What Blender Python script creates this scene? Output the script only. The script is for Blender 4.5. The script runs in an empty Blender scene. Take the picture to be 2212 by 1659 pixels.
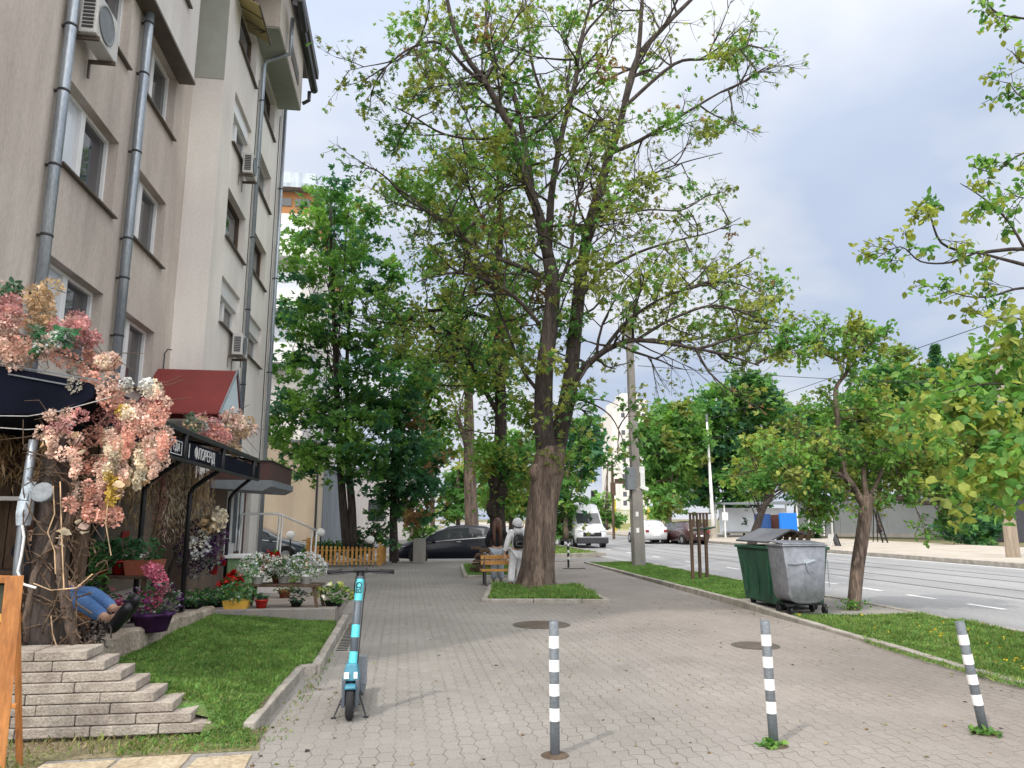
import bpy, math, random
import numpy as np
from mathutils import Vector, Matrix
V = Vector
R = math.radians
PI = math.pi
S = bpy.context.scene
COL = S.collection
rg = random.Random(11)
nrg = np.random.default_rng(5)
U = rg.uniform

# ---------------------------------------------------------------- camera model
F_, CX, CY, EYE = 1600.0, 1106.0, 829.5, 1.6
PIT = math.atan(290.5 / F_)
YAW = math.atan(236 * math.cos(PIT) / F_)
FW = V((math.sin(YAW) * math.cos(PIT), math.cos(YAW) * math.cos(PIT), math.sin(PIT)))
RT = V((math.cos(YAW), -math.sin(YAW), 0))
UP = RT.cross(FW)
O3 = V((0, 0, EYE))
def ray(x, y): return FW + RT * ((x - CX) / F_) + UP * ((CY - y) / F_)
def G(x, y, z=0.0):
    r = ray(x, y); return O3 + r * ((z - EYE) / r.z)
def AY(x, y, Y):
    r = ray(x, y); return O3 + r * (Y / r.y)
def AX(x, y, X):
    r = ray(x, y); return O3 + r * (X / r.x)

# ---------------------------------------------------------------- materials
def mat(name, base, rough=.75, c2=None, scale=3.0, stretch=(1, 1, 1), v=.18, fine=60.0, fv=.12, bump=.0, metal=0.0, spec=.4, lo=.35, hi=.65, coat=0, emit=None):
    m = bpy.data.materials.new(name); m.use_nodes = True
    nt = m.node_tree; N = nt.nodes; L = nt.links
    p = N['Principled BSDF']
    p.inputs['Roughness'].default_value = rough; p.inputs['Metallic'].default_value = metal
    p.inputs['Specular IOR Level'].default_value = spec
    if coat: p.inputs['Coat Weight'].default_value = coat; p.inputs['Coat Roughness'].default_value = .08
    tc = N.new('ShaderNodeTexCoord'); mp = N.new('ShaderNodeMapping'); mp.inputs['Scale'].default_value = stretch
    L.new(tc.outputs['Object'], mp.inputs['Vector'])
    n1 = N.new('ShaderNodeTexNoise'); n1.inputs['Scale'].default_value = scale; n1.inputs['Detail'].default_value = 5
    L.new(mp.outputs[0], n1.inputs['Vector'])
    cr = N.new('ShaderNodeValToRGB'); cr.color_ramp.elements[0].position = lo; cr.color_ramp.elements[1].position = hi
    b = tuple(base); c = tuple(c2) if c2 else tuple(x * (1 - v) for x in b)
    cr.color_ramp.elements[0].color = (*c, 1); cr.color_ramp.elements[1].color = (*b, 1)
    L.new(n1.outputs[0], cr.inputs[0])
    n2 = N.new('ShaderNodeTexNoise'); n2.inputs['Scale'].default_value = fine; n2.inputs['Detail'].default_value = 3
    L.new(mp.outputs[0], n2.inputs['Vector'])
    mx = N.new('ShaderNodeMix'); mx.data_type = 'RGBA'; mx.blend_type = 'MULTIPLY'; mx.inputs[0].default_value = 1
    mr = N.new('ShaderNodeMapRange'); mr.inputs[3].default_value = 1 - fv * 1.6; mr.inputs[4].default_value = 1 + fv * 1.2
    mr.inputs[1].default_value = .3; mr.inputs[2].default_value = .7
    L.new(n2.outputs[0], mr.inputs[0])
    L.new(cr.outputs[0], mx.inputs[6]); L.new(mr.outputs[0], mx.inputs[7])
    L.new(mx.outputs[2], p.inputs['Base Color'])
    if bump:
        bp = N.new('ShaderNodeBump'); bp.inputs['Strength'].default_value = bump; bp.inputs['Distance'].default_value = .02
        L.new(n2.outputs[0], bp.inputs['Height']); L.new(bp.outputs[0], p.inputs['Normal'])
    if emit: p.inputs['Emission Color'].default_value = (*emit[:3], 1); p.inputs['Emission Strength'].default_value = emit[3]
    m['out'] = 1
    return m
def leafmat(name, base, c2=None, scale=1.2, trans=.45, rough=.55):
    m = mat(name, base, rough, c2=c2 or tuple(x * .7 for x in base), scale=scale, fine=9, fv=.25, spec=.25)
    nt = m.node_tree; N = nt.nodes; L = nt.links; p = N['Principled BSDF']; o = N['Material Output']
    t = N.new('ShaderNodeBsdfTranslucent'); ms = N.new('ShaderNodeMixShader'); ms.inputs[0].default_value = trans
    src = p.inputs['Base Color'].links[0].from_socket
    hs = N.new('ShaderNodeHueSaturation'); hs.inputs['Value'].default_value = 1.5; hs.inputs['Saturation'].default_value = 1.1
    L.new(src, hs.inputs['Color']); L.new(hs.outputs[0], t.inputs['Color'])
    L.new(p.outputs[0], ms.inputs[1]); L.new(t.outputs[0], ms.inputs[2]); L.new(ms.outputs[0], o.inputs['Surface'])
    return m
def glass(name, col=(.03, .035, .04), rough=.05):
    m = mat(name, col, rough, spec=.8, v=.3, scale=.8, fv=.02); return m

# ---------------------------------------------------------------- mesh builder
class MB:
    def __init__(s): s.v = []; s.f = []; s.m = []; s.mi = 0
    def add(s, vs, fs):
        o = len(s.v); s.v += [V(v) for v in vs]
        for f in fs: s.f.append([i + o for i in f]); s.m.append(s.mi)
        return s
    def bx(s, x0, x1, y0, y1, z0, z1):
        vs = [(x, y, z) for z in (z0, z1) for y in (y0, y1) for x in (x0, x1)]
        return s.add(vs, [(0, 2, 3, 1), (4, 5, 7, 6), (0, 1, 5, 4), (2, 6, 7, 3), (0, 4, 6, 2), (1, 3, 7, 5)])
    def box(s, c, sz, rz=0, rx=0, ry=0):
        M = Matrix.Translation(V(c)) @ Matrix.Rotation(rz, 4, 'Z') @ Matrix.Rotation(ry, 4, 'Y') @ Matrix.Rotation(rx, 4, 'X')
        a, b, d = sz[0] / 2, sz[1] / 2, sz[2] / 2
        vs = [M @ V((x, y, z)) for z in (-d, d) for y in (-b, b) for x in (-a, a)]
        return s.add(vs, [(0, 2, 3, 1), (4, 5, 7, 6), (0, 1, 5, 4), (2, 6, 7, 3), (0, 4, 6, 2), (1, 3, 7, 5)])
    def bar(s, p, q, w, h=None):
        p, q = V(p), V(q); d = (q - p); L = d.length; d.normalize()
        u = d.cross(V((0, 0, 1)))
        if u.length < .01: u = V((1, 0, 0))
        u.normalize(); w2 = u.cross(d); h = h or w
        vs = [a + u * (sx * w / 2) + w2 * (sz * h / 2) for a in (p, q) for sz in (-1, 1) for sx in (-1, 1)]
        return s.add(vs, [(0, 2, 3, 1), (4, 5, 7, 6), (0, 1, 5, 4), (2, 6, 7, 3), (0, 4, 6, 2), (1, 3, 7, 5)])
    def tube(s, pts, rad, n=8, cap=True):
        pts = [V(p) for p in pts]; k = len(pts)
        if not hasattr(rad, '__len__'): rad = [rad] * k
        o = len(s.v); u = None
        for i in range(k):
            d = (pts[min(i + 1, k - 1)] - pts[max(i - 1, 0)])
            if d.length < 1e-9: d = V((0, 0, 1))
            d.normalize()
            if u is None:
                u = d.cross(V((0, 1, 0))) if abs(d.y) < .9 else d.cross(V((1, 0, 0)))
            u = u - d * u.dot(d); u.normalize(); w = d.cross(u)
            for j in range(n):
                a = 2 * PI * j / n; s.v.append(pts[i] + (u * math.cos(a) + w * math.sin(a)) * rad[i])
        for i in range(k - 1):
            for j in range(n):
                a, b = o + i * n + j, o + i * n + (j + 1) % n
                s.f.append([a, b, b + n, a + n]); s.m.append(s.mi)
        if cap:
            s.f.append([o + j for j in range(n)][::-1]); s.m.append(s.mi)
            s.f.append([o + (k - 1) * n + j for j in range(n)]); s.m.append(s.mi)
        return s
    def lathe(s, prof, c=(0, 0, 0), n=16, M=None):
        o = len(s.v); c = V(c); k = len(prof)
        for r, z in prof:
            for j in range(n):
                a = 2 * PI * j / n; q = V((r * math.cos(a), r * math.sin(a), z))
                s.v.append(c + (M @ q if M else q))
        for i in range(k - 1):
            for j in range(n):
                a, b = o + i * n + j, o + i * n + (j + 1) % n
                s.f.append([a, b, b + n, a + n]); s.m.append(s.mi)
        s.f.append([o + j for j in range(n)][::-1]); s.m.append(s.mi)
        s.f.append([o + (k - 1) * n + j for j in range(n)]); s.m.append(s.mi)
        return s
    def loft(s, rings, cap=True, closed=True):
        o = len(s.v); n = len(rings[0])
        for r in rings: s.v += [V(p) for p in r]
        for i in range(len(rings) - 1):
            for j in range(n if closed else n - 1):
                a, b = o + i * n + j, o + i * n + (j + 1) % n
                s.f.append([a, b, b + n, a + n]); s.m.append(s.mi)
        if cap:
            s.f.append([o + j for j in range(n)][::-1]); s.m.append(s.mi)
            s.f.append([o + (len(rings) - 1) * n + j for j in range(n)]); s.m.append(s.mi)
        return s
    def prism(s, poly, z0, z1):
        n = len(poly)
        vs = [(x, y, z0) for x, y in poly] + [(x, y, z1) for x, y in poly]
        return s.add(vs, [list(range(n))[::-1], list(range(n, 2 * n))] + [[i, (i + 1) % n, n + (i + 1) % n, n + i] for i in range(n)])
    def ball(s, c, r, n=10, m=6, sc=(1, 1, 1)):
        prof = [(max(1e-4, math.sin(PI * i / m)), -math.cos(PI * i / m)) for i in range(m + 1)]
        M = Matrix.Diagonal(V((sc[0] * r, sc[1] * r, sc[2] * r)))
        return s.lathe(prof, c, n, M)
    def build(s, name, mats, parent=None, smooth=False, bevel=0, sub=0):
        me = bpy.data.meshes.new(name)
        off = wloc(parent) if parent else V((0, 0, 0))
        me.from_pydata([tuple(v - off) for v in s.v], [], s.f)
        if not isinstance(mats, (list, tuple)): mats = [mats]
        for m in mats: me.materials.append(m)
        me.polygons.foreach_set('material_index', s.m)
        if smooth is True: me.polygons.foreach_set('use_smooth', [True] * len(s.f))
        elif smooth: me.shade_smooth() if hasattr(me, 'shade_smooth') else None
        me.update()
        return link(name, me, parent, bevel, sub)
def link(name, me, parent=None, bevel=0, sub=0):
    o = bpy.data.objects.new(name, me); COL.objects.link(o)
    if parent: o.parent = parent
    if bevel:
        b = o.modifiers.new('bevel', 'BEVEL'); b.width = bevel; b.segments = 2; b.limit_method = 'ANGLE'; b.angle_limit = R(40)
    if sub:
        b = o.modifiers.new('sub', 'SUBSURF'); b.levels = sub; b.render_levels = sub
    return o
def wloc(o):
    p = V((0, 0, 0))
    while o: p = p + o.location; o = o.parent
    return p
def tag(o, label=None, cat=None, group=None, kind=None):
    if label: o['label'] = label
    if cat: o['category'] = cat
    if group: o['group'] = group
    if kind: o['kind'] = kind
    return o
def thing(name, label, cat, loc=(0, 0, 0), group=None):
    o = bpy.data.objects.new(name, None); COL.objects.link(o); o.location = loc; o.empty_display_size = .1
    return tag(o, label, cat, group)
def copy_tree(o, parent=None):
    c = o.copy(); COL.objects.link(c)
    if parent: c.parent = parent
    for ch in [x for x in bpy.data.objects if x.parent == o]: copy_tree(ch, c)
    return c
def faces_mesh(name, arr, mats, midx=None, parent=None, smooth=False):
    """arr (N,k,3): N separate k-gons, fast"""
    N, k, _ = arr.shape
    off = wloc(parent) if parent else V((0, 0, 0))
    a = (arr.reshape(-1, 3) - np.array(off)).astype(np.float32)
    me = bpy.data.meshes.new(name)
    me.vertices.add(N * k); me.vertices.foreach_set('co', a.ravel())
    me.loops.add(N * k); me.loops.foreach_set('vertex_index', np.arange(N * k, dtype=np.int32))
    me.polygons.add(N); me.polygons.foreach_set('loop_start', np.arange(0, N * k, k, dtype=np.int32))
    if not isinstance(mats, (list, tuple)): mats = [mats]
    for m in mats: me.materials.append(m)
    if midx is not None: me.polygons.foreach_set('material_index', np.asarray(midx, dtype=np.int32))
    me.update(calc_edges=True); me.validate()
    return link(name, me, parent)
def unit(a): return a / np.maximum(np.linalg.norm(a, axis=-1, keepdims=True), 1e-9)
def sprays(P, size, k=5, up=.3, droop=.4, wid=.75, jit=.35):
    """each point carries a compound leaf: k leaflets fanned in one plane"""
    N = len(P); P = np.asarray(P, float)
    n = nrg.normal(size=(N, 3)); n[:, 2] = np.abs(n[:, 2]) + up; n = unit(n)
    t = nrg.normal(size=(N, 3)); t[:, 2] -= droop; t = unit(t - n * (t * n).sum(1, keepdims=True)); b = np.cross(n, t)
    s = size * (1 + jit * nrg.uniform(-1, 1, (N, 1))); out = []
    for i in range(k):
        a = (i / (k - 1) - .5) * 2.3 + nrg.uniform(-.2, .2, (N, 1)); c, q = np.cos(a), np.sin(a)
        d = t * c + b * q; e = b * c - t * q; L = s * (1 - .3 * np.abs(a) / 1.15); st_ = P + t * s * .25 * nrg.uniform(0, 1, (N, 1))
        z = n * s * nrg.uniform(-.25, .1, (N, 1))
        out.append(np.stack([st_, st_ + d * L * .45 + e * L * .26 * wid, st_ + d * L + z, st_ + d * L * .45 - e * L * .26 * wid], 1))
    return np.concatenate(out)
LEAF6 = [(0, 0), (.3, .28), (.62, .3), (1, 0), (.62, -.3), (.3, -.28)]
LEAF4 = [(0, 0), (.45, .3), (1, 0), (.45, -.3)]
def leaves(P, size, shape=LEAF4, up=.4, out=None, outw=0., wid=1.0, droop=0., jit=.35):
    """leaf polygons at points P (N,3) with random orientation"""
    N = len(P); P = np.asarray(P, float)
    n = nrg.normal(size=(N, 3)); n[:, 2] = np.abs(n[:, 2]) + up; n = unit(n)
    t = nrg.normal(size=(N, 3)); t[:, 2] -= droop
    if out is not None: t = t + outw * np.asarray(out)
    t = unit(t - n * (t * n).sum(1, keepdims=True)); b = np.cross(n, t)
    s = size * (1 + jit * nrg.uniform(-1, 1, (N, 1)))
    return np.stack([P + t * (a * s) + b * (c * s * wid) + n * (.12 * s * (abs(c) > 0)) for a, c in shape], 1)
def text(s, size, M, name, m, parent, ext=.004, align='CENTER'):
    cu = bpy.data.curves.new('t', 'FONT'); cu.body = s; cu.size = size; cu.extrude = ext; cu.align_x = align; cu.align_y = 'CENTER'
    ob = bpy.data.objects.new('t', cu); COL.objects.link(ob)
    dg = bpy.context.evaluated_depsgraph_get(); dg.update()
    me = bpy.data.meshes.new_from_object(ob.evaluated_get(dg)); bpy.data.objects.remove(ob)
    me.transform(Matrix.Translation(-wloc(parent)) @ M if parent else M)
    me.materials.clear(); me.materials.append(m); me.name = name
    return link(name, me, parent)
def basis(o, x, y):
    x, y = V(x).normalized(), V(y).normalized(); z = x.cross(y)
    M = Matrix((x, y, z)).transposed().to_4x4(); M.translation = V(o); return M

# ---------------------------------------------------------------- camera, light, sky
cam = bpy.data.cameras.new('camera'); cam.sensor_width = 36; cam.lens = 36 * F_ / 2212; cam.clip_end = 3000; cam.clip_start = .05
co = bpy.data.objects.new('camera', cam); COL.objects.link(co)
co.matrix_world = Matrix((RT, UP, -FW)).transposed().to_4x4(); co.location = O3
S.camera = co
SUN_AZ = V((.74, .67, 0)).normalized(); EL = R(51)
sd = V((SUN_AZ.x * math.cos(EL), SUN_AZ.y * math.cos(EL), -math.sin(EL)))
sl = bpy.data.lights.new('sun', 'SUN'); sl.energy = 1.8; sl.angle = R(1.5); sl.color = (1, .93, .83)
so = bpy.data.objects.new('sun', sl); COL.objects.link(so); so.rotation_euler = sd.to_track_quat('-Z', 'Y').to_euler(); so.location = (-30, -30, 40)
wd = bpy.data.worlds.new('World'); S.world = wd; wd.use_nodes = True
nt = wd.node_tree; N = nt.nodes; L = nt.links
bg = N['Background']; sk = N.new('ShaderNodeTexSky'); sk.sky_type = 'NISHITA'; sk.sun_disc = False
sk.sun_elevation = EL; sk.sun_rotation = math.atan2(-sd.x, -sd.y); sk.air_density = 1.2; sk.dust_density = 1.5
L.new(sk.outputs[0], bg.inputs['Color']); bg.inputs['Strength'].default_value = .1
b2 = N.new('ShaderNodeBackground'); b2.inputs['Strength'].default_value = 1.0
tc = N.new('ShaderNodeTexCoord')
# project the view direction on a flat cloud layer
sx = N.new('ShaderNodeSeparateXYZ'); L.new(tc.outputs['Generated'], sx.inputs[0])
ad = N.new('ShaderNodeMath'); ad.operation = 'ADD'; ad.inputs[1].default_value = .22; L.new(sx.outputs['Z'], ad.inputs[0])
mxm = N.new('ShaderNodeMath'); mxm.operation = 'MAXIMUM'; mxm.inputs[1].default_value = .05; L.new(ad.outputs[0], mxm.inputs[0])
dv = N.new('ShaderNodeVectorMath'); dv.operation = 'DIVIDE'; cb = N.new('ShaderNodeCombineXYZ')
for i in range(3): L.new(mxm.outputs[0], cb.inputs[i])
L.new(tc.outputs['Generated'], dv.inputs[0]); L.new(cb.outputs[0], dv.inputs[1])
def wnoise(sc, det, off):
    mp = N.new('ShaderNodeMapping'); mp.inputs['Location'].default_value = off; L.new(dv.outputs[0], mp.inputs[0])
    n = N.new('ShaderNodeTexNoise'); n.inputs['Scale'].default_value = sc; n.inputs['Detail'].default_value = det; n.inputs['Roughness'].default_value = .5
    L.new(mp.outputs[0], n.inputs['Vector']); return n
n1 = wnoise(1.1, 5, (3.1, 1.7, 0)); n2 = wnoise(1.6, 4, (7.4, 2.2, 1))
cr = N.new('ShaderNodeValToRGB'); cr.color_ramp.elements[0].position = .3; cr.color_ramp.elements[1].position = .5
cr.color_ramp.elements[0].color = (.78, .78, .78, 1); cr.color_ramp.elements[1].color = (.98, .98, .98, 1)
L.new(n1.outputs[0], cr.inputs[0])
cc = N.new('ShaderNodeValToRGB'); cc.color_ramp.elements[0].position = .36; cc.color_ramp.elements[1].position = .58
cc.color_ramp.elements[0].color = (.52, .61, .785, 1); cc.color_ramp.elements[1].color = (.80, .83, .89, 1)
L.new(n2.outputs[0], cc.inputs[0]); wmx = N.new('ShaderNodeMix'); wmx.data_type = 'RGBA'; L.new(cc.outputs[0], wmx.inputs[6]); wmx.inputs[7].default_value = (.895, .88, .865, 1); L.new(wmx.outputs[2], b2.inputs['Color'])
# glow added to the unseen sky overhead and behind, to brighten shaded walls
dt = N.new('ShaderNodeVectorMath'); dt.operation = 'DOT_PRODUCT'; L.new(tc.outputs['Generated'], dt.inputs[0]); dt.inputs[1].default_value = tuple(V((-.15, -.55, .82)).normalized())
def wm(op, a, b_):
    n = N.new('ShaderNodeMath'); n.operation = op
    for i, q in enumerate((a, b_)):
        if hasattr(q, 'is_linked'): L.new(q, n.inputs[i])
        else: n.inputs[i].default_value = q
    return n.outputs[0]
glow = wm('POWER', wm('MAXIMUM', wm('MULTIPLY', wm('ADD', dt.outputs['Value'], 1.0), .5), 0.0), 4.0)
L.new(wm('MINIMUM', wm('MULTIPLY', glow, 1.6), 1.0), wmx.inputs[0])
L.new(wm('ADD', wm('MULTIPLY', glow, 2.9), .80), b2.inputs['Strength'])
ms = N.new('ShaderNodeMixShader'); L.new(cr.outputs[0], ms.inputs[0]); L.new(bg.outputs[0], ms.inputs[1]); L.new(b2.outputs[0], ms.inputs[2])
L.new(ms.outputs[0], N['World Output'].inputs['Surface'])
S.view_settings.view_transform = 'Standard'; S.view_settings.look = 'None'; S.view_settings.exposure = .32; S.view_settings.gamma = 1
S.cycles.use_denoising = True; S.cycles.max_bounces = 6; S.cycles.diffuse_bounces = 3; S.cycles.transparent_max_bounces = 4

# ---------------------------------------------------------------- shared materials
M = {}
def streak(m, amt=.25, sc=2.2):
    """rain streaks and old repair patches that belong to the plaster"""
    nt = m.node_tree; N = nt.nodes; L = nt.links; p = N['Principled BSDF']; src = p.inputs['Base Color'].links[0].from_socket
    tc = N.new('ShaderNodeTexCoord'); mp = N.new('ShaderNodeMapping'); mp.inputs['Scale'].default_value = (sc, sc, .3); L.new(tc.outputs['Object'], mp.inputs['Vector'])
    n = N.new('ShaderNodeTexNoise'); n.inputs['Scale'].default_value = .8; n.inputs['Detail'].default_value = 6; n.inputs['Roughness'].default_value = .7; L.new(mp.outputs[0], n.inputs['Vector'])
    r = N.new('ShaderNodeMapRange'); r.inputs[1].default_value = .42; r.inputs[2].default_value = .72; r.inputs[3].default_value = 1; r.inputs[4].default_value = 1 - amt; L.new(n.outputs[0], r.inputs[0])
    v = N.new('ShaderNodeTexNoise'); v.inputs['Scale'].default_value = .38; v.inputs['Detail'].default_value = 2; L.new(tc.outputs['Object'], v.inputs['Vector'])
    c = N.new('ShaderNodeValToRGB'); c.color_ramp.elements[0].position = .40; c.color_ramp.elements[1].position = .60; c.color_ramp.elements[0].color = (.93, .90, .90, 1); c.color_ramp.elements[1].color = (1.03, 1.02, 1.0, 1); L.new(v.outputs[0], c.inputs[0])
    a = N.new('ShaderNodeMix'); a.data_type = 'RGBA'; a.blend_type = 'MULTIPLY'; a.inputs[0].default_value = 1; L.new(src, a.inputs[6]); L.new(r.outputs[0], a.inputs[7])
    b = N.new('ShaderNodeMix'); b.data_type = 'RGBA'; b.blend_type = 'MULTIPLY'; b.inputs[0].default_value = 1; L.new(a.outputs[2], b.inputs[6]); L.new(c.outputs[0], b.inputs[7])
    L.new(b.outputs[2], p.inputs['Base Color'])
M['wall'] = mat('plaster_beige', (.57, .515, .465), .9, c2=(.46, .41, .37), scale=1.1, stretch=(1, 1, .3), fine=45, fv=.07, bump=.05)
M['wall_grey'] = mat('plaster_grey', (.80, .77, .735), .9, c2=(.70, .67, .64), scale=.8, stretch=(1, 1, .3), fine=45, fv=.05, bump=.04)
M['wall_white'] = mat('plaster_white', (.68, .655, .635), .9, v=.08, scale=.7, stretch=(1, 1, .3), fine=45, fv=.05, bump=.04)
M['wall_green'] = mat('plaster_sage', (.34, .35, .31), .9, v=.1, fv=.05)
M['wall_cream'] = mat('plaster_cream', (.56, .47, .36), .9, v=.12, scale=.6, fv=.05)
M['trim'] = mat('sill_metal', (.11, .085, .065), .5, v=.3)
M['pvc'] = mat('white_pvc', (.72, .72, .72), .35, v=.06, fv=.03)
M['glass'] = glass('window_glass', (.055, .06, .07), .04)
M['glass_pale'] = mat('window_sky_blind_glass', (.62, .66, .72), .12, v=.12, scale=.7, fv=.02, spec=.7)  # sky reflection put into the pale colour, along with white blinds
M['zinc'] = mat('zinc_pipe', (.36, .40, .44), .35, c2=(.22, .25, .29), scale=3, stretch=(1, 1, .2), metal=.6)
M['dark_metal'] = mat('dark_metal', (.03, .03, .035), .4, v=.3, spec=.5)
M['black'] = mat('black_paint', (.012, .012, .015), .45, v=.3)
M['navy'] = mat('navy_fabric', (.008, .010, .020), .9, v=.4, scale=2, spec=.08)
M['maroon'] = mat('maroon_sheet', (.19, .025, .022), .6, v=.2, scale=2)
M['brown'] = mat('brown_door', (.07, .025, .018), .5, v=.3)
M['concrete'] = mat('concrete', (.25, .245, .24), .9, c2=(.28, .26, .23), scale=5, fine=70, fv=.12, bump=.3)
M['kerb'] = mat('kerb_stone', (.36, .335, .30), .9, c2=(.24, .22, .19), scale=4, fine=50, fv=.15, bump=.4)
M['stucco'] = mat('rough_render', (.34, .29, .235), .95, c2=(.22, .18, .14), scale=3.2, fine=28, fv=.25, bump=.8)
M['stone'] = mat('limestone', (.37, .33, .285), .9, c2=(.26, .22, .19), scale=7, fine=60, fv=.16, bump=.5)
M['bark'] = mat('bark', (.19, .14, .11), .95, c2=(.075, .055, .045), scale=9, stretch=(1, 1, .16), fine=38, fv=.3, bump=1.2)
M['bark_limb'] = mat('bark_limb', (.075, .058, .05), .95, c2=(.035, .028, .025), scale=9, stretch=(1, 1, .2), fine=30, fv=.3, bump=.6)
M['bark_dark'] = mat('bark_dark', (.055, .042, .036), .95, c2=(.025, .02, .018), scale=9, stretch=(1, 1, .2), fine=30, fv=.3, bump=.8)
M['bark_pale'] = mat('bark_pale', (.25, .20, .16), .95, c2=(.14, .11, .085), scale=9, stretch=(1, 1, .2), fine=30, fv=.25, bump=.8)
M['wood'] = mat('orange_wood', (.42, .17, .045), .55, c2=(.26, .09, .02), scale=10, stretch=(1, 1, .08), fine=60, fv=.15)
M['wood_y'] = mat('yellow_wood', (.50, .27, .07), .6, c2=(.36, .17, .04), scale=8, stretch=(.2, 1, 1), fine=50, fv=.12)
M['wood_d'] = mat('old_wood', (.13, .085, .055), .85, c2=(.07, .045, .03), scale=10, stretch=(1, 1, .15), fine=50, fv=.2)
M['white'] = mat('white_paint', (.78, .78, .77), .5, v=.08, fv=.05)
M['white_worn'] = mat('worn_white_band', (.76, .76, .75), .5, c2=(.42, .42, .42), scale=16, lo=.28, hi=.40, fv=.08)
M['greyp'] = mat('grey_paint', (.18, .20, .22), .55, v=.15, scale=6)
M['red'] = mat('red_plastic', (.45, .02, .015), .5, v=.25)
M['terra'] = mat('terracotta', (.28, .08, .045), .8, v=.25)
M['tyre'] = mat('tyre_rubber', (.018, .018, .02), .85, v=.2)
M['rim'] = mat('alloy_rim', (.45, .46, .48), .3, metal=.7, v=.1)
M['soil'] = mat('soil', (.11, .08, .055), 1, v=.4, scale=8, bump=.5)
M['grass1'] = leafmat('grass_green', (.155, .30, .07), (.10, .20, .045), scale=2.0, trans=.3)
M['grass2'] = leafmat('grass_yellow', (.25, .31, .09), (.16, .23, .06), scale=2.0, trans=.3)
M['grass3'] = leafmat('grass_dry', (.30, .24, .12), scale=2.0, trans=.2)
M['g_dark'] = leafmat('leaf_dark', (.055, .145, .05), scale=.6)
M['g_mid'] = leafmat('leaf_mid', (.125, .28, .07), scale=.6)
M['g_light'] = leafmat('leaf_light', (.21, .38, .085), scale=.6)
M['g_yel'] = leafmat('leaf_yellow', (.34, .39, .09), scale=.6)
M['g_olive'] = leafmat('leaf_olive', (.225, .275, .07), scale=.8)
M['g_blue'] = leafmat('leaf_bluish', (.075, .20, .095), scale=.6)
M['g_rust'] = leafmat('leaf_rust', (.29, .19, .085), scale=.8)
for k, a in (('wall', .18), ('wall_grey', .10), ('wall_white', .14), ('wall_cream', .15), ('concrete', .3)): streak(M[k], a)
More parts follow.
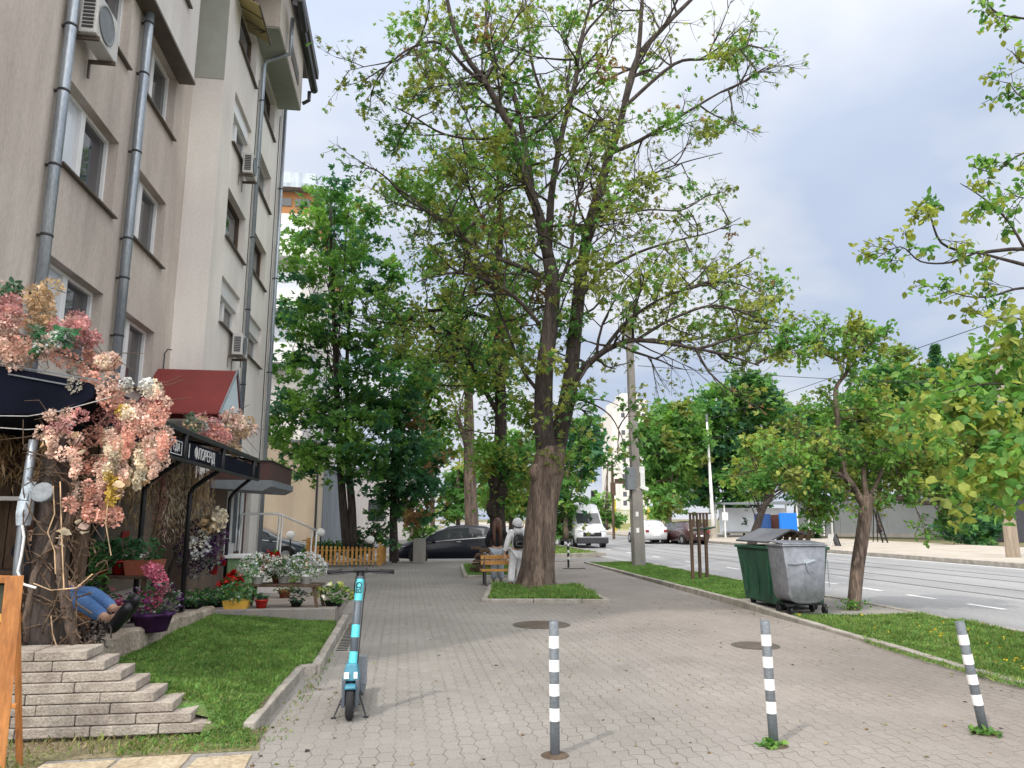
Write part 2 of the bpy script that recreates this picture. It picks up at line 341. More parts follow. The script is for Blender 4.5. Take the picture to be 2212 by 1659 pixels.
# ================================================================ GROUND
def paver_mat():
    m = bpy.data.materials.new('interlocking_pavers'); m.use_nodes = True
    nt = m.node_tree; N = nt.nodes; L = nt.links; p = N['Principled BSDF']; p.inputs['Roughness'].default_value = .85
    p.inputs['Specular IOR Level'].default_value = .3
    tc = N.new('ShaderNodeTexCoord'); sp = N.new('ShaderNodeSeparateXYZ'); L.new(tc.outputs['Object'], sp.inputs[0])
    def mth(op, a, b=None):
        n = N.new('ShaderNodeMath'); n.operation = op
        for i, x in enumerate((a, b)):
            if x is None: continue
            if hasattr(x, 'is_linked'): L.new(x, n.inputs[i])
            else: n.inputs[i].default_value = x
        return n.outputs[0]
    # zigzag long joints: x is shifted by a triangle wave along y, and the other way round
    y, x = sp.outputs['Y'], sp.outputs['X']
    def tri(v, period, amp): return mth('MULTIPLY', mth('PINGPONG', v, period / 2), amp * 2 / period)
    x2 = mth('ADD', x, tri(y, .20, .028)); y2 = mth('ADD', y, tri(x, .23, .022))
    cb = N.new('ShaderNodeCombineXYZ'); L.new(y2, cb.inputs[0]); L.new(x2, cb.inputs[1])
    br = N.new('ShaderNodeTexBrick'); L.new(cb.outputs[0], br.inputs['Vector'])
    br.inputs['Scale'].default_value = 1; br.inputs['Brick Width'].default_value = .20; br.inputs['Row Height'].default_value = .115
    br.inputs['Mortar Size'].default_value = .0035; br.inputs['Mortar Smooth'].default_value = .3; br.inputs['Bias'].default_value = 0
    br.inputs['Color1'].default_value = (.258, .251, .240, 1); br.inputs['Color2'].default_value = (.235, .227, .215, 1); br.inputs['Mortar'].default_value = (.10, .085, .07, 1)
    ns = N.new('ShaderNodeTexNoise'); ns.inputs['Scale'].default_value = .45; ns.inputs['Detail'].default_value = 6; L.new(tc.outputs['Object'], ns.inputs['Vector'])
    cr = N.new('ShaderNodeValToRGB'); cr.color_ramp.elements[0].position = .35; cr.color_ramp.elements[1].position = .68
    cr.color_ramp.elements[0].color = (.80, .78, .755, 1); cr.color_ramp.elements[1].color = (1.06, 1.03, 1.0, 1); L.new(ns.outputs[0], cr.inputs[0])
    # reddish worn area on the street side
    n3 = N.new('ShaderNodeTexNoise'); n3.inputs['Scale'].default_value = .35; n3.inputs['Detail'].default_value = 3; L.new(tc.outputs['Object'], n3.inputs['Vector'])
    mr = N.new('ShaderNodeMapRange'); mr.inputs[1].default_value = 2.2; mr.inputs[2].default_value = 5.5
    L.new(mth('ADD', x, mth('MULTIPLY', n3.outputs[0], 1.6)), mr.inputs[0])
    mp = N.new('ShaderNodeMix'); mp.data_type = 'RGBA'; mp.inputs[6].default_value = (1, 1, 1, 1); mp.inputs[7].default_value = (1.03, .97, .955, 1); L.new(mr.outputs[0], mp.inputs[0])
    n4 = N.new('ShaderNodeTexNoise'); n4.inputs['Scale'].default_value = 55; n4.inputs['Detail'].default_value = 4; L.new(tc.outputs['Object'], n4.inputs['Vector'])
    c4 = N.new('ShaderNodeMapRange'); c4.inputs[1].default_value = .3; c4.inputs[2].default_value = .7; c4.inputs[3].default_value = .84; c4.inputs[4].default_value = 1.12; L.new(n4.outputs[0], c4.inputs[0])
    # dark spots: chewing gum, oil, fallen bits
    vo = N.new('ShaderNodeTexVoronoi'); vo.inputs['Scale'].default_value = 3.6; L.new(tc.outputs['Object'], vo.inputs['Vector'])
    v4 = N.new('ShaderNodeMapRange'); v4.inputs[1].default_value = .03; v4.inputs[2].default_value = .06; v4.inputs[3].default_value = .55; v4.inputs[4].default_value = 1; L.new(vo.outputs['Distance'], v4.inputs[0])
    def mul(a, b):
        k = N.new('ShaderNodeMix'); k.data_type = 'RGBA'; k.blend_type = 'MULTIPLY'; k.inputs[0].default_value = 1; L.new(a, k.inputs[6]); L.new(b, k.inputs[7]); return k.outputs[2]
    # joints filled with dust here and there
    jf = N.new('ShaderNodeTexNoise'); jf.inputs['Scale'].default_value = 1.6; jf.inputs['Detail'].default_value = 3; L.new(tc.outputs['Object'], jf.inputs['Vector'])
    jr = N.new('ShaderNodeMapRange'); jr.inputs[1].default_value = .42; jr.inputs[2].default_value = .62; L.new(jf.outputs[0], jr.inputs[0])
    jm = N.new('ShaderNodeMix'); jm.data_type = 'RGBA'; jm.inputs[6].default_value = (.10, .09, .08, 1); jm.inputs[7].default_value = (.222, .213, .2, 1); L.new(jr.outputs[0], jm.inputs[0]); L.new(jm.outputs[2], br.inputs['Mortar'])
    # odd darker or paler replaced blocks
    wn = N.new('ShaderNodeTexWhiteNoise'); wn.noise_dimensions = '2D'; sn = N.new('ShaderNodeVectorMath'); sn.operation = 'SNAP'; sn.inputs[1].default_value = (.40, .23, 1); L.new(cb.outputs[0], sn.inputs[0]); L.new(sn.outputs[0], wn.inputs['Vector'])
    wr = N.new('ShaderNodeMapRange'); wr.inputs[1].default_value = .0; wr.inputs[2].default_value = .06; wr.inputs[3].default_value = .90; wr.inputs[4].default_value = 1; L.new(wn.outputs['Value'], wr.inputs[0])
    L.new(mul(mul(mul(mul(mul(br.outputs['Color'], cr.outputs[0]), mp.outputs[2]), c4.outputs[0]), v4.outputs[0]), wr.outputs[0]), p.inputs['Base Color'])
    bp = N.new('ShaderNodeBump'); bp.inputs['Strength'].default_value = .5; bp.inputs['Distance'].default_value = .006; bp.invert = True
    L.new(br.outputs['Fac'], bp.inputs['Height']); L.new(bp.outputs[0], p.inputs['Normal'])
    return m
M['paver'] = paver_mat()
M['asphalt'] = mat('worn_asphalt', (.285, .285, .29), .85, c2=(.215, .215, .22), scale=.8, stretch=(1, .10, 1), fine=90, fv=.16, bump=.2)
M['asphalt_d'] = mat('side_asphalt', (.20, .195, .19), .9, c2=(.15, .145, .14), scale=.6, fine=80, fv=.15)
M['pave_far'] = mat('far_slabs', (.42, .38, .33), .9, c2=(.33, .29, .245), scale=.8, fine=20, fv=.12)
M['flag'] = mat('sand_flagstone', (.42, .355, .255), .9, c2=(.32, .255, .17), scale=5, fine=40, fv=.18, bump=.4)
M['paint'] = mat('road_paint', (.75, .75, .74), .7, v=.2, scale=6)
M['rail'] = mat('tram_rail', (.10, .095, .09), .4, metal=.4, v=.3)
M['earth'] = mat('earth', (.19, .15, .10), 1, c2=(.12, .13, .05), scale=1.2, fine=30, fv=.3, bump=.5)
M['lawn_soil'] = mat('lawn_soil', (.08, .17, .035), 1, c2=(.10, .085, .045), scale=3.5, fine=60, fv=.3)

def struct(name, mb, m, **k): return tag(mb.build(name, m, **k), kind='structure')
gm = MB(); gm.add([(-900, -200, -.14), (900, -200, -.14), (900, 1500, -.14), (-900, 1500, -.14)], [(0, 1, 2, 3)]); struct('ground', gm, M['earth'])
# road along the street, side street across it
rd = MB(); rd.add([(8.9, -60, -.10), (21.2, -60, -.10), (21.2, 400, -.10), (8.9, 400, -.10)], [(0, 1, 2, 3)]); struct('road', rd, M['asphalt'])
sr = MB(); sr.add([(-40, 28.35, -.104), (8.9, 28.35, -.104), (8.9, 33.0, -.104), (-40, 33.0, -.104)], [(0, 1, 2, 3)]); struct('side_street', sr, M['asphalt_d'])
def slab(name, poly, z0, z1, m): 
    b = MB(); b.prism(poly, z0, z1); return struct(name, b, m)
slab('pavement', [(-5.2, -6), (6.1, -6), (6.1, 11.9), (6.62, 27.9), (6.62, 28.1), (-6.5, 28.1), (-6.5, 24), (-5.2, 23)], -.2, 0, M['paver'])
slab('far_pavement', [(21.4, -60), (33.8, -60), (33.8, 300), (21.4, 300)], -.2, .04, M['pave_far'])
slab('next_pavement', [(-12, 33.2), (6.2, 33.2), (6.2, 120), (-12, 120)], -.2, 0, M['asphalt_d'])
# road markings and tram rails
mk = MB()
for k in range(-2, 26):
    y0 = 13.1 + k * 1.85 if k < 4 else 13.1 + 4 * 1.85 + (k - 4) * 4
    mk.add([(11.28, y0, -.096), (11.42, y0, -.096), (11.42, y0 + .95, -.096), (11.28, y0 + .95, -.096)], [(0, 1, 2, 3)])
mk.add([(20.75, -40, -.096), (20.9, -40, -.096), (20.9, 200, -.096), (20.75, 200, -.096)], [(0, 1, 2, 3)])
struct('road_marking', mk, M['paint'])
rl = MB()
for x in (13.2, 14.64, 16.6, 18.04):
    rl.add([(x - .05, -60, -.096), (x + .05, -60, -.096), (x + .05, 300, -.096), (x - .05, 300, -.096)], [(0, 1, 2, 3)])
struct('tram_track', rl, M['rail'])
# kerbs as separate stones in one ribbon
def kerb_line(name, pts, w, z0, z1, m=None, seg=1.0, gap=.006):
    b = MB()
    for (a, c) in zip(pts, pts[1:]):
        a, c = V((*a, 0)), V((*c, 0)); d = c - a; n = max(1, round(d.length / seg))
        for i in range(n):
            p, q = a + d * (i / n), a + d * ((i + 1) / n); e = (q - p).normalized() * gap / 2
            o = V((U(-.006, .006), U(-.006, .006), 0)); dz = U(-.006, .006)
            zc = (z0 + z1) / 2 + dz
            b.bar(p + e + o + V((0, 0, zc)), q - e + o + V((0, 0, zc)), w, z1 - z0)
    return struct(name, b, m or M['kerb'], bevel=.012)
VK = [(5.97, -4), (5.98, 7.4), (6.16, 10.4), (6.3, 12.1), (6.52, 14), (6.62, 27)]
kerb_line('verge_kerb', VK, .12, -.15, .05)
kerb_line('verge_kerb', [(6.62, 27.0), (8.75, 27.4)], .12, -.15, .05)
kerb_line('road_kerb', [(8.82, -20), (8.82, 11.9), (8.82, 14.7), (8.82, 27.4)], .14, -.2, .02)
kerb_line('far_kerb', [(21.3, -40), (21.3, 160)], .18, -.2, .07, seg=2.0)
kerb_line('side_kerb', [(-6.4, 28.22), (6.6, 28.22)], .16, -.2, .045)
kerb_line('side_kerb', [(-12, 33.1), (6.6, 33.1), (9.3, 34.2), (9.3, 90)], .16, -.2, .05, seg=2)
# verge soil + far verge soil
def ground_patch(name, poly, z, m): 
    b = MB(); b.add([(x, y, z) for x, y in poly], [list(range(len(poly)))]); return struct(name, b, m)
slab('verge_soil', [(6.04, -4), (6.04, 7.4), (6.22, 10.4), (6.36, 11.9), (8.75, 11.9), (8.75, -4)], -.19, .005, M['lawn_soil'])
slab('verge_soil', [(6.6, 14.7), (6.68, 27.0), (8.75, 27.4), (8.75, 14.7)], -.19, .005, M['lawn_soil'])
slab('bin_pad', [(6.37, 11.9), (6.59, 14.7), (8.75, 14.7), (8.75, 11.9)], -.19, .002, M['concrete'])
slab('verge_soil', [(6.3, 33.3), (9.1, 34.3), (9.1, 90), (6.3, 90)], -.19, .02, M['lawn_soil'])
# tree islands
IS = [(1.68, 14.55), (3.85, 14.35), (4.12, 17.3), (3.9, 17.9), (1.95, 17.9)]
kerb_line('island_kerb', [(1.62, 14.85), (3.92, 14.32), (4.15, 17.5), (2.1, 17.95), (1.62, 14.85)], .11, -.1, .07, seg=.5)
slab('island_soil', [(1.68, 14.9), (3.86, 14.4), (4.09, 17.45), (2.14, 17.9)], -.1, .045, M['lawn_soil'])
kerb_line('island_kerb', [(1.75, 20.9), (3.6, 20.9), (3.7, 25.5), (2.0, 25.5), (1.75, 20.9)], .11, -.1, .07, seg=.5)
slab('island_soil', [(1.81, 20.96), (3.54, 20.96), (3.64, 25.44), (2.05, 25.44)], -.1, .045, M['lawn_soil'])
# flagstones, bottom left
fs = MB()
for i, (x0, x1) in enumerate([(-2.30, -1.86), (-1.85, -1.38), (-1.37, -.95)]):
    y1 = [5.66, 5.72, 5.66][i]
    fs.prism([(x0, 5.08), (x1 - .01, 5.08), (x1 - .01 + U(-.03, .02), y1), (x0 + U(-.02, .05), y1 - .03)], -.1, .012)
    fs.prism([(x0 - .2, 4.5), (x1 - .21, 4.5), (x1 - .21, 5.065), (x0 - .2, 5.065)], -.1, .012)
struct('flagstones', fs, M['flag'], bevel=.008)
slab('dirt', [(-5.2, 4.2), (-2.34, 4.2), (-2.32, 5.72), (-.95, 5.76), (-1.05, 6.3), (-5.2, 6.4)], -.1, .006, M['earth'])

# ================================================================ GRASS (stuff)
def in_poly(P, poly):
    x, y = P[:, 0], P[:, 1]; c = np.zeros(len(P), bool); j = len(poly) - 1
    for i in range(len(poly)):
        xi, yi = poly[i]; xj, yj = poly[j]
        c ^= ((yi > y) != (yj > y)) & (x < (xj - xi) * (y - yi) / (yj - yi + 1e-12) + xi); j = i
    return c
def grass(name, poly, dens, h, zf, label, w=.006, mats=('grass1', 'grass2'), pr=(.7, .3), lean=.5):
    xs, ys = [p[0] for p in poly], [p[1] for p in poly]
    A = (max(xs) - min(xs)) * (max(ys) - min(ys)); n = int(A * dens)
    P = np.stack([nrg.uniform(min(xs), max(xs), n), nrg.uniform(min(ys), max(ys), n), np.zeros(n)], 1)
    P = P[in_poly(P, poly)]; P[:, 2] = zf(P[:, 0], P[:, 1]); n = len(P)
    a = nrg.uniform(0, 2 * PI, n); sd_ = np.stack([np.cos(a), np.sin(a), 0 * a], 1)
    patch = .8 + .3 * np.sin(P[:, 0] * 5.3) * np.sin(P[:, 1] * 4.1 + 2) + .45 * np.sin(P[:, 0] * 2.1 + 1) * np.sin(P[:, 1] * 1.3)
    hh = (h * nrg.uniform(.5, 1.25, n) * np.clip(patch, .5, 1.3))[:, None]
    bare = np.sin(P[:, 0] * 3.7 + 1.3 * np.sin(P[:, 1] * 2.3)) * np.sin(P[:, 1] * 2.9 + .7) > nrg.uniform(.55, 1.0, n); hh[bare] *= .25
    t = nrg.normal(size=(n, 3)) * lean; t[:, 2] = 1; t = unit(t)
    arr = np.stack([P - sd_ * w, P + sd_ * w, P + t * hh * .6 + sd_ * w * .7, P + t * hh + nrg.normal(size=(n, 3)) * [.012, .012, 0]], 1)
    o = faces_mesh(name, arr, [M[k] for k in mats], nrg.choice(len(mats), n, p=pr))
    return tag(o, label, 'grass', kind='stuff')
LAWN = [(-2.75, 6.46), (-1.5, 6.42), (-1.34, 6.1), (-1.55, 5.9), (-1.0, 5.9), (-1.12, 6.2), (-1.05, 8.25), (-.92, 8.4), (-.9, 10.5), (-.95, 11.9), (-2.72, 11.9)]
def lawn_z(x, y):
    x = np.asarray(x, float); y = np.asarray(y, float)
    t = np.clip((-.95 - x) / 1.75, 0, 1)
    near = .07 + t * (.17 + .26 * np.clip((7.6 - y) / 1.3, 0, 1))
    return near * np.clip(1.15 - .08 * (y - 6.3), .5, 1.2) * np.clip((y - 5.86) / .75, 0, 1) + .004
lb = MB(); nx, ny = 14, 30
for j in range(ny + 1):
    y = 5.84 + j * (12.0 - 5.84) / ny
    for i in range(nx + 1):
        x0_ = -2.85 if y > 6.45 else -1.42; x = x0_ + i * ((-.95 if y > 8.4 else -1.08 if y > 6.1 else -1.0) - x0_) / nx; lb.v.append(V((x, y, float(lawn_z(x, y)))))
for j in range(ny):
    for i in range(nx):
        a = j * (nx + 1) + i; lb.f.append([a, a + 1, a + nx + 2, a + nx + 1]); lb.m.append(0)
struct('lawn', lb, M['lawn_soil'], smooth=True)
grass('lawn_grass', LAWN, 9000, .06, lawn_z, 'green grass on the sloping lawn between stepped stone wall and scooter', w=.004)
grass('lawn_grass', [(-1.9, 5.72), (-1.0, 5.8), (-.98, 6.35), (-1.9, 6.35)], 2600, .07, lambda x, y: 0 * x + .005, 'ragged grass tufts at the foot of the lowest stone course', mats=('grass1', 'grass2', 'grass3'), pr=(.4, .35, .25), w=.004)
grass('dirt_grass', [(-4, 4.6), (-2.3, 4.6), (-2.3, 5.8), (-1.7, 5.8), (-1.7, 6.2), (-4, 6.2)], 700, .06, lambda x, y: 0 * x + .005, 'sparse dry grass on the dirt by the wooden sign', mats=('grass2', 'grass3'), pr=(.55, .45), w=.004)
grass('verge_grass', [(6.06, 3), (6.22, 10.4), (6.36, 11.85), (8.7, 11.85), (8.7, 3)], 3600, .075, lambda x, y: 0 * x + .005, 'grass with yellow dandelions on the near roadside verge', w=.006, pr=(.55, .45))
grass('verge_grass', [(6.6, 14.75), (6.68, 26.9), (8.7, 27.3), (8.7, 14.75)], 2200, .06, lambda x, y: 0 * x + .005, 'mown grass on the roadside strip around the concrete pole', w=.01, pr=(.8, .2))
grass('verge_grass', [(6.4, 33.4), (9.0, 34.4), (9.0, 60), (6.4, 60)], 160, .09, lambda x, y: 0 * x + .02, 'far grass strip beyond the side street before the van', w=.03, mats=('grass2', 'grass1'), pr=(.6, .4))
grass('island_grass', [(1.7, 14.92), (3.84, 14.42), (4.07, 17.43), (2.16, 17.88)], 2400, .13, lambda x, y: 0 * x + .045, 'tall grass around the foot of the big tree', w=.008, pr=(.7, .3))
grass('island_grass', [(1.83, 20.98), (3.52, 20.98), (3.62, 25.42), (2.07, 25.42)], 900, .16, lambda x, y: 0 * x + .045, 'grass on the tree island behind the bench', w=.012, pr=(.8, .2))
# grass overgrowing the verge kerb
grass('kerb_weeds', [(5.80, 7.0), (5.9, 6.0), (6.1, 6.0), (6.2, 9.6), (6.0, 9.4), (5.86, 8.6)], 2600, .07, lambda x, y: 0 * x + .02, 'weeds spilling over the verge kerb', mats=('grass1', 'grass2'), pr=(.5, .5), w=.005)
d = []
for _ in range(46): d.append((U(6.3, 8.5), U(5, 11.6), .09))
P = np.array(d); arr = np.concatenate([leaves(P + nrg.normal(size=P.shape) * .006, .03, LEAF4, up=1.5) for _ in range(6)])
M['dand'] = leafmat('dandelion_yellow', (.65, .48, .02), trans=.1)
tag(faces_mesh('dandelions', arr, M['dand']), 'yellow dandelion heads in the roadside grass', 'wild flowers', kind='stuff')
# litter on the pavement: fallen leaves, seeds, twigs
n_ = 520; P = np.stack([nrg.uniform(-1.0, 6.0, n_), nrg.uniform(4.6, 16, n_), np.full(n_, .004)], 1); P[:160, 0] = nrg.choice([-.93, 5.85], 160) + nrg.normal(0, .12, 160)
lv = leaves(P, .035, LEAF4, up=6, jit=.6)
tag(faces_mesh('fallen_leaves', lv, [M['grass3'], M['g_rust'], M['g_olive'], M['bark_dark']], nrg.integers(0, 4, n_)), 'small fallen leaves and seeds scattered over the pavement', 'leaf litter', kind='stuff')
grass('joint_weeds', [(-.95, 5.9), (-.80, 5.9), (-.72, 12), (-.82, 12)], 500, .035, lambda x, y: 0 * x, 'small weeds in the paving joints along the lawn kerb', mats=('grass1', 'grass2', 'grass3'), pr=(.4, .3, .3), w=.004)
# lawn edging, plinth of the terrace, terrace floor
def zt(y): return .50 - .045 * (y - 6.3)
kerb_line('lawn_kerb', [(-1.10, 6.12), (-1.02, 8.3), (-.86, 8.36), (-.86, 12.4)], .09, -.1, .105, seg=.9)
tf = MB()
ys = [6.5, 7.5, 8.5, 9.5, 10.5, 11.5, 12.0, 13.5, 15, 16.5]
rings = []
for y in ys:
    xr = -2.82 if y < 12 else -1.0
    rings.append([(-4.9, y, -.1), (-4.9, y, zt(y)), (xr, y, zt(y)), (xr, y, -.1)])
for a, b in zip(rings, rings[1:]):
    a = [(min(p[0], b[2][0]) if i > 1 and b[2][0] < p[0] else p[0], p[1], p[2]) for i, p in enumerate(a)]
    bb = [(a[2][0] if i > 1 else p[0], p[1], p[2]) for i, p in enumerate(b)]
    tf.loft([a, bb], cap=True)
M['terrace'] = mat('terrace_screed', (.30, .26, .23), .9, c2=(.22, .185, .16), scale=1.5, fine=40, fv=.15)
struct('terrace', tf, M['terrace'])
# retaining wall with rough render; its top runs a little above the terrace
rw = MB(); rr = []
for i in range(25):
    y = 6.55 + i * (12.0 - 6.55) / 24
    top = zt(y) + .07 + .012 * math.sin(i * 1.7); w = .14 + .015 * math.sin(i * 2.3)
    xb = -2.68 + .03 * math.sin(i * .9)
    rr.append([(-2.86, y, -.1), (-2.86, y, top), (-2.86 + w * .7, y, top + .004), (-2.86 + w, y, top - .03), (xb, y, -.1)])
rw.loft(rr)
tag(rw.build('retaining_wall', M['stucco'], smooth=False), 'rough rendered low wall holding up the flower terrace', 'wall')
rw2 = MB(); rw2.bx(-2.84, -.98, 11.92, 12.06, -.1, .26)
tag(rw2.build('plinth', M['concrete'], bevel=.01), 'concrete plinth edge under the daisy table behind the lawn', 'plinth')
# stepped dry stone wall
t = thing('stone_wall', 'stepped wall of long pale limestone blocks beside the lawn', 'stone wall', (-2.2, 6.25, 0))
xr = [-1.38, -1.52, -1.66, -1.80, -1.94, -2.06, -2.19, -2.32]
cb_ = MB(); cb_.bx(-4.4, -1.55, 6.22, 6.45, -.1, .03); cb_.build('footing', M['stone'], t, bevel=.012)
for k in range(8):
    b = MB(); x = xr[k]; z0 = .03 + k * .0745; yj = 6.16 + k * .012
    first = True
    while x > -4.3:
        wdt = U(.40, .52) if not first else U(.34, .46); x0 = x - wdt
        b.box(((x + x0) / 2, yj + .16 + U(-.008, .008), z0 + .036), (wdt - .006, .32, .069), rz=U(-.012, .012), ry=U(-.006, .006))
        x = x0; first = False
    b.build('stone_course', M['stone'], t, bevel=.007)
# ================================================================ APARTMENT BUILDING (left)
XA, XB = -4.9, -4.24
bA = thing('apartment_building', 'beige and grey plastered apartment block with zinc drainpipes beside the flower shop', 'building', (-10, 14, 0))
def facade(mb, X, y0, y1, z0, z1, ops, dep):
    ys = sorted({y0, y1, *[o[0] for o in ops], *[o[1] for o in ops]}); zs = sorted({z0, z1, *[o[2] for o in ops], *[o[3] for o in ops]})
    for a, b in zip(ys, ys[1:]):
        for c, d in zip(zs, zs[1:]):
            ym, zm = (a + b) / 2, (c + d) / 2
            if any(o[0] < ym < o[1] and o[2] < zm < o[3] for o in ops): continue
            mb.add([(X, a, c), (X, b, c), (X, b, d), (X, a, d)], [(0, 1, 2, 3)])
    for a, b, c, d in ops:
        x = X - dep
        mb.add([(X, a, c), (x, a, c), (x, a, d), (X, a, d)], [(0, 1, 2, 3)]); mb.add([(X, b, c), (X, b, d), (x, b, d), (x, b, c)], [(0, 1, 2, 3)])
        mb.add([(X, a, d), (x, a, d), (x, b, d), (X, b, d)], [(0, 1, 2, 3)]); mb.add([(X, a, c), (X, b, c), (x, b, c), (x, a, c)], [(0, 1, 2, 3)])
def window(par, X, o, dep=.18, style='two', sill=True, near='glass_pale', far='glass', shutter=0, fm='pvc', split=.46):
    a, b, c, d = o; x = X - dep + .005; f = MB(); w = .055
    top = d - shutter
    if shutter: f.bx(x - .04, x + .12, a + .004, b - .004, top + .002, d - .004)
    f.bx(x - .04, x + .04, a + .002, a + w, c + .002, top); f.bx(x - .04, x + .04, b - w, b - .002, c + .002, top)
    f.bx(x - .04, x + .041, a + w, b - w, c + .002, c + w); f.bx(x - .04, x + .041, a + w, b - w, top - w, top - .002)
    ym = a + (b - a) * split
    if style == 'two': f.bx(x - .04, x + .06, ym - .07, ym + .07, c + w, top - w)
    fr = f.build('window', M[fm], par, bevel=.006)
    p1 = MB(); p1.bx(x - .03, x - .012, a + w, ym - .07 if style == 'two' else b - w, c + w, top - w); p1.build('pane', M[near], fr)
    if style == 'two':
        p2 = MB(); p2.bx(x - .034, x - .016, ym + .07, b - w, c + w, top - w); p2.build('pane', M[far], fr)
    if sill:
        s = MB(); s.box((X - dep / 2 + .03, (a + b) / 2, c - .012), (dep + .10, b - a + .10, .03), ry=R(4)); s.build('sill', M['trim'], fr)
    return fr
A1, A2 = (10.5, 12.4), (13.1, 14.95)
opsA = [(*A1, 3.95, 5.18), (*A2, 3.95, 5.18), (*A1, 6.53, 7.83), (*A2, 6.53, 7.86), (*A1, 9.25, 10.6), (*A2, 9.29, 10.62), (*A1, 12.0, 13.3),
        (10.4, 13.2, .75, 2.55)]
w = MB(); facade(w, XA, 4.9, 16.0, -.1, 15.6, opsA, .22)
w.add([(-16, 4.9, -.1), (XA, 4.9, -.1), (XA, 4.9, 15.6), (-16, 4.9, 15.6)], [(0, 1, 2, 3)])
w.build('wall', M['wall'], bA)
for i, o in enumerate(opsA[:7]):
    window(bA, XA, o, .2, near='glass_pale' if i != 5 else 'glass', far='glass')
shopwin = MB(); shopwin.bx(XA - .21, XA - .19, 10.4, 13.2, .75, 2.55)
sw = shopwin.build('shop_window', M['glass'], bA)
fr = MB()
for y in (10.45, 11.8, 13.15): fr.bx(XA - .185, XA - .12, y - .04, y + .04, .79, 2.51)
fr.bx(XA - .185, XA - .125, 10.41, 13.19, 2.47, 2.545); fr.bx(XA - .185, XA - .125, 10.41, 13.19, .755, .83)
fr.build('shop_window_frame', M['wood_d'], sw)
sd_ = MB()
for k in range(12): sd_.box((XA + .018, 14.6, .45 + k * .19), (.03, 2.75, .18), ry=R(-5))
M['siding'] = mat('beige_siding', (.22, .175, .13), .8, v=.2, scale=2); sd_.build('siding', M['siding'], bA)
cl_ = MB(); cl_.bx(XA + .04, XB + .03, 15.93, 15.98, .0, 3.4); cl_.bx(XB + .004, XB + .03, 16.0, 18.9, .0, 2.4); M['cladding'] = mat('brown_cladding', (.16, .115, .085), .85, v=.3, scale=4, stretch=(1, 1, .2)); cl_.build('cladding', M['cladding'], bA)
# oriel over the second window column, front part of the top floors
w = MB(); facade(w, -4.60, 12.35, 15.06, 10.66, 15.6, [(13.0, 14.3, 11.9, 13.2)], .2)
w.add([(XA, 12.35, 10.66), (-4.6, 12.35, 10.66), (-4.6, 12.35, 15.6), (XA, 12.35, 15.6)], [(0, 1, 2, 3)])
w.add([(XA, 15.06, 10.66), (-4.6, 15.06, 10.66), (-4.6, 15.06, 15.6), (XA, 15.06, 15.6)], [(0, 1, 2, 3)])
orl = w.build('oriel', M['wall_white'], bA)
s = MB(); s.bx(XA + .002, -4.57, 12.33, 15.08, 10.60, 10.656); s.build('soffit', M['trim'], orl)
fr = MB(); fr.bx(-4.79, -4.77, 13.0, 14.3, 11.9, 13.2); fr.build('pane', M['glass_pale'], orl)
s = MB(); s.bx(-4.78, -4.52, 12.95, 14.35, 11.86, 11.897); s.build('sill', M['trim'], orl)
# part B, closer to the street
B1, B2 = (17.05, 19.0), (20.0, 21.95)
opsB = [(*B1, 6.0, 7.1), (*B1, 8.05, 9.25), (*B1, 10.4, 11.72), (*B1, 13.03, 14.3), (*B2, 5.9, 7.05), (*B2, 8.24, 9.4), (*B2, 10.68, 11.8), (*B2, 13.05, 14.25), (*B2, .62, 2.45)]
w = MB(); facade(w, XB, 16.0, 23.3, -.1, 14.9, opsB, .22)
w.add([(XA - .3, 16.0, -.1), (XB, 16.0, -.1), (XB, 16.0, 14.9), (XA - .3, 16.0, 14.9)], [(0, 1, 2, 3)])
w.add([(XB, 23.3, -.1), (-16, 23.3, -.1), (-16, 23.3, 14.9), (XB, 23.3, 14.9)], [(0, 1, 2, 3)])
w.add([(-16, 4.9, -.1), (-16, 23.3, -.1), (-16, 23.3, 15), (-16, 4.9, 15)], [(0, 1, 2, 3)])
w.build('wall', M['wall_grey'], bA)
gp = MB(); gp.bx(XA + .004, XB - .004, 15.985, 15.997, 11.35, 14.9); gp.build('sage_panel', M['wall_green'], bA)
for i, o in enumerate(opsB[:8]):
    window(bA, XB, o, .2, style='two' if i in (0, 2) else 'one', near=('glass_pale' if i in (2,) else 'glass'), fm='wood_d' if i in (1, 3, 5, 7) else 'pvc', shutter=.38 if i in (0, 2, 4) else 0)
# entrance door
d = MB(); d.bx(XB - .2, XB - .14, 20.0, 21.95, .62, 2.45); dr = d.build('door', M['brown'], bA)
d = MB(); d.bx(XB - .138, XB - .12, 20.75, 21.0, .75, 2.35); d.bx(XB - .138, XB - .12, 21.2, 21.6, .75, 2.35); d.build('pane', M['glass_pale'], dr)
d = MB(); d.tube([(XB - .1, 21.08, 1.3), (XB - .08, 21.08, 1.5), (XB - .1, 21.08, 1.7)], .015, 6); d.build('handle', M['zinc'], dr)
d = MB(); d.bx(XB + .002, XB + .05, 19.0, 19.85, .62, 2.3); d.build('white_panel', M['white'], bA)
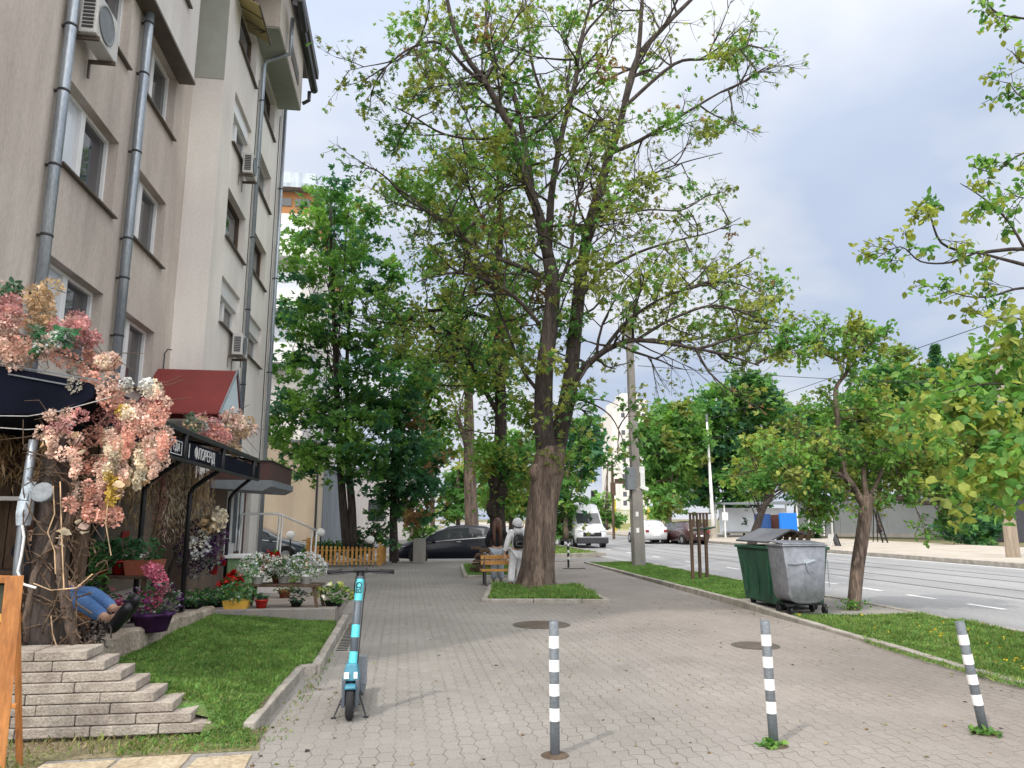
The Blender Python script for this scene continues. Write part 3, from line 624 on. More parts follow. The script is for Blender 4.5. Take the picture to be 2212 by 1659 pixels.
# upper box of part B with roof and gutters
w = MB(); w.bx(XB, -3.55, 18.3, 22.4, 14.4, 16.2); ub = w.build('bay', M['wall'], bA)
s = MB(); s.bx(XB + .01, -3.57, 18.32, 22.38, 14.36, 14.398); s.build('soffit', M['wall_green'], ub)
s = MB(); s.bx(-3.548, -3.53, 20.2, 21.6, 14.75, 15.2); s.build('sill', M['trim'], ub)
rf = MB()
rf.add([(-3.2, 4.6, 15.62), (-3.2, 4.6, 15.75), (-16.2, 4.6, 19), (-16.2, 4.6, 15.62), (-3.2, 18.2, 15.62), (-3.2, 18.2, 15.75), (-16.2, 18.2, 19), (-16.2, 18.2, 15.62)],
       [(0, 1, 2, 3), (7, 6, 5, 4), (0, 4, 5, 1), (1, 5, 6, 2), (2, 6, 7, 3), (0, 3, 7, 4)])
rf.bx(-16, -3.2, 18.25, 23.5, 16.2, 16.5)
M['roof'] = mat('roof_sheet', (.035, .035, .04), .5, v=.3)
rfo = rf.build('roof', M['roof'], bA)
gt = MB()
gt.tube([(-3.15, 5, 15.6), (-3.15, 18.2, 15.6)], .09, 8); gt.tube([(-3.1, 18.4, 15.35), (-3.1, 19.5, 15.2)], .09, 8)
gt.tube([(-3.25, 18.8, 15.55), (-3.15, 22.3, 15.05)], .12, 8); gt.tube([(-3.3, 22.3, 15.0), (-3.3, 22.3, 14.7), (-3.5, 22.35, 14.6)], .06, 8)
gt.build('gutter', M['dark_metal'], rfo)
def pipe(pts, r, m, ring=()):
    b = MB(); b.tube(pts, r, 12); o = b.build('drainpipe', m, bA, smooth='auto')
    for z in ring:
        c = MB(); c.lathe([(r + .004, z - .02), (r + .012, z), (r + .004, z + .02)], (pts[0][0], pts[0][1], 0), 12)
        c.bx(XA + .001 if pts[0][0] < -4.5 else XB + .001, pts[0][0], pts[0][1] - .02, pts[0][1] + .02, z - .015, z + .015)
        c.build('collar', M['dark_metal'], o)
pipe([(-4.78, 10.12, .5), (-4.78, 10.12, 15.5)], .075, M['zinc'], [1.5, 3.0, 4.5, 5.3, 6.3, 7.4, 8.4, 9.6, 11])
pipe([(-4.77, 12.83, .5), (-4.77, 12.83, 15.5)], .08, M['zinc'], [1.5, 3.0, 4.6, 5.6, 6.3, 7.9, 9.4, 10.4, 11.6])
pipe([(-4.16, 19.62, 1.0), (-4.16, 19.62, 14.05), (-4.10, 19.6, 14.22), (-3.42, 19.3, 14.3), (-3.42, 19.3, 15.4)], .055, M['zinc'], [3, 5, 7, 9, 11, 13])
pipe([(-4.14, 23.1, .3), (-4.14, 23.1, 14.9)], .06, M['zinc'], [3, 6, 9, 12])
cb = MB(); cb.tube([(-4.87, 15.55, 2.2), (-4.87, 15.55, 4.9), (-4.84, 15.62, 5.0), (-4.80, 15.75, 5.02)], .012, 5); cb.tube([(-4.22, 19.4, 5.4), (-4.22, 19.4, 13.5)], .01, 5); cb.tube([(-4.22, 22.7, 3), (-4.22, 22.7, 14.3)], .012, 5)
cb.build('cable', M['black'], bA)
# upper awning flap over the top left window of part B
P0, P1 = AX(561, 12, -3.66), AX(585, 97, -3.66)
t = thing('window_awning', 'yellowed plastic awning panel propped out over a top floor window', 'awning', (XB, 18, 14))
b = MB(); a0, a1 = V((XB + .01, P0.y, P0.z + .32)), V((XB + .01, P1.y, P1.z + .32))
b.loft([[a0, a1, a1 + V((0, 0, .02)), a0 + V((0, 0, .02))], [P0, P1, P1 + V((0, 0, .02)), P0 + V((0, 0, .02))]])
M['yel_panel'] = mat('yellowed_plastic', (.46, .38, .17), .5, v=.15, scale=2); b.build('panel', M['yel_panel'], t)
b = MB(); b.bar(P0, P1, .035)
for k in (.33, .66): b.bar(a0.lerp(a1, k) - V((0, 0, .015)), P0.lerp(P1, k) - V((0, 0, .015)), .018)
b.build('frame', M['trim'], t)
b = MB(); q = P1.lerp(P0, .25); b.tube([q - V((.2, 0, -.05)), q - V((.05, .2, .05)), q - V((.3, .25, .0))], .012, 5); b.build('hook', M['black'], t)
# air conditioners
M['ac'] = mat('aged_white_casing', (.55, .54, .52), .5, v=.15, scale=4)
def aircon(label, c, sx, sy, sz, tray=True):
    t = thing('air_conditioner', label, 'air conditioner', c, 'outdoor air conditioner units on the facade'); x, y, z = c
    b = MB(); b.bx(x, x + sx, y, y + sy, z, z + sz); b.build('casing', M['ac'], t, bevel=.02)
    g = MB()
    for k in range(9): g.bx(x + .05, x + sx - .04, y - .012, y + .002, z + .07 + k * (sz - .14) / 9, z + .07 + (k + .55) * (sz - .14) / 9)
    g.build('side_grille', M['dark_metal'], t)
    Mx = Matrix.Rotation(R(90), 3, 'Y')
    f = MB(); f.lathe([(.02, -.002), (sz * .38, 0), (sz * .42, .016), (sz * .40, .02), (sz * .36, .006), (.02, .004)], (x + sx, y + sy * .40, z + sz / 2), 24, Mx); f.build('fan_guard', M['greyp'], t)
    if tray:
        for yy in (y + .08, y + sy - .12):
            b = MB(); b.bx(x - .12, x + sx + .02, yy, yy + .04, z - .06, z - .004); b.bx(x - .12, x - .09, yy, yy + .04, z - .3, z - .06); b.build('bracket', M['trim'], t)
aircon('large white air conditioner with slatted side between the two zinc drainpipes', (-4.74, 10.22, 8.40), .24, .80, .66)
aircon('white air conditioner beside a shuttered window high on the grey facade', (-4.14, 17.8, 10.0), .24, .62, .55)
aircon('white air conditioner beside the lowest shuttered window above the red awning', (-4.14, 18.0, 5.45), .24, .62, .52)
# window stickers with dark lettering
def sticker(s, y, z, sz): 
    text(s, sz, basis((XA - .196, y, z), (0, 1, 0), (0, 0, 1)), 'lettering', M['trim'], bA, .002)
sticker('MTM', 13.56, 6.95, .22); sticker('XHYM', 10.86, 4.6, .2); sticker('ELBA', 13.56, 4.6, .18)

# ================================================================ neighbouring building behind (cream, orange attic)
bC = thing('apartment_building', 'cream apartment block with orange attic storey behind the tall tree', 'building', (-10, 45, 0))
b = MB(); b.bx(-18, -5.35, 40, 60, -.1, 18.2); b.build('wall', M['wall_white'], bC)
M['orange_pl'] = mat('orange_plaster', (.50, .24, .10), .9, v=.12)
b = MB(); b.bx(-17.9, -5.45, 40.3, 59, 18.2, 19.6); b.build('attic', M['orange_pl'], bC)
b = MB(); b.bx(-18.2, -5.0, 39.6, 60, 19.6, 19.85); b.bx(-18.2, -5.3, 39.9, 60, 19.85, 20.6); b.build('roof', M['zinc'], bC)
for k in range(3):
    z = 15.4 - k * 2.9
    b = MB(); b.bx(-8.2, -5.6, 39.0, 39.96, z, z + .12); b.bx(-8.2, -5.6, 39.0, 39.06, z + .12, z + 1.05); o = b.build('balcony', M['pvc'], bC)
    b = MB(); b.bx(-8.0, -5.8, 39.93, 39.99, z + .15, z + 2.3); b.build('pane', M['glass_pale'], o)
b = MB(); b.bx(-8.0, -6.6, 40.24, 40.29, 18.75, 19.2); b.bx(-6.4, -5.6, 40.24, 40.29, 18.75, 19.2); b.build('window', M['glass'], bC)
for z in (3.8, 6.6, 9.4):
    for y in (42, 46, 50): 
        b = MB(); b.bx(-5.36, -5.33, y, y + 1.6, z, z + 1.4); b.build('window', M['glass'], bC)
bE = thing('annex', 'low beige annex wall between the apartment block and the metal shed', 'building', (-5, 33, 0))
b = MB(); b.bx(-12, -3.75, 33.4, 36, -.1, 4.9); b.build('wall', M['wall_cream'], bE)
b = MB(); b.bx(-12, -3.7, 33.35, 36, 4.9, 5.0); b.build('coping', M['zinc'], bE)
b = MB(); b.tube([(-3.72, 33.3, 0), (-3.72, 33.3, 4.4)], .05, 8); b.build('drainpipe', M['dark_metal'], bE)
t = thing('metal_shed', 'grey corrugated metal shed behind the picket fence', 'shed', (-3.5, 40, 0))
M['corr'] = mat('corrugated_grey', (.23, .25, .29), .5, v=.2, scale=1.2, stretch=(1, 1, .2), metal=.3)
b = MB(); rings = []
n = 60
pts = [(-3.75 + (.06 if i % 4 in (1, 2) else 0), 36.02 + i * 12 / n) for i in range(n + 1)]
for (x0, y0), (x1, y1) in zip(pts, pts[1:]): b.add([(x0, y0, 0), (x1, y1, 0), (x1, y1, 4.0), (x0, y0, 4.0)], [(0, 1, 2, 3)])
b.bx(-9, -3.8, 36.05, 48, 0, 3.98); b.build('wall', M['corr'], t)
b = MB(); b.bx(-9, -3.62, 36.01, 48.1, 4.0, 4.12); b.build('roof', M['dark_metal'], t)
b = MB(); b.tube([(-3.6, 36.5, 4.6), (-3.6, 47.5, 4.6)], .03, 6)
for y in (36.5, 40, 44, 47.5): b.tube([(-3.6, y, 4.1), (-3.6, y, 4.6)], .03, 6)
b.build('roof_rail', M['dark_metal'], t)
bW = thing('white_house', 'low white building half hidden behind the maple trunks', 'building', (-3, 60, 0))
b = MB(); b.bx(-10, 1.5, 58, 66, -.1, 5.2); b.build('wall', M['wall_white'], bW)
for x in (-2.6, -.4):
    b = MB(); b.bx(x, x + 1.2, 57.95, 57.99, 1.4, 3); b.build('window', M['glass'], bW)
b = MB(); b.bx(-10.2, 1.7, 57.7, 66, 5.2, 5.45); b.build('roof', M['greyp'], bW)

# ================================================================ FLOWER SHOP: sign canopy
t = thing('shop_canopy', 'black steel canopy frame with dark navy sign board along the flower shop', 'canopy', (-3.1, 11, 0))
def solve_base(x, y):
    Y = 10
    for _ in range(30): Y = G(x, y, zt(Y)).y
    return G(x, y, zt(Y))
YS = [9.75, 11.75, 14.1]
for (bx_, by_), Ya in zip([(287, 1346), (391, 1323), (482, 1296)], YS):
    p = solve_base(bx_, by_); zb = 2.0
    e = V((-2.72, Ya, 2.34))
    m1 = V((p.x, p.y, zb - .12)); q = V((p.x, p.y, zb + .02)).lerp(e, .12)
    b = MB(); b.tube([p, m1, V((p.x, p.y, zb - .03)), q, p.lerp(e, .5) * 0 + V(((p.x + e.x) / 2, (p.y + e.y) / 2, 2.19)), e + V((-.06, 0, -.05)), e + V((0, 0, .02)), V((-2.72, Ya, 2.68))], .034, 8)
    b.lathe([(.07, 0), (.07, .012), (.034, .02)], p, 10)
    b.build('post', M['black'], t, smooth='auto')
b = MB()
b.bar((-2.72, 7.2, 2.66), (-2.72, 14.6, 2.66), .05); b.bar((-2.72, 7.2, 2.31), (-2.72, 14.6, 2.31), .04)
b.bar((-4.8, 7.2, 3.0), (-4.8, 14.6, 3.0), .05)
for y in (7.2, 9.75, 11.75, 14.6): b.bar((-2.72, y, 2.66), (-4.8, y, 3.0), .04); b.bar((-2.72, y, 2.31), (-2.72, y, 2.66), .05)
b.build('frame', M['black'], t)
b = MB(); b.bx(-2.755, -2.725, 7.25, 14.55, 2.33, 2.56); sb = b.build('sign_board', M['navy'], t)
M['sign_w'] = mat('sign_letter_grey', (.62, .62, .62), .5, v=.1)
text('\u0424\u041b\u041e\u0420\u0415\u041d\u0414', .21, basis((-2.722, 10.75, 2.44), (0, 1, 0), (0, 0, 1)), 'lettering', M['sign_w'], sb)
text('\u0415\u0414\u0410', .13, basis((-2.722, 9.42, 2.445), (0, 1, 0), (0, 0, 1)), 'lettering', M['sign_w'], sb)
b = MB()
for (ya, yb, za, zb) in [(9.2, 9.64, 2.36, 2.37), (9.2, 9.64, 2.52, 2.53), (9.2, 9.21, 2.37, 2.52), (9.63, 9.64, 2.37, 2.52), (8.86, 8.875, 2.36, 2.53), (8.95, 8.96, 2.36, 2.5), (9.95, 9.97, 2.36, 2.54)]: b.bx(-2.725, -2.719, ya, yb, za, zb)
b.build('emblem', M['sign_w'], sb)
M['poly'] = mat('smoky_roof_sheet', (.05, .05, .06), .3, v=.2)
b = MB(); b.loft([[(-2.72, 7.2, 2.70), (-2.72, 14.6, 2.70), (-2.72, 14.6, 2.712), (-2.72, 7.2, 2.712)], [(-4.85, 7.2, 3.04), (-4.85, 14.6, 3.04), (-4.85, 14.6, 3.052), (-4.85, 7.2, 3.052)]])
b.build('roof_sheet', M['poly'], t)
# door canopy with maroon fascia
t = thing('door_canopy', 'small maroon and grey canopy box over the brown entrance door', 'canopy', (-3.6, 17.5, 2.4))
b = MB(); b.bx(-4.22, -2.95, 17.2, 20.4, 2.45, 2.85); b.build('fascia', mat('brown_fascia', (.075, .035, .03), .6), t)
b = MB(); b.loft([[(-4.22, 17.15, 2.44), (-2.9, 17.15, 2.44), (-2.9, 17.15, 2.30), (-3.1, 17.15, 2.2), (-4.22, 17.15, 2.26)], [(-4.22, 20.45, 2.44), (-2.9, 20.45, 2.44), (-2.9, 20.45, 2.30), (-3.1, 20.45, 2.2), (-4.22, 20.45, 2.26)]]); b.build('soffit', M['greyp'], t)
b = MB(); b.bx(-4.23, -2.92, 17.15, 20.45, 2.855, 2.88); b.build('roof', M['dark_metal'], t)
# red gabled awning
t = thing('red_awning', 'red sheet metal gabled awning with pale end panel over the shop', 'awning', (-4.2, 15, 3.6))
b = MB(); b.loft([[(-4.89, 14.1, 3.48), (-3.38, 14.1, 3.48), (-3.38, 14.1, 3.51), (-4.89, 14.1, 3.51)], [(-4.89, 15.3, 4.5), (-3.38, 15.3, 4.5), (-3.38, 15.3, 4.53), (-4.89, 15.3, 4.53)], [(-4.89, 15.96, 3.62), (-3.38, 15.96, 3.62), (-3.38, 15.96, 3.65), (-4.89, 15.96, 3.65)]])
b.build('sheet', M['maroon'], t)
b = MB(); b.add([(-3.40, 14.18, 3.49), (-3.40, 15.92, 3.6), (-3.40, 15.3, 4.48), (-3.43, 14.18, 3.49), (-3.43, 15.92, 3.6), (-3.43, 15.3, 4.48)], [(0, 1, 2), (5, 4, 3), (0, 3, 4, 1), (1, 4, 5, 2), (2, 5, 3, 0)])
M['pale_blue'] = mat('pale_panel', (.55, .66, .72), .5, v=.05); b.build('end_panel', M['pale_blue'], t)
b = MB(); b.bar((-3.37, 14.08, 3.5), (-3.37, 15.3, 4.54), .03); b.bar((-3.37, 15.3, 4.54), (-3.37, 15.99, 3.63), .03); b.build('trim', M['zinc'], t)
# navy awning at the left edge
t = thing('navy_awning', 'dark navy awning with curved front end under the flowers at left', 'awning', (-4, 7, 2.6))
pts = [AY(x, y, 6.7) for x, y in [(-330, 735), (0, 790), (120, 812), (190, 826), (206, 838), (200, 860), (165, 882), (125, 891), (60, 896), (-330, 900)]]
b = MB(); b.loft([[V((p.x, 6.7, p.z)) for p in pts], [V((p.x, 8.6, p.z + .05)) for p in pts]])
b.build('valance', M['navy'], t, bevel=.015)
b = MB()
for q in ([(20, 790), (215, 822)], [(18, 808), (150, 832)]): b.bar(AY(*q[0], 6.68), AY(*q[1], 6.68), .012)
b.build('piping', M['greyp'], t)
b = MB()
for q in ([(-100, 897), (60, 899), (130, 888), (240, 858)], [(-60, 920), (60, 928), (140, 922), (165, 912)]): b.tube([AY(x, y, 6.6) for x, y in q], .004, 5)
tag(b.build('slack_cable', M['ac']), 'slack pale cables hanging under the navy awning', 'cable')
# kiosk behind it: dark timber back with counter and shelves
t = thing('flower_kiosk', 'dark timber flower kiosk in the shade under the navy awning', 'kiosk', (-4.1, 8.4, .4))
b = MB()
for k in range(14): b.bx(-5.6 + k * .165, -5.6 + k * .165 + .155, 8.62 + .008 * (k % 2), 8.66, .3, 2.75)
b.build('back_wall', M['wood_d'], t)
b = MB(); b.bx(-5.2, -3.45, 8.2, 8.6, 1.78, 1.82); b.build('shelf', M['white'], t)
b = MB(); b.bx(-5.2, -3.5, 8.2, 8.6, 1.05, 1.09); b.build('shelf', M['wood_d'], t)
b = MB(); b.bx(-3.38, -3.3, 8.5, 8.66, .3, 2.7); b.build('corner_post', M['wood_d'], t)
# ================================================================ FLOWERS AND SHOP GOODS
FL = {k: leafmat('flower_' + k, c, tuple(x * .72 for x in c), scale=9, trans=.25) for k, c in dict(
    coral=(.78, .45, .36), peach=(.84, .63, .53), cream=(.84, .75, .58), rose=(.64, .34, .33), ivory=(.74, .71, .60), gold=(.66, .48, .10), tan=(.70, .52, .33), straw=(.64, .47, .27),
    white=(.74, .76, .76), pink=(.78, .24, .36), magenta=(.55, .11, .30), purple=(.09, .03, .12), redf=(.52, .015, .012), lemon=(.62, .66, .22), sage=(.20, .28, .19), grey=(.28, .29, .27)).items()}
FK = list(FL)
def ball_points(c, r, n, sc=(1, 1, 1), shell=.6):
    d = unit(nrg.normal(size=(n, 3))); rr = r * (shell + (1 - shell) * nrg.uniform(0, 1, (n, 1)) ** .5)
    return np.array(c) + d * rr * np.array(sc), d
def clump(name, balls, parent, size=.035, per=90, shape=LEAF4, wid=1.5):
    """balls: (centre, radius, colour, scale) -> petals of one mesh with one material per colour"""
    A, mi = [], []; used = []
    for c, r, k, sc in balls:
        n = int(per * max(.35, (r / .1) ** 1.6)); P, d = ball_points(c, r, n, sc)
        A.append(leaves(P, size, shape, up=.1, out=d, outw=1.3, wid=wid))
        if k not in used: used.append(k)
        mi += [used.index(k)] * n
    return faces_mesh(name, np.concatenate(A), [FL[k] for k in used], mi, parent)
def px(x, y, rp, k, Y=6.7, sc=(1, 1, 1), jy=.22):
    Y = Y + U(-jy, jy); p = AY(x, y, Y); return (tuple(p), rp / 1600 * Y, k, sc)
def fill(n, x0, x1, y0, y1, r0, r1, cols, Y, sc=(1, 1, 1), jy=.25):
    return [px(U(x0, x1), U(y0, y1), U(r0, r1), rg.choice(cols), Y, sc, jy) for _ in range(n)]
def sprigs(name, pts, parent, m, n, L, r=.004):
    b = MB()
    for _ in range(n):
        p = V(rg.choice(pts)); q = p + V((U(-1, 1), U(-.5, .5), U(-1, .6))) * L
        b.tube([p, p.lerp(q, .5) + V((U(-.05, .05), U(-.05, .05), U(-.03, .06))), q], [r, r * .8, r * .4], 4)
    return b.build(name, m, parent)
# garland on the navy awning
t = thing('flower_garland', 'bank of pink, beige and white artificial flowers on top of the navy awning', 'flowers', (-3.4, 6.9, 2.9))
B = fill(12, -60, 40, 640, 720, 16, 26, ['rose', 'peach', 'coral'], 6.9) + fill(9, 62, 112, 622, 705, 16, 26, ['tan', 'straw', 'tan', 'cream'], 7.0) \
    + fill(14, -40, 140, 735, 792, 14, 24, ['peach', 'coral', 'rose', 'peach', 'tan'], 6.8) + fill(9, 60, 150, 715, 760, 11, 18, ['ivory', 'white', 'sage'], 6.7) \
    + fill(8, 120, 170, 690, 740, 14, 22, ['rose', 'rose', 'peach'], 7.0) + fill(7, 168, 222, 698, 735, 9, 16, ['rose', 'rose', 'coral'], 7.0) + fill(5, 178, 196, 735, 770, 7, 11, ['rose', 'coral'], 7.0) \
    + fill(5, -10, 50, 610, 640, 10, 18, ['sage', 'peach'], 7.1) + fill(10, -80, 20, 700, 780, 14, 24, ['peach', 'tan', 'rose'], 6.8)
clump('blossoms', B, t, .026, 210)
sprigs('stems', [b[0] for b in B], t, M['wood_d'], 60, .25)
P = np.concatenate([ball_points(b[0], b[1] * 1.1, 14)[0] for b in B if b[2] in ('ivory', 'white', 'sage')]); faces_mesh('leaf_sprays', leaves(P, .08, LEAF6), [M['g_blue']], None, t)
# cascade at the awning corner
t = thing('flower_garland', 'cascade of coral, peach and cream flowers hanging at the awning corner', 'flowers', (-2.6, 6.8, 2.2))
B = fill(12, 155, 270, 775, 850, 14, 22, ['peach', 'cream', 'coral', 'peach', 'ivory'], 6.9) + fill(5, 215, 245, 765, 800, 10, 15, ['cream', 'peach'], 6.9) \
    + fill(22, 200, 350, 855, 960, 15, 24, ['coral', 'coral', 'peach', 'coral', 'rose'], 6.9) + fill(8, 290, 365, 830, 890, 9, 16, ['peach', 'cream', 'peach'], 7.1) \
    + fill(16, 240, 345, 940, 1000, 12, 20, ['coral', 'peach', 'cream'], 6.9) + fill(16, 145, 250, 990, 1120, 13, 21, ['coral', 'coral', 'rose', 'peach'], 6.7) \
    + fill(11, 92, 175, 895, 990, 9, 16, ['peach', 'coral', 'peach', 'rose'], 6.6) + fill(7, 230, 275, 960, 1090, 9, 14, ['cream', 'gold', 'cream'], 6.55, (.8, .8, 1.5), .08) \
    + fill(5, 285, 312, 970, 1035, 8, 13, ['cream', 'ivory', 'tan'], 6.8, (.8, .8, 1.5), .1) + fill(6, 340, 368, 930, 965, 9, 14, ['peach', 'coral'], 7.1) + fill(4, 255, 285, 880, 930, 10, 14, ['gold', 'cream'], 6.7) \
    + fill(4, 270, 320, 815, 850, 9, 13, ['ivory', 'white'], 6.9)
clump('blossoms', B, t, .025, 240)
B2 = [px(236 + 34 * math.sin(i * 1.3) * .3 + i * 1.5, 975 + i * 13, 9, 'gold' if i > 3 else 'cream', 6.45, (.9, .9, 1.2), .02) for i in range(9)]
clump('hanging_blossoms', B2, t, .024, 200)
B3 = []
for x0, y0, n, k in [(262, 1000, 6, 'peach'), (300, 985, 6, 'cream'), (330, 985, 4, 'peach'), (275, 930, 5, 'coral'), (190, 1050, 6, 'coral'), (215, 1010, 6, 'peach'), (160, 985, 4, 'peach'), (350, 945, 4, 'coral'), (110, 940, 4, 'peach'), (240, 940, 6, 'peach')]:
    for i in range(n): B3.append(px(x0 + 5 * math.sin(i), y0 + i * 13, 11 * (1 - .08 * i), k, 6.5, (.9, .9, 1.2), .05))
clump('drooping_blossoms', B3, t, .019, 300)
# large papery leaves among the flowers
P = [AY(x, y, 6.5 + U(-.1, .1)) for x, y in [(150, 1160), (135, 1172), (165, 1150), (120, 1178), (245, 1062), (262, 1055), (280, 1045), (230, 1085), (215, 1100), (122, 930), (150, 960), (160, 985), (95, 955), (255, 1075), (128, 1162), (172, 1145)]]
P = np.concatenate([np.array(P) + nrg.normal(size=(len(P), 3)) * .03 for _ in range(2)])
faces_mesh('paper_leaves', leaves(P, .085, LEAF6, wid=1.2), [FL['cream'], FL['tan'], FL['peach']], nrg.choice(3, len(P), p=[.5, .3, .2]), t)
sprigs('stems', [b[0] for b in B], t, M['wood_d'], 70, .3, .005)
# garland on the far end of the sign canopy
t = thing('flower_garland', 'pink and cream dried flowers on top of the sign canopy below the red awning', 'flowers', (-3, 13, 2.9))
B = fill(16, 430, 490, 905, 955, 13, 20, ['rose', 'coral', 'rose'], 12.2) + fill(14, 490, 540, 900, 985, 12, 18, ['cream', 'peach', 'tan', 'cream'], 13.4) + fill(8, 395, 440, 905, 925, 8, 13, ['tan', 'grey', 'sage'], 11.2) + fill(6, 470, 520, 890, 915, 9, 14, ['peach', 'rose'], 12.8)
clump('blossoms', B, t, .045, 80); sprigs('stems', [b[0] for b in B], t, M['wood_d'], 40, .4, .006)
# hanging curtains of dried grasses under the canopy
def hang(label, spots, cols, loc):
    t = thing('dried_grass_curtain', label, 'dried flowers', loc, 'dried grass curtains hung under the canopy'); A, mi = [], []
    st = MB()
    for (x, y, z0, z1) in spots:
        n = 70; P = np.stack([x + nrg.normal(0, .05, n), y + nrg.normal(0, .06, n), nrg.uniform(z1, z0, n)], 1)
        A.append(leaves(P, .15, LEAF4, up=0, droop=4.0, wid=.22)); mi += [rg.randrange(len(cols))] * n
        st.tube([(x, y, z0 + .1), (x + U(-.05, .05), y, (z0 + z1) / 2), (x + U(-.1, .1), y, z1)], .006, 4)
    faces_mesh('tassels', np.concatenate(A), [FL[c] for c in cols], mi, t); st.build('stems', M['wood_d'], t)
hang('straw coloured dried grasses hung in the middle of the sign canopy', [(U(-4.5, -3.6), U(9.3, 11.6), 2.5, U(1.5, 2.15)) for _ in range(18)], ['straw', 'tan', 'straw'], (-3.1, 10.2, 2.4))
hang('brown and reddish dried grasses hung at the far end of the sign canopy', [(U(-4.3, -3.45), U(12.0, 14.6), 2.5, U(1.1, 1.95)) for _ in range(26)], ['straw', 'tan', 'rose', 'tan', 'cream'], (-3.1, 13, 2.4))
hang('dark straw bunches hung over the kiosk counter at the left edge', [(U(-5.2, -3.5), U(8.1, 8.5), 2.5, U(1.9, 2.2)) for _ in range(22)], ['straw', 'tan'], (-4.3, 8.3, 2.5))
# tree trunk wrapped in vines, steel pole
t = thing('vine_wrapped_trunk', 'bare tree trunk wrapped in dry vines on top of the stepped stone wall', 'tree trunk', tuple(AY(95, 1395, 6.75)))
b = MB()
pp = [AY(x, y, 6.75) for x, y in [(90, 1402), (96, 1375), (100, 1310), (106, 1230), (112, 1130), (122, 1010), (140, 930)]]
b.tube(pp, [.2, .155, .145, .14, .13, .115, .09], 14); b.build('trunk', M['bark_limb'], t, smooth=True)
b = MB()
b.tube([AY(x, y, 6.6) for x, y in [(165, 1400), (150, 1340), (138, 1280), (128, 1200), (150, 1120), (175, 1040)]], [.05, .045, .042, .04, .035, .03], 8)
b.tube([AY(x, y, 6.62) for x, y in [(60, 1400), (58, 1330), (75, 1240), (118, 1160), (150, 1070)]], [.035, .03, .03, .03, .02], 8)
b.build('branch', M['bark'], t, smooth=True)
b = MB()
for k in range(80):
    x, y = U(60, 210), U(960, 1400); pts = []; dx, dy = U(-1, 1), U(-1, 1)
    for i in range(6):
        pts.append(AY(x, y, 6.55 + U(-.06, .1))); dx += U(-.6, .6); dy += U(-.6, .6); x += dx * 22; y += dy * 22; x = min(max(x, 50), 165 if y > 1240 else 235); y = min(y, 1420)
    b.tube(pts, [.008, .007, .006, .005, .004, .003], 4)
b.build('vines', M['wood_d'], t)
b = MB()
for q in ([(115, 1050), (118, 1110), (103, 1150), (118, 1190), (120, 1240)], [(130, 1040), (133, 1150), (138, 1270)], [(72, 1260), (110, 1275), (165, 1270), (200, 1240)], [(240, 1200), (228, 1130), (236, 1060)], [(110, 1330), (114, 1370), (122, 1395)]):
    b.tube([AY(x, y, 6.45) for x, y in q], .0045, 5)
b.build('pale_twigs', FL['tan'], t)
t = thing('steel_pole', 'leaning grey steel pole with pale taped joint beside the vine covered trunk', 'pole', tuple(AY(35, 1400, 6.6)))
b = MB(); b.tube([AY(28, 1400, 6.6), AY(40, 1210, 6.6), AY(58, 1046, 6.6), AY(73, 950, 6.6)], .036, 10); b.build('pole', M['zinc'], t, smooth='auto')
b = MB(); b.tube([AY(x, y, 6.6) for x, y in [(50, 1135), (53, 1110), (57, 1082)]], [.05, .062, .06], 10); b.tube([AY(x, y, 6.6) for x, y in [(58, 1080), (64, 1058), (70, 1040)]], [.058, .056, .045], 10)
M['tape'] = mat('pale_tape', (.52, .60, .68), .4, v=.3, scale=14); b.build('taped_joint', M['tape'], t)
b = MB(); b.tube([AY(x, y, 6.5) for x, y in [(48, 1135), (52, 1160), (46, 1200), (38, 1235), (50, 1262), (78, 1270)]], .010, 6); b.build('cable', M['white'], t)
t = thing('floodlight', 'small grey floodlight fixed to the vine covered trunk', 'lamp', tuple(AY(98, 1070, 6.5)))
p = AY(96, 1068, 6.5); b = MB(); b.lathe([(.02, -.06), (.06, -.04), (.085, .05), (.08, .055), (.01, .03)], p, 14, Matrix.Rotation(R(70), 3, 'X')); b.build('lamp_head', M['greyp'], t, smooth='auto')
b = MB(); b.tube([p + V((0, .05, .02)), p + V((-.03, .14, .1))], .012, 6); b.build('bracket', M['dark_metal'], t)
# wooden A-frame sign at the left edge
t = thing('a_frame_sign', 'orange wooden A-frame sign board at the left edge on the dirt', 'sign', (-2.6, 5.5, 0))
b = MB(); b.bar(AY(32, 1244, 5.62), AY(-14, 1690, 5.40), .105, .03); b.build('front_leg', M['wood'], t, bevel=.004)
b = MB(); b.bar(AY(36, 1246, 5.68), AY(42, 1662, 5.62), .032, .03); b.build('rear_leg', M['wood'], t, bevel=.004)
b = MB(); b.bar(AY(-120, 1247, 5.66), AY(24, 1252, 5.66), .04, .05); b.bar(AY(-120, 1520, 5.5), AY(36, 1525, 5.5), .02, .03); b.build('rail', M['wood'], t, bevel=.004)
b = MB(); b.loft([[AY(-120, 1262, 5.69), AY(22, 1265, 5.69), AY(14, 1350, 5.66), AY(-120, 1350, 5.66)], [AY(-120, 1262, 5.71), AY(22, 1265, 5.71), AY(14, 1350, 5.68), AY(-120, 1350, 5.68)]])
bo = b.build('board', mat('green_board', (.035, .04, .02), .6), t)
M['plate_y'] = mat('yellow_plate', (.62, .36, .06), .5); b = MB(); b.loft([[AY(-80, 1325, 5.655), AY(13, 1326, 5.655), AY(12, 1344, 5.65), AY(-80, 1344, 5.65)], [AY(-80, 1325, 5.66), AY(13, 1326, 5.66), AY(12, 1344, 5.655), AY(-80, 1344, 5.655)]]); b.build('plate', M['plate_y'], bo)
text('2', .05, basis(AY(6, 1335, 5.65), (1, 0, 0), (0, 0, 1)), 'lettering', M['black'], bo, .002)

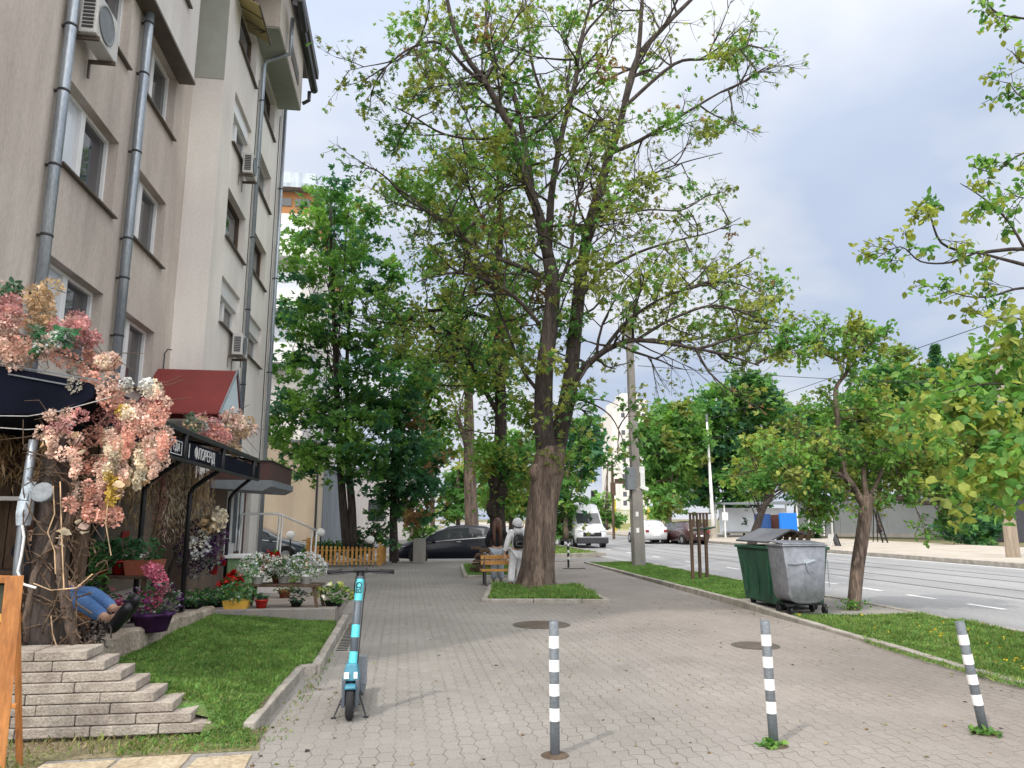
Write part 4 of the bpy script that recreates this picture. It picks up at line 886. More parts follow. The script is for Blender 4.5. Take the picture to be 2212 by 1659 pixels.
# ---------------------------------------------------------------- plants in pots
def potted(label, c, rp, hp, pm, rf, cols, fl=None, n=160, size=.05, nfl=70, fsize=.035, sc=(1, 1, .8), group=None, up=0, cat='potted plant', square=False, fr=None):
    t = thing('potted_plant', label, cat, c, group); x, y, z = c
    b = MB()
    if square: b.loft([[(x - rp * .85, y - rp * .6, z), (x + rp * .85, y - rp * .6, z), (x + rp * .85, y + rp * .6, z), (x - rp * .85, y + rp * .6, z)], [(x - rp, y - rp * .7, z + hp), (x + rp, y - rp * .7, z + hp), (x + rp, y + rp * .7, z + hp), (x - rp, y + rp * .7, z + hp)]])
    else: b.lathe([(rp * .7, 0), (rp * .95, hp * .85), (rp * 1.04, hp * .86), (rp * 1.04, hp), (rp * .9, hp), (rp * .85, hp * .9)], c, 16)
    b.build('pot', pm, t, smooth=False if square else 'auto')
    cc = (x, y, z + hp + rf * sc[2] * .55 + up); P, d = ball_points(cc, rf, n, sc, .35)
    faces_mesh('foliage', leaves(P, size, LEAF6, out=d, outw=1), [M[k] for k in cols], nrg.integers(0, len(cols), n), t)
    if fl:
        P, d = ball_points(cc, rf * 1.06, nfl * 5, sc, .9)
        ctr = P[:nfl]; ctr = ctr[ctr[:, 2] > cc[2] - rf * .4]; PP = np.repeat(ctr, 6, 0) + nrg.normal(size=(len(ctr) * 6, 3)) * fsize * .25
        faces_mesh('blossoms', leaves(PP, fsize, LEAF4, up=1.2, wid=1.5), [FL[k] for k in fl], np.repeat(nrg.integers(0, len(fl), len(ctr)), 6), t)
    return t
def shelf(name, label, p0, p1, depth, leg_h, legs, m, splay=0):
    t = thing(name, label, 'table', tuple((V(p0) + V(p1)) / 2 - V((0, 0, leg_h)))); p0, p1 = V(p0), V(p1); d = (p1 - p0).normalized(); s = V((-d.y, d.x, 0))
    b = MB(); b.bar(p0, p1, depth, .035); b.build('table_top', m, t, bevel=.005)
    for k in legs:
        for sg in (-1, 1):
            q = p0.lerp(p1, k); b = MB(); b.bar(q + s * (sg * depth * .38) - V((0, 0, .02)), q + s * (sg * depth * .38) + d * splay * (1 if k > .5 else -1) - V((0, 0, leg_h)), .05, .04); b.build('leg', m, t)
    return t
# daisy table at the end of the terrace
T0, T1 = AY(535, 1270, 12.7), AY(694, 1262, 12.5); T0.z = T1.z = .56
shelf('plant_table', 'brown wooden table with splayed legs carrying white daisies', T0, T1, .46, .56 - zt(12.5), (.06, .94), M['wood_d'], .07)
for lab, x, Y, pm, rf, fl, cols, gr in [
    ('white daisies in a white pot at the left end of the table', 556, 12.55, 'white', .2, ['white', 'white', 'ivory'], ['g_blue', 'g_mid'], 0),
    ('pale feathery plant in a white pot in the middle of the daisy table', 612, 12.7, 'white', .17, ['grey', 'ivory'], ['g_blue', 'g_mid'], 0),
    ('round silvery green bush in a white pot at the right end of the table', 660, 12.5, 'white', .2, ['white'], ['g_blue', 'g_mid', 'g_light'], 0)]:
    p = AY(x, 1250, Y); potted(lab, (p.x, p.y, .58), .1, .13, M[pm], rf * 1.3, cols, fl, 260, .045, 240, .032, (1.15, 1, .85))
p = AY(598, 1250, 12.85); potted('pale lilac flowers behind the daisies on the table', (p.x, p.y, .58), .09, .12, M['terra'], .18, ['g_mid', 'g_olive'], ['white', 'grey'], 160, .05, 60, .03)
# under and around the table
p = AY(565, 1300, 12.3); potted('small turquoise succulent in a red pot under the daisy table', (p.x, p.y, .24), .1, .13, M['red'], .07, ['g_blue'], ['sage'], 50, .05, 20, .04)
p = AY(640, 1305, 12.6); potted('dark low plant in shade under the right of the daisy table', (p.x, p.y, .22), .1, .09, M['black'], .15, ['g_dark', 'g_blue'], ['grey'], 90, .05, 20, .03)
p = AY(512, 1302, 12.15); potted('round green plant in a cream planter box left of the daisy table', (p.x, p.y, .26), .19, .12, M['plate_y'], .24, ['g_blue', 'g_mid'], ['white'], 320, .05, 10, .02, (1.15, 1, .7), square=True)
p = AY(722, 1290, 12.7); potted('pale yellow chrysanthemums in a dark bowl at the corner of the lawn', (p.x, p.y, .20), .16, .10, M['black'], .24, ['g_dark', 'g_mid'], ['lemon', 'ivory', 'lemon'], 160, .07, 26, .085, (1.25, 1, .6))
for lab, x, y, Y, rf in [('spreading dark green plant in a low bowl beside the middle canopy post', 425, 1285, 12.6, .26), ('green plant in a low bowl near the far canopy post', 465, 1282, 12.9, .26)]:
    p = AY(x, y, Y); potted(lab, (p.x, p.y, zt(Y)), .2, .09, M['black'], rf, ['g_blue', 'g_dark', 'g_mid'], ['white'], 240, .06, 8, .02, (1.3, 1, .5))
# green draped crates and poinsettias further back
t = thing('crate_stand', 'plant stand draped in pale green cloth behind the daisies', 'stand', tuple(AY(515, 1240, 14.6)))
b = MB(); a, c = AY(490, 1250, 14.6), AY(548, 1205, 14.6); b.bx(a.x, c.x, 14.5, 15.2, zt(14.6), c.z); M['cloth_g'] = mat('green_cloth', (.20, .33, .17), .9, v=.3, scale=5); b.build('cloth', M['cloth_g'], t, bevel=.03)
b = MB(); b.bx(a.x - .05, c.x + .05, 14.45, 15.25, c.z + .002, c.z + .05); b.build('tray', M['white'], t)
for lab, x, y, Y, z in [('red poinsettia beside the dark dried bush', 462, 1215, 13.6, None), ('red poinsettia in front of the green cloth stand', 508, 1248, 13.7, None), ('red poinsettia on the landing wall by the railing', 590, 1200, 17.5, None), ('bright red flowers right of the green cloth stand', 567, 1212, 15.4, None), ('red poinsettia low beside the far canopy post', 495, 1262, 13.2, None)]:
    p = AY(x, y, Y); b_ = zt(Y) if p.z - .3 < zt(Y) else p.z - .2
    potted(lab, (p.x, p.y, max(zt(Y) - .02, b_)), .09, .14, M['red'], .12, ['g_dark', 'g_mid'], ['redf'], 90, .07, 16, .085, group='red poinsettias')
b = MB(); a = AY(590, 1208, 17.5); b.bx(a.x - .35, a.x + .3, 17.3, 17.7, -.1, a.z - .16); tag(b.build('landing_wall', M['wall_white'], bevel=.01), 'low pale wall below the railing carrying red poinsettias', 'wall')
p = AY(618, 1225, 15.2); potted('olive shrub behind the daisy table in front of the railing', (p.x, p.y, zt(15.2)), .12, .15, M['terra'], .26, ['g_olive', 'g_mid'], None, 220, .06)
# dark dried bush with white fruits at the far canopy post
t = thing('dried_bush', 'dark dried bush with pale papery seed heads beside the far canopy post', 'dried plant', (-3.2, 13.2, zt(13.2)))
B = fill(14, 405, 470, 1130, 1230, 14, 26, ['purple', 'purple', 'grey'], 13.2); clump('twigs', B, t, .09, 40, LEAF4, .5)
B = fill(10, 410, 455, 1150, 1205, 4, 7, ['ivory', 'white'], 12.9); clump('seed_heads', B, t, .05, 60)
B = fill(7, 430, 480, 1110, 1150, 10, 16, ['tan', 'straw', 'cream'], 13.1); clump('dried_leaves', B, t, .09, 40, LEAF6)
# bench shelf with red pots near the shop window, left of the first post
S0, S1 = AY(196, 1240, 9.7), AY(342, 1242, 9.5); S0.z = S1.z = .93
shelf('plant_bench', 'brown wooden bench shelf with red flower pots behind the first canopy post', S0, S1, .38, .93 - zt(9.6), (.1, .9), M['wood_d'])
for lab, x, pm, Y in [('dark green plant in a red pot on the left of the bench shelf', 218, 'red', 9.65), ('dark green plant in a red pot in the middle of the bench shelf', 258, 'red', 9.6)]:
    p = AY(x, 1230, Y); potted(lab, (p.x, p.y, .95), .10, .16, M[pm], .2, ['g_dark', 'g_blue'], None, 160, .07)
p = AY(312, 1230, 9.5); potted('trailing plant in a brown window box at the right of the bench shelf', (p.x, p.y, .95), .2, .17, M['terra'], .2, ['g_dark', 'g_blue'], ['white'], 140, .06, 8, .03, square=True)
p = AY(340, 1262, 9.2); t = thing('flower_arrangement', 'bright pink flowers spilling over the right end of the bench shelf', 'flowers', tuple(p))
B = [px(x, y, r, k, 9.15, (1, 1, 1), .05) for x, y, r, k in [(322, 1228, 11, 'pink'), (336, 1236, 14, 'pink'), (346, 1252, 14, 'pink'), (350, 1270, 13, 'pink'), (338, 1282, 13, 'pink'), (326, 1292, 14, 'magenta'), (310, 1300, 14, 'magenta'), (322, 1312, 12, 'magenta'), (340, 1298, 10, 'pink'), (300, 1290, 10, 'magenta')]]
clump('blossoms', B, t, .03, 170); sprigs('stems', [b_[0] for b_ in B], t, M['g_dark'], 20, .15)
p = AY(330, 1340, 9.0); potted('grey heather in a purple pot below the pink flowers', (p.x, p.y, zt(9)), .22, .2, FL['purple'], .25, ['g_dark'], ['grey', 'purple'], 200, .05, 90, .03, (1.1, 1, .8))
p = AY(222, 1300, 9.2); potted('crimson flowers in a dark pot below the bench shelf', (p.x, p.y, zt(9)), .14, .2, M['black'], .2, ['g_dark'], ['magenta', 'magenta', 'pink'], 120, .06, 50, .045)
p = AY(180, 1290, 8.9); potted('dense dark green bush in a pot behind the seated legs', (p.x, p.y, zt(8.9) + .3), .15, .2, M['black'], .28, ['g_mid', 'g_dark'], None, 360, .06, sc=(.8, .8, 1.15))
p = AY(345, 1155, 13); b = MB(); b.box((XA + .06, 14.2, 1.32), (.02, .34, .12)); tag(b.build('notice', M['red'], bevel=.01), 'small red notice hung on the beige siding under the canopy', 'sign')
# folded umbrella by the door, wooden prop
b = MB(); p = AY(372, 1215, 13); b.tube([AY(376, 1185, 13.2), AY(380, 1200, 13), AY(368, 1230, 12.9), AY(358, 1262, 12.8)], [.02, .03, .03, .02], 6); tag(b.build('dead_branch', M['bark_dark'], smooth=True), 'crooked dead branch leaning against the beige siding', 'branch')
# dried roots in front of the trunk on the wall end
t = thing('driftwood', 'tangle of dark dry roots on the end of the rendered wall', 'roots', tuple(AY(200, 1380, 6.6)))
b = MB()
for k in range(26):
    x, y = U(165, 230), U(1335, 1375); q = [(x, y)]; 
    for i in range(4): x += U(-16, 16); y += U(-6, 22); q.append((min(x, 240), min(y, 1405)))
    b.tube([AY(a, c, 6.62 + U(-.05, .05)) for a, c in q], [.012, .010, .008, .006, .004], 4)
b.build('roots', M['bark_dark'], t)
# ---------------------------------------------------------------- landing, railing, fence, lamps
b = MB(); b.bx(-4.23, -3.25, 19.0, 21.6, -.1, .6)
for k in range(3): b.bx(-4.2, -3.25, 21.6 + k * .35, 21.95 + k * .35, -.1, .45 - k * .15)
tag(b.build('entrance_steps', M['concrete'], bevel=.01), 'concrete landing and steps at the brown entrance door', 'steps')
t = thing('handrail', 'white painted steel handrail beside the entrance steps', 'railing', (-3.2, 21, 0))
p1, p2, p3 = AY(524, 1110, 19.2), AY(604, 1110, 20.6), AY(684, 1146, 23.0)
b = MB(); b.tube([p1, p2, p3], .028, 8)
b.build('rail', M['white'], t, smooth='auto')
for p, zb in ((p1, .55), (p2, .55), (p2 + V((.06, .1, -.02)), .55), (p3, -.05), (p3 + V((-.12, -.1, .05)), -.05)):
    b = MB(); b.tube([(p.x - .02, p.y, zb), p], .024, 8); b.build('post', M['white'], t)
t = thing('picket_fence', 'low orange wooden picket fence around the little front garden', 'fence', (-2, 25.8, 0))
FA, FB = V((-3.12, 25.9, 0)), V((-.74, 26.2, 0))
pk = MB()
def pickets(a, c, n, h0, h1):
    for i in range(n):
        q = a.lerp(c, (i + .5) / n); h = h0 + (h1 - h0) * i / n; dd = (c - a).normalized(); 
        pk.bar(q + V((0, 0, .06)), q + V((0, 0, h)), .075, .02)
    for z in (.2, .55): pk.bar(a + V((0, .03, z)), c + V((0, .03, z)), .06, .025)
pickets(FA, FB, 17, .72, .62); pickets(V((-.72, 26.25, 0)), V((-.6, 27.9, 0)), 9, .66, .66); pickets(V((-3.14, 25.95, 0)), V((-3.14, 27.9, 0)), 9, .95, .95)
pk.build('pickets', M['wood_y'], t)
for q in (FA, FB, V((-.6, 27.9, 0)), V((-3.14, 27.9, 0))):
    b = MB(); b.bar(q, q + V((0, 0, .8)), .07); b.build('post', M['wood_y'], t)
for lab, x, y, Y in [('white globe garden lamp left of the handrail end', 628, 1156, 25.5), ('white globe garden lamp right of the handrail post', 693, 1150, 26.0), ('white globe garden lamp at the right end of the picket fence', 800, 1166, 26.3)]:
    t = thing('globe_lamp', lab, 'lamp', tuple(AY(x, 1225, Y))); p = AY(x, y, Y)
    b = MB(); b.ball(p, .14, 14, 8); b.build('globe', M['white'], t, smooth=True)
    b = MB(); b.tube([(p.x, p.y, 0), (p.x, p.y, p.z - .12)], .025, 8); b.build('post', M['black'], t)

# ================================================================ PEOPLE
SKIN = mat('skin', (.52, .32, .23), .55, v=.1, spec=.3)
def skin_mesh(name, J, E, root, m, par, sub=2):
    keys = []; 
    for a, c in E:
        for k in (a, c):
            if k not in keys: keys.append(k)
    off = wloc(par)
    me = bpy.data.meshes.new(name); me.from_pydata([tuple(V(J[k][0]) - off) for k in keys], [(keys.index(a), keys.index(c)) for a, c in E], []); me.materials.append(m)
    o = link(name, me, par); md = o.modifiers.new('skin', 'SKIN'); md.use_smooth_shade = True; md.branch_smoothing = .4
    sv = me.skin_vertices[0].data
    for i, k in enumerate(keys): r = J[k][1]; sv[i].radius = (r, r) if not isinstance(r, tuple) else r; sv[i].use_root = (k == root)
    s = o.modifiers.new('sub', 'SUBSURF'); s.levels = sub; s.render_levels = sub
    return o
def hand(J, E, side, wr, d, out, h):
    """palm with four curled fingers and a thumb, d = hand direction, out = palm normal"""
    d, out = V(d).normalized(), V(out).normalized(); s = d.cross(out).normalized() * side
    pk_ = 'palm' + str(side); J[pk_] = (wr + d * .045 * h, .018 * h); E.append(('wr' + str(side), pk_))
    for i, (w, L) in enumerate([(-.026, .062), (-.009, .072), (.009, .067), (.025, .052)]):
        a, b_, c = [f'f{i}{j}{side}' for j in 'abc']; kn = wr + d * .085 * h + s * w * h
        J[a] = (kn, .0095 * h); J[b_] = (kn + d * L * .5 * h + out * .012 * h, .0085 * h); J[c] = (kn + d * L * .8 * h + out * .04 * h, .007 * h)
        E += [(pk_, a), (a, b_), (b_, c)]
    J['t1' + str(side)] = (wr + d * .05 * h - s * .035 * h + out * .012 * h, .010 * h); J['t2' + str(side)] = (wr + d * .085 * h - s * .045 * h + out * .03 * h, .0085 * h)
    E += [(pk_, 't1' + str(side)), ('t1' + str(side), 't2' + str(side))]
def standing(loc, h, head_dir, legs, arms):
    """joints in metres; x right, y forward, turned by head_dir about z"""
    rot = Matrix.Rotation(head_dir, 3, 'Z'); L0 = V(loc)
    def T(p): return L0 + rot @ (V(p) * h)
    J = {'pel': (T((0, 0, .53)), .078 * h), 'spi': (T((0, .008, .62)), .068 * h), 'che': (T((0, .0, .72)), .082 * h), 'nk': (T((0, .0, .845)), .033 * h), 'hb': (T((0, .012, .885)), .045 * h), 'hm': (T((0, .014, .93)), .057 * h), 'ht': (T((0, .006, .97)), .042 * h), 'nose': (T((0, .078, .915)), .01 * h)}
    E = [('pel', 'spi'), ('spi', 'che'), ('che', 'nk'), ('nk', 'hb'), ('hb', 'hm'), ('hm', 'ht'), ('hm', 'nose')]
    for s in (-1, 1):
        k = str(s); (kn, an, to) = legs[s]; (el, wr, hd, ho) = arms[s]
        J['hip' + k] = (T((s * .05, 0, .49)), .06 * h); J['kn' + k] = (T(kn), .037 * h); J['an' + k] = (T(an), .025 * h); J['to' + k] = (T(to), .022 * h)
        J['sh' + k] = (T((s * .105, 0, .805)), .038 * h); J['el' + k] = (T(el), .026 * h); J['wr' + k] = (T(wr), .018 * h); J['ear' + k] = (T((s * .06, .0, .925)), .009 * h)
        E += [('pel', 'hip' + k), ('hip' + k, 'kn' + k), ('kn' + k, 'an' + k), ('an' + k, 'to' + k), ('che', 'sh' + k), ('sh' + k, 'el' + k), ('el' + k, 'wr' + k), ('hm', 'ear' + k)]
        hand(J, E, s, T(wr), rot @ V(hd), rot @ V(ho), h)
    return J, E, T
def grow(J, d): return {k: (p, (r + d) if not isinstance(r, tuple) else r) for k, (p, r) in J.items()}
LEGE = [('pel', 'hip-1'), ('hip-1', 'kn-1'), ('kn-1', 'an-1'), ('pel', 'hip1'), ('hip1', 'kn1'), ('kn1', 'an1')]
TOPE = [('pel', 'spi'), ('spi', 'che'), ('che', 'nk'), ('che', 'sh-1'), ('sh-1', 'el-1'), ('el-1', 'wr-1'), ('che', 'sh1'), ('sh1', 'el1'), ('el1', 'wr1')]
def clothes(t, J, tm, lm, sm, loose=.02):
    K = grow(J, loose); 
    for s in '-1', '1': K['wr' + s] = (K['wr' + s][0].lerp(K['el' + s][0], .1), K['wr' + s][1]); K['an' + s] = (K['an' + s][0], K['an' + s][1] + .012)
    K['nk'] = (K['nk'][0].lerp(K['che'][0], .25), .05)
    skin_mesh('trousers', K, LEGE, 'pel', lm, t); K['pel'] = (K['pel'][0], K['pel'][1] + .008); skin_mesh('top', K, TOPE, 'pel', tm, t)
    for s in '-1', '1':
        a, b_ = J['an' + s][0], J['to' + s][0]; q = {'a': (a + V((0, 0, -.01)), .042), 'b': ((a.lerp(b_, .4)), .042), 'c': (b_, .034)}; skin_mesh('shoe', q, [('a', 'b'), ('b', 'c')], 'a', sm, t)
M['cloth_black'] = mat('black_knit', (.012, .012, .018), .9, v=.3); M['denim_pale'] = mat('pale_grey_denim', (.36, .41, .47), .9, v=.15, scale=8); M['cloth_white'] = mat('white_cotton', (.76, .77, .80), .9, v=.1, scale=8)
M['hair'] = mat('brown_hair', (.10, .045, .028), .5, v=.4, scale=20, stretch=(1, 1, .1)); M['denim'] = mat('blue_denim', (.06, .14, .32), .9, c2=(.10, .20, .40), scale=6, fv=.15); M['leather'] = mat('dark_leather', (.015, .014, .018), .45)
# woman with long brown hair, seen from the back
loc = (2.40, 19.15, 0); h = 1.60
t = thing('person', 'person with long brown hair in black top and pale grey jeans standing behind the bench', 'person', loc)
J, E, T = standing(loc, h, R(-6), {-1: ((-.05, .01, .28), (-.055, -.01, .045), (-.06, .08, .02)), 1: ((.055, .03, .28), (.06, .0, .045), (.07, .09, .02))},
    {-1: ((-.165, .01, .645), (-.13, .10, .545), (.3, .8, -.3), (0, 0, 1)), 1: ((.165, .01, .645), (.13, .09, .53), (-.3, .8, -.5), (0, 0, 1))})
skin_mesh('body', J, E, 'pel', SKIN, t); clothes(t, J, M['cloth_black'], M['denim_pale'], M['leather'], .03)
b = MB(); b.ball(T((0, -.004, .935)), .115, 14, 10, (.9, 1, 1.15))
for s in (-1, 1):
    b.tube([T((s * .03, -.05, .95)), T((s * .045, -.07, .87)), T((s * .05, -.085, .77)), T((s * .046, -.09, .67)), T((s * .04, -.085, .58))], [.06, .055, .048, .035, .012], 8)
b.tube([T((0, -.05, .93)), T((0, -.062, .86)), T((0, -.07, .80))], [.07, .05, .012], 8)
b.build('hair', M['hair'], t, smooth=True)
b = MB(); b.box(T((.03, -.055, .515)), (.07, .03, .06)); b.build('back_pocket', M['black'], t)
# person in white hooded clothes with a backpack
loc = (2.78, 18.25, 0); h = 1.60
t = thing('person', 'person in white hooded clothes with a black backpack walking beside the big tree', 'person', loc)
J, E, T = standing(loc, h, R(8), {-1: ((-.075, .03, .275), (-.115, -.03, .05), (-.12, .05, .02)), 1: ((.05, .06, .28), (.055, .07, .045), (.06, .16, .02))},
    {-1: ((-.16, -.01, .64), (-.19, .03, .49), (-.1, .2, -1), (1, 0, 0)), 1: ((.16, .0, .64), (.17, .06, .5), (.1, .3, -1), (-1, 0, 0))})
skin_mesh('body', J, E, 'pel', SKIN, t); clothes(t, J, M['cloth_white'], M['cloth_white'], M['leather'], .034)
b = MB(); b.ball(T((0, -.006, .93)), .125, 16, 10, (1, 1.0, 1.1)); b.tube([T((0, -.02, .86)), T((0, -.03, .81)), T((0, -.03, .77))], [.1, .12, .10], 12); b.build('hood', M['cloth_white'], t, smooth=True)
b = MB(); b.tube([T((-.085, -.055, .90)), T((-.05, -.09, .872)), T((0, -.102, .862)), T((.05, -.09, .872)), T((.085, -.055, .90))], .014, 6); b.build('hood_trim', M['black'], t)
b = MB()
rings = []
for z, w_, d_ in [(.555, .05, .05), (.565, .085, .075), (.62, .10, .095), (.68, .10, .09), (.735, .085, .07), (.76, .05, .045)]:
    rings.append([T((w_ * math.cos(a), -.10 - d_ * .75 * (1 + math.sin(a)) * .5 + .02, z)) for a in [2 * PI * i / 14 for i in range(14)]])
b.loft(rings); bp_ = b.build('backpack', M['black'], t, smooth=True)
b = MB(); b.tube([T((-.06, -.15, .64)), T((0, -.165, .665)), T((.06, -.15, .64)), T((.06, -.155, .60)), T((0, -.17, .59)), T((-.06, -.155, .60)), T((-.06, -.15, .64))], .008, 6)
for s in (-1, 1): b.tube([T((s * .06, -.07, .74)), T((s * .075, -.01, .835)), T((s * .075, .085, .76)), T((s * .08, .03, .62))], .016, 6)
b.build('strap', M['greyp'], bp_)
# seated person behind the trunk: jeans and dark boots stretched out on the wall
t = thing('person', 'person in blue jeans and dark boots seated behind the vine wrapped trunk with legs outstretched', 'person', (-3.3, 7.8, zt(7.8)))
J = {'pel': (V((-3.28, 7.78, .86)), .115), 'spi': (V((-3.42, 7.88, 1.02)), .11), 'che': (V((-3.52, 7.95, 1.2)), .13), 'nk': (V((-3.55, 7.97, 1.41)), .055), 'hb': (V((-3.54, 7.96, 1.48)), .07), 'hm': (V((-3.53, 7.95, 1.56)), .09), 'ht': (V((-3.53, 7.96, 1.63)), .065), 'nose': (V((-3.42, 7.90, 1.53)), .014)}
E = [('pel', 'spi'), ('spi', 'che'), ('che', 'nk'), ('nk', 'hb'), ('hb', 'hm'), ('hm', 'ht'), ('hm', 'nose')]
for s, dy, dz in ((-1, -.10, 0), (1, .10, .05)):
    k = str(s)
    J.update({'hip' + k: (V((-3.22, 7.74 + dy, .85)), .098), 'kn' + k: (V((-2.84, 7.50 + dy, .86 + dz)), .068), 'an' + k: (V((-2.54, 7.30 + dy, .72 + dz)), .045), 'to' + k: (V((-2.38, 7.14 + dy, .78 + dz)), .035),
              'sh' + k: (V((-3.56 + .05 * s, 7.95 + .17 * s, 1.33)), .06), 'el' + k: (V((-3.40, 7.85 + .24 * s, 1.1)), .042), 'wr' + k: (V((-3.2, 7.72 + .17 * s, 1.0)), .03)})
    E += [('pel', 'hip' + k), ('hip' + k, 'kn' + k), ('kn' + k, 'an' + k), ('an' + k, 'to' + k), ('che', 'sh' + k), ('sh' + k, 'el' + k), ('el' + k, 'wr' + k)]
    hand(J, E, s, J['wr' + k][0], (1, -.4, -.3), (0, 0, -1), 1.7)
skin_mesh('body', J, E, 'pel', SKIN, t)
K = grow(J, .014); K['nk'] = (K['nk'][0], .06)
skin_mesh('jeans', {**K, 'an-1': (K['an-1'][0].lerp(K['kn-1'][0], .12), .062), 'an1': (K['an1'][0].lerp(K['kn1'][0], .12), .062)}, LEGE, 'pel', M['denim'], t); skin_mesh('jacket', K, TOPE, 'pel', M['cloth_black'], t)
for s in '-1', '1':
    a = J['an' + s][0]; b_ = J['to' + s][0]; heel = a + V((.06, -.05, -.07)); q = {'a': (a + V((-.01, .01, .01)), .056), 'h': (heel, .06), 'm': (heel.lerp(b_ + V((.06, -.04, .06)), .5), .058), 't': (b_ + V((.08, -.05, .10)), .046)}
    skin_mesh('boot', q, [('a', 'h'), ('h', 'm'), ('m', 't')], 'a', M['leather'], t)
b = MB(); b.ball((-3.55, 7.965, 1.585), .108, 12, 8, (1, 1, 1.05)); b.build('hair', M['hair'], t, smooth=True)
t = thing('low_bench', 'low wooden bench under the seated person', 'bench', (-3.2, 7.75, zt(7.75)))
b = MB(); b.box((-3.22, 7.76, .70), (.75, .5, .05), rz=R(-30)); b.build('seat', M['wood'], t)
for dx, dy in ((-.25, -.1), (.3, -.3), (-.3, .3), (.25, .12)):
    b = MB(); b.bar((-3.22 + dx, 7.76 + dy, .42), (-3.22 + dx, 7.76 + dy, .68), .05); b.build('leg', M['wood'], t)
# park bench
t = thing('park_bench', 'park bench with orange slatted back and thin legs in front of the two people', 'bench', (2.35, 18.75, 0))
yb = 18.55; x0, x1 = AY(1038, 1240, yb).x, AY(1112, 1240, yb).x
b = MB()
for k in range(2): b.box(((x0 + x1) / 2 + .03, yb + .25 + .03 * k, .52 + k * .13), (x1 - x0, .03, .10), rx=R(-8))
b.build('backrest', M['wood_y'], t)
b = MB()
for k in range(4): b.box(((x0 + x1) / 2, yb - .22 + k * .12, .355), (x1 - x0, .10, .035))
b.build('seat', M['wood_y'], t)
for x in (x0 + .1, x1 - .1):
    for y in (yb - .2, yb + .2):
        b = MB(); b.bar((x, y, 0), (x, y, .34), .045); b.build('leg', M['dark_metal'], t)
    b = MB(); b.bar((x, yb + .2, .34), (x + .03, yb + .31, .74), .04); b.build('back_support', M['dark_metal'], t)
# ================================================================ STREET FURNITURE NEAR
for lab, (bx_, by_), (tx, ty), weeds in [('upright grey and white striped bollard nearest the scooter', (1199, 1632), (1196, 1342), 0), ('middle striped bollard with scratched white top band and weeds at its foot', (1672, 1610), (1652, 1341), 1), ('leaning striped bollard at the right near the grass verge', (2127, 1584), (2073, 1344), 1)]:
    p = G(bx_, by_); q = AY(tx, ty, p.y + .01); t = thing('bollard', lab, 'bollard', p, 'striped steel bollards across the pavement')
    b = MB(); r = .034; b.tube([p.lerp(q, -.05), p.lerp(q, .985), q], [r, r, r * .93], 16); b.build('post', M['greyp'] if 0 else mat('bollard_grey', (.20, .225, .25), .5, v=.12, scale=12), t, smooth='auto')
    bands = [(.11, .203), (.29, .38), (.47, .56), (.65, .746)]
    for a, c in bands:
        b = MB(); b.tube([p.lerp(q, 1 - a), p.lerp(q, 1 - c)], r + .0028, 20, cap=False); b.build('white_band', M['white_worn'], t, smooth='auto')
    b = MB(); b.tube([q - (q - p) * .003, q + (q - p) * .004], r * .97, 16); b.build('cap', M['zinc'], t)
    if weeds:
        P = np.array(p) + nrg.normal(size=(70, 3)) * [.045, .035, 0] + [-.02, -.03, .0]; P[:, 2] = nrg.uniform(.0, .03, 70)
        tag(faces_mesh('weed_tuft', leaves(P, .045, LEAF6, up=.3), [M['g_mid'], M['g_light']], nrg.integers(0, 2, 70)), 'weed tuft at the foot of the %s bollard' % ('middle' if bx_ < 1800 else 'leaning right'), 'weeds')
    b = MB(); b.lathe([(.10, 0), (.09, .006), (.04, .012)], (p.x, p.y, .0), 14); tag(b.build('soil_ring', M['soil']), kind='structure')
for lab, x, y, r in [('large round cast iron manhole cover behind the first bollard', 1170, 1350, .44), ('smaller round manhole cover left of the middle bollard', 1632, 1395, .30)]:
    p = G(x, y); t = thing('manhole_cover', lab, 'manhole cover', p)
    b = MB(); b.lathe([(r, 0), (r, .006), (r - .05, .006), (r - .05, .002), (r - .06, .002)], p, 32); b.build('ring', mat('cast_iron', (.10, .09, .08), .7, v=.3, scale=9, bump=.5), t)
    b = MB(); b.lathe([(r - .055, .0), (r - .055, .007), (r * .6, .0075), (r * .58, .005), (r * .3, .005), (r * .28, .0075), (.01, .0075)], p, 32); b.build('lid', M['trim'], t)
# drain grating beside the lawn kerb
t = thing('drain_grate', 'long rusty drain grating beside the lawn kerb behind the scooter', 'drain', (-.72, 10.6, 0))
b = MB(); b.bx(-.80, -.60, 9.6, 12.2, -.02, .006); b.build('channel', M['concrete'], t)
b = MB()
for k in range(20): b.bx(-.77, -.63, 9.7 + k * .125, 9.76 + k * .125, .0065, .009)
b.build('slots', M['black'], t)

# ---------------------------------------------------------------- e-scooter, front wheel towards the camera
sx, sy = -.385, 6.49
t = thing('electric_scooter', 'turquoise and dark grey electric scooter standing on the pavement facing the camera', 'scooter', (sx, sy, 0))
M['cyan'] = mat('turquoise_film', (.10, .56, .64), .35, v=.08, scale=8); M['sc_grey'] = mat('scooter_grey', (.085, .105, .13), .45, v=.15, scale=9); M['sc_blue'] = mat('scooter_teal', (.05, .21, .29), .45, v=.15, scale=9)
RX = Matrix.Rotation(R(90), 3, 'Y')
def wheel(par, c, r, w, name='wheel', rm=None):
    b = MB(); b.lathe([(r * .66, -w * .42), (r * .86, -w * .5), (r * .97, -w * .34), (r, 0), (r * .97, w * .34), (r * .86, w * .5), (r * .66, w * .42)], c, 28, RX); o = b.build(name, M['tyre'], par, smooth='auto')
    b = MB(); b.lathe([(.01, -w * .46), (r * .68, -w * .40), (r * .68, w * .40), (.01, w * .46)], c, 20, RX); b.build('rim', rm or M['sc_grey'], o); return o
wheel(t, (sx, sy, .125), .125, .062, 'front_wheel'); wheel(t, (sx + .02, sy + .92, .115), .115, .06, 'rear_wheel')
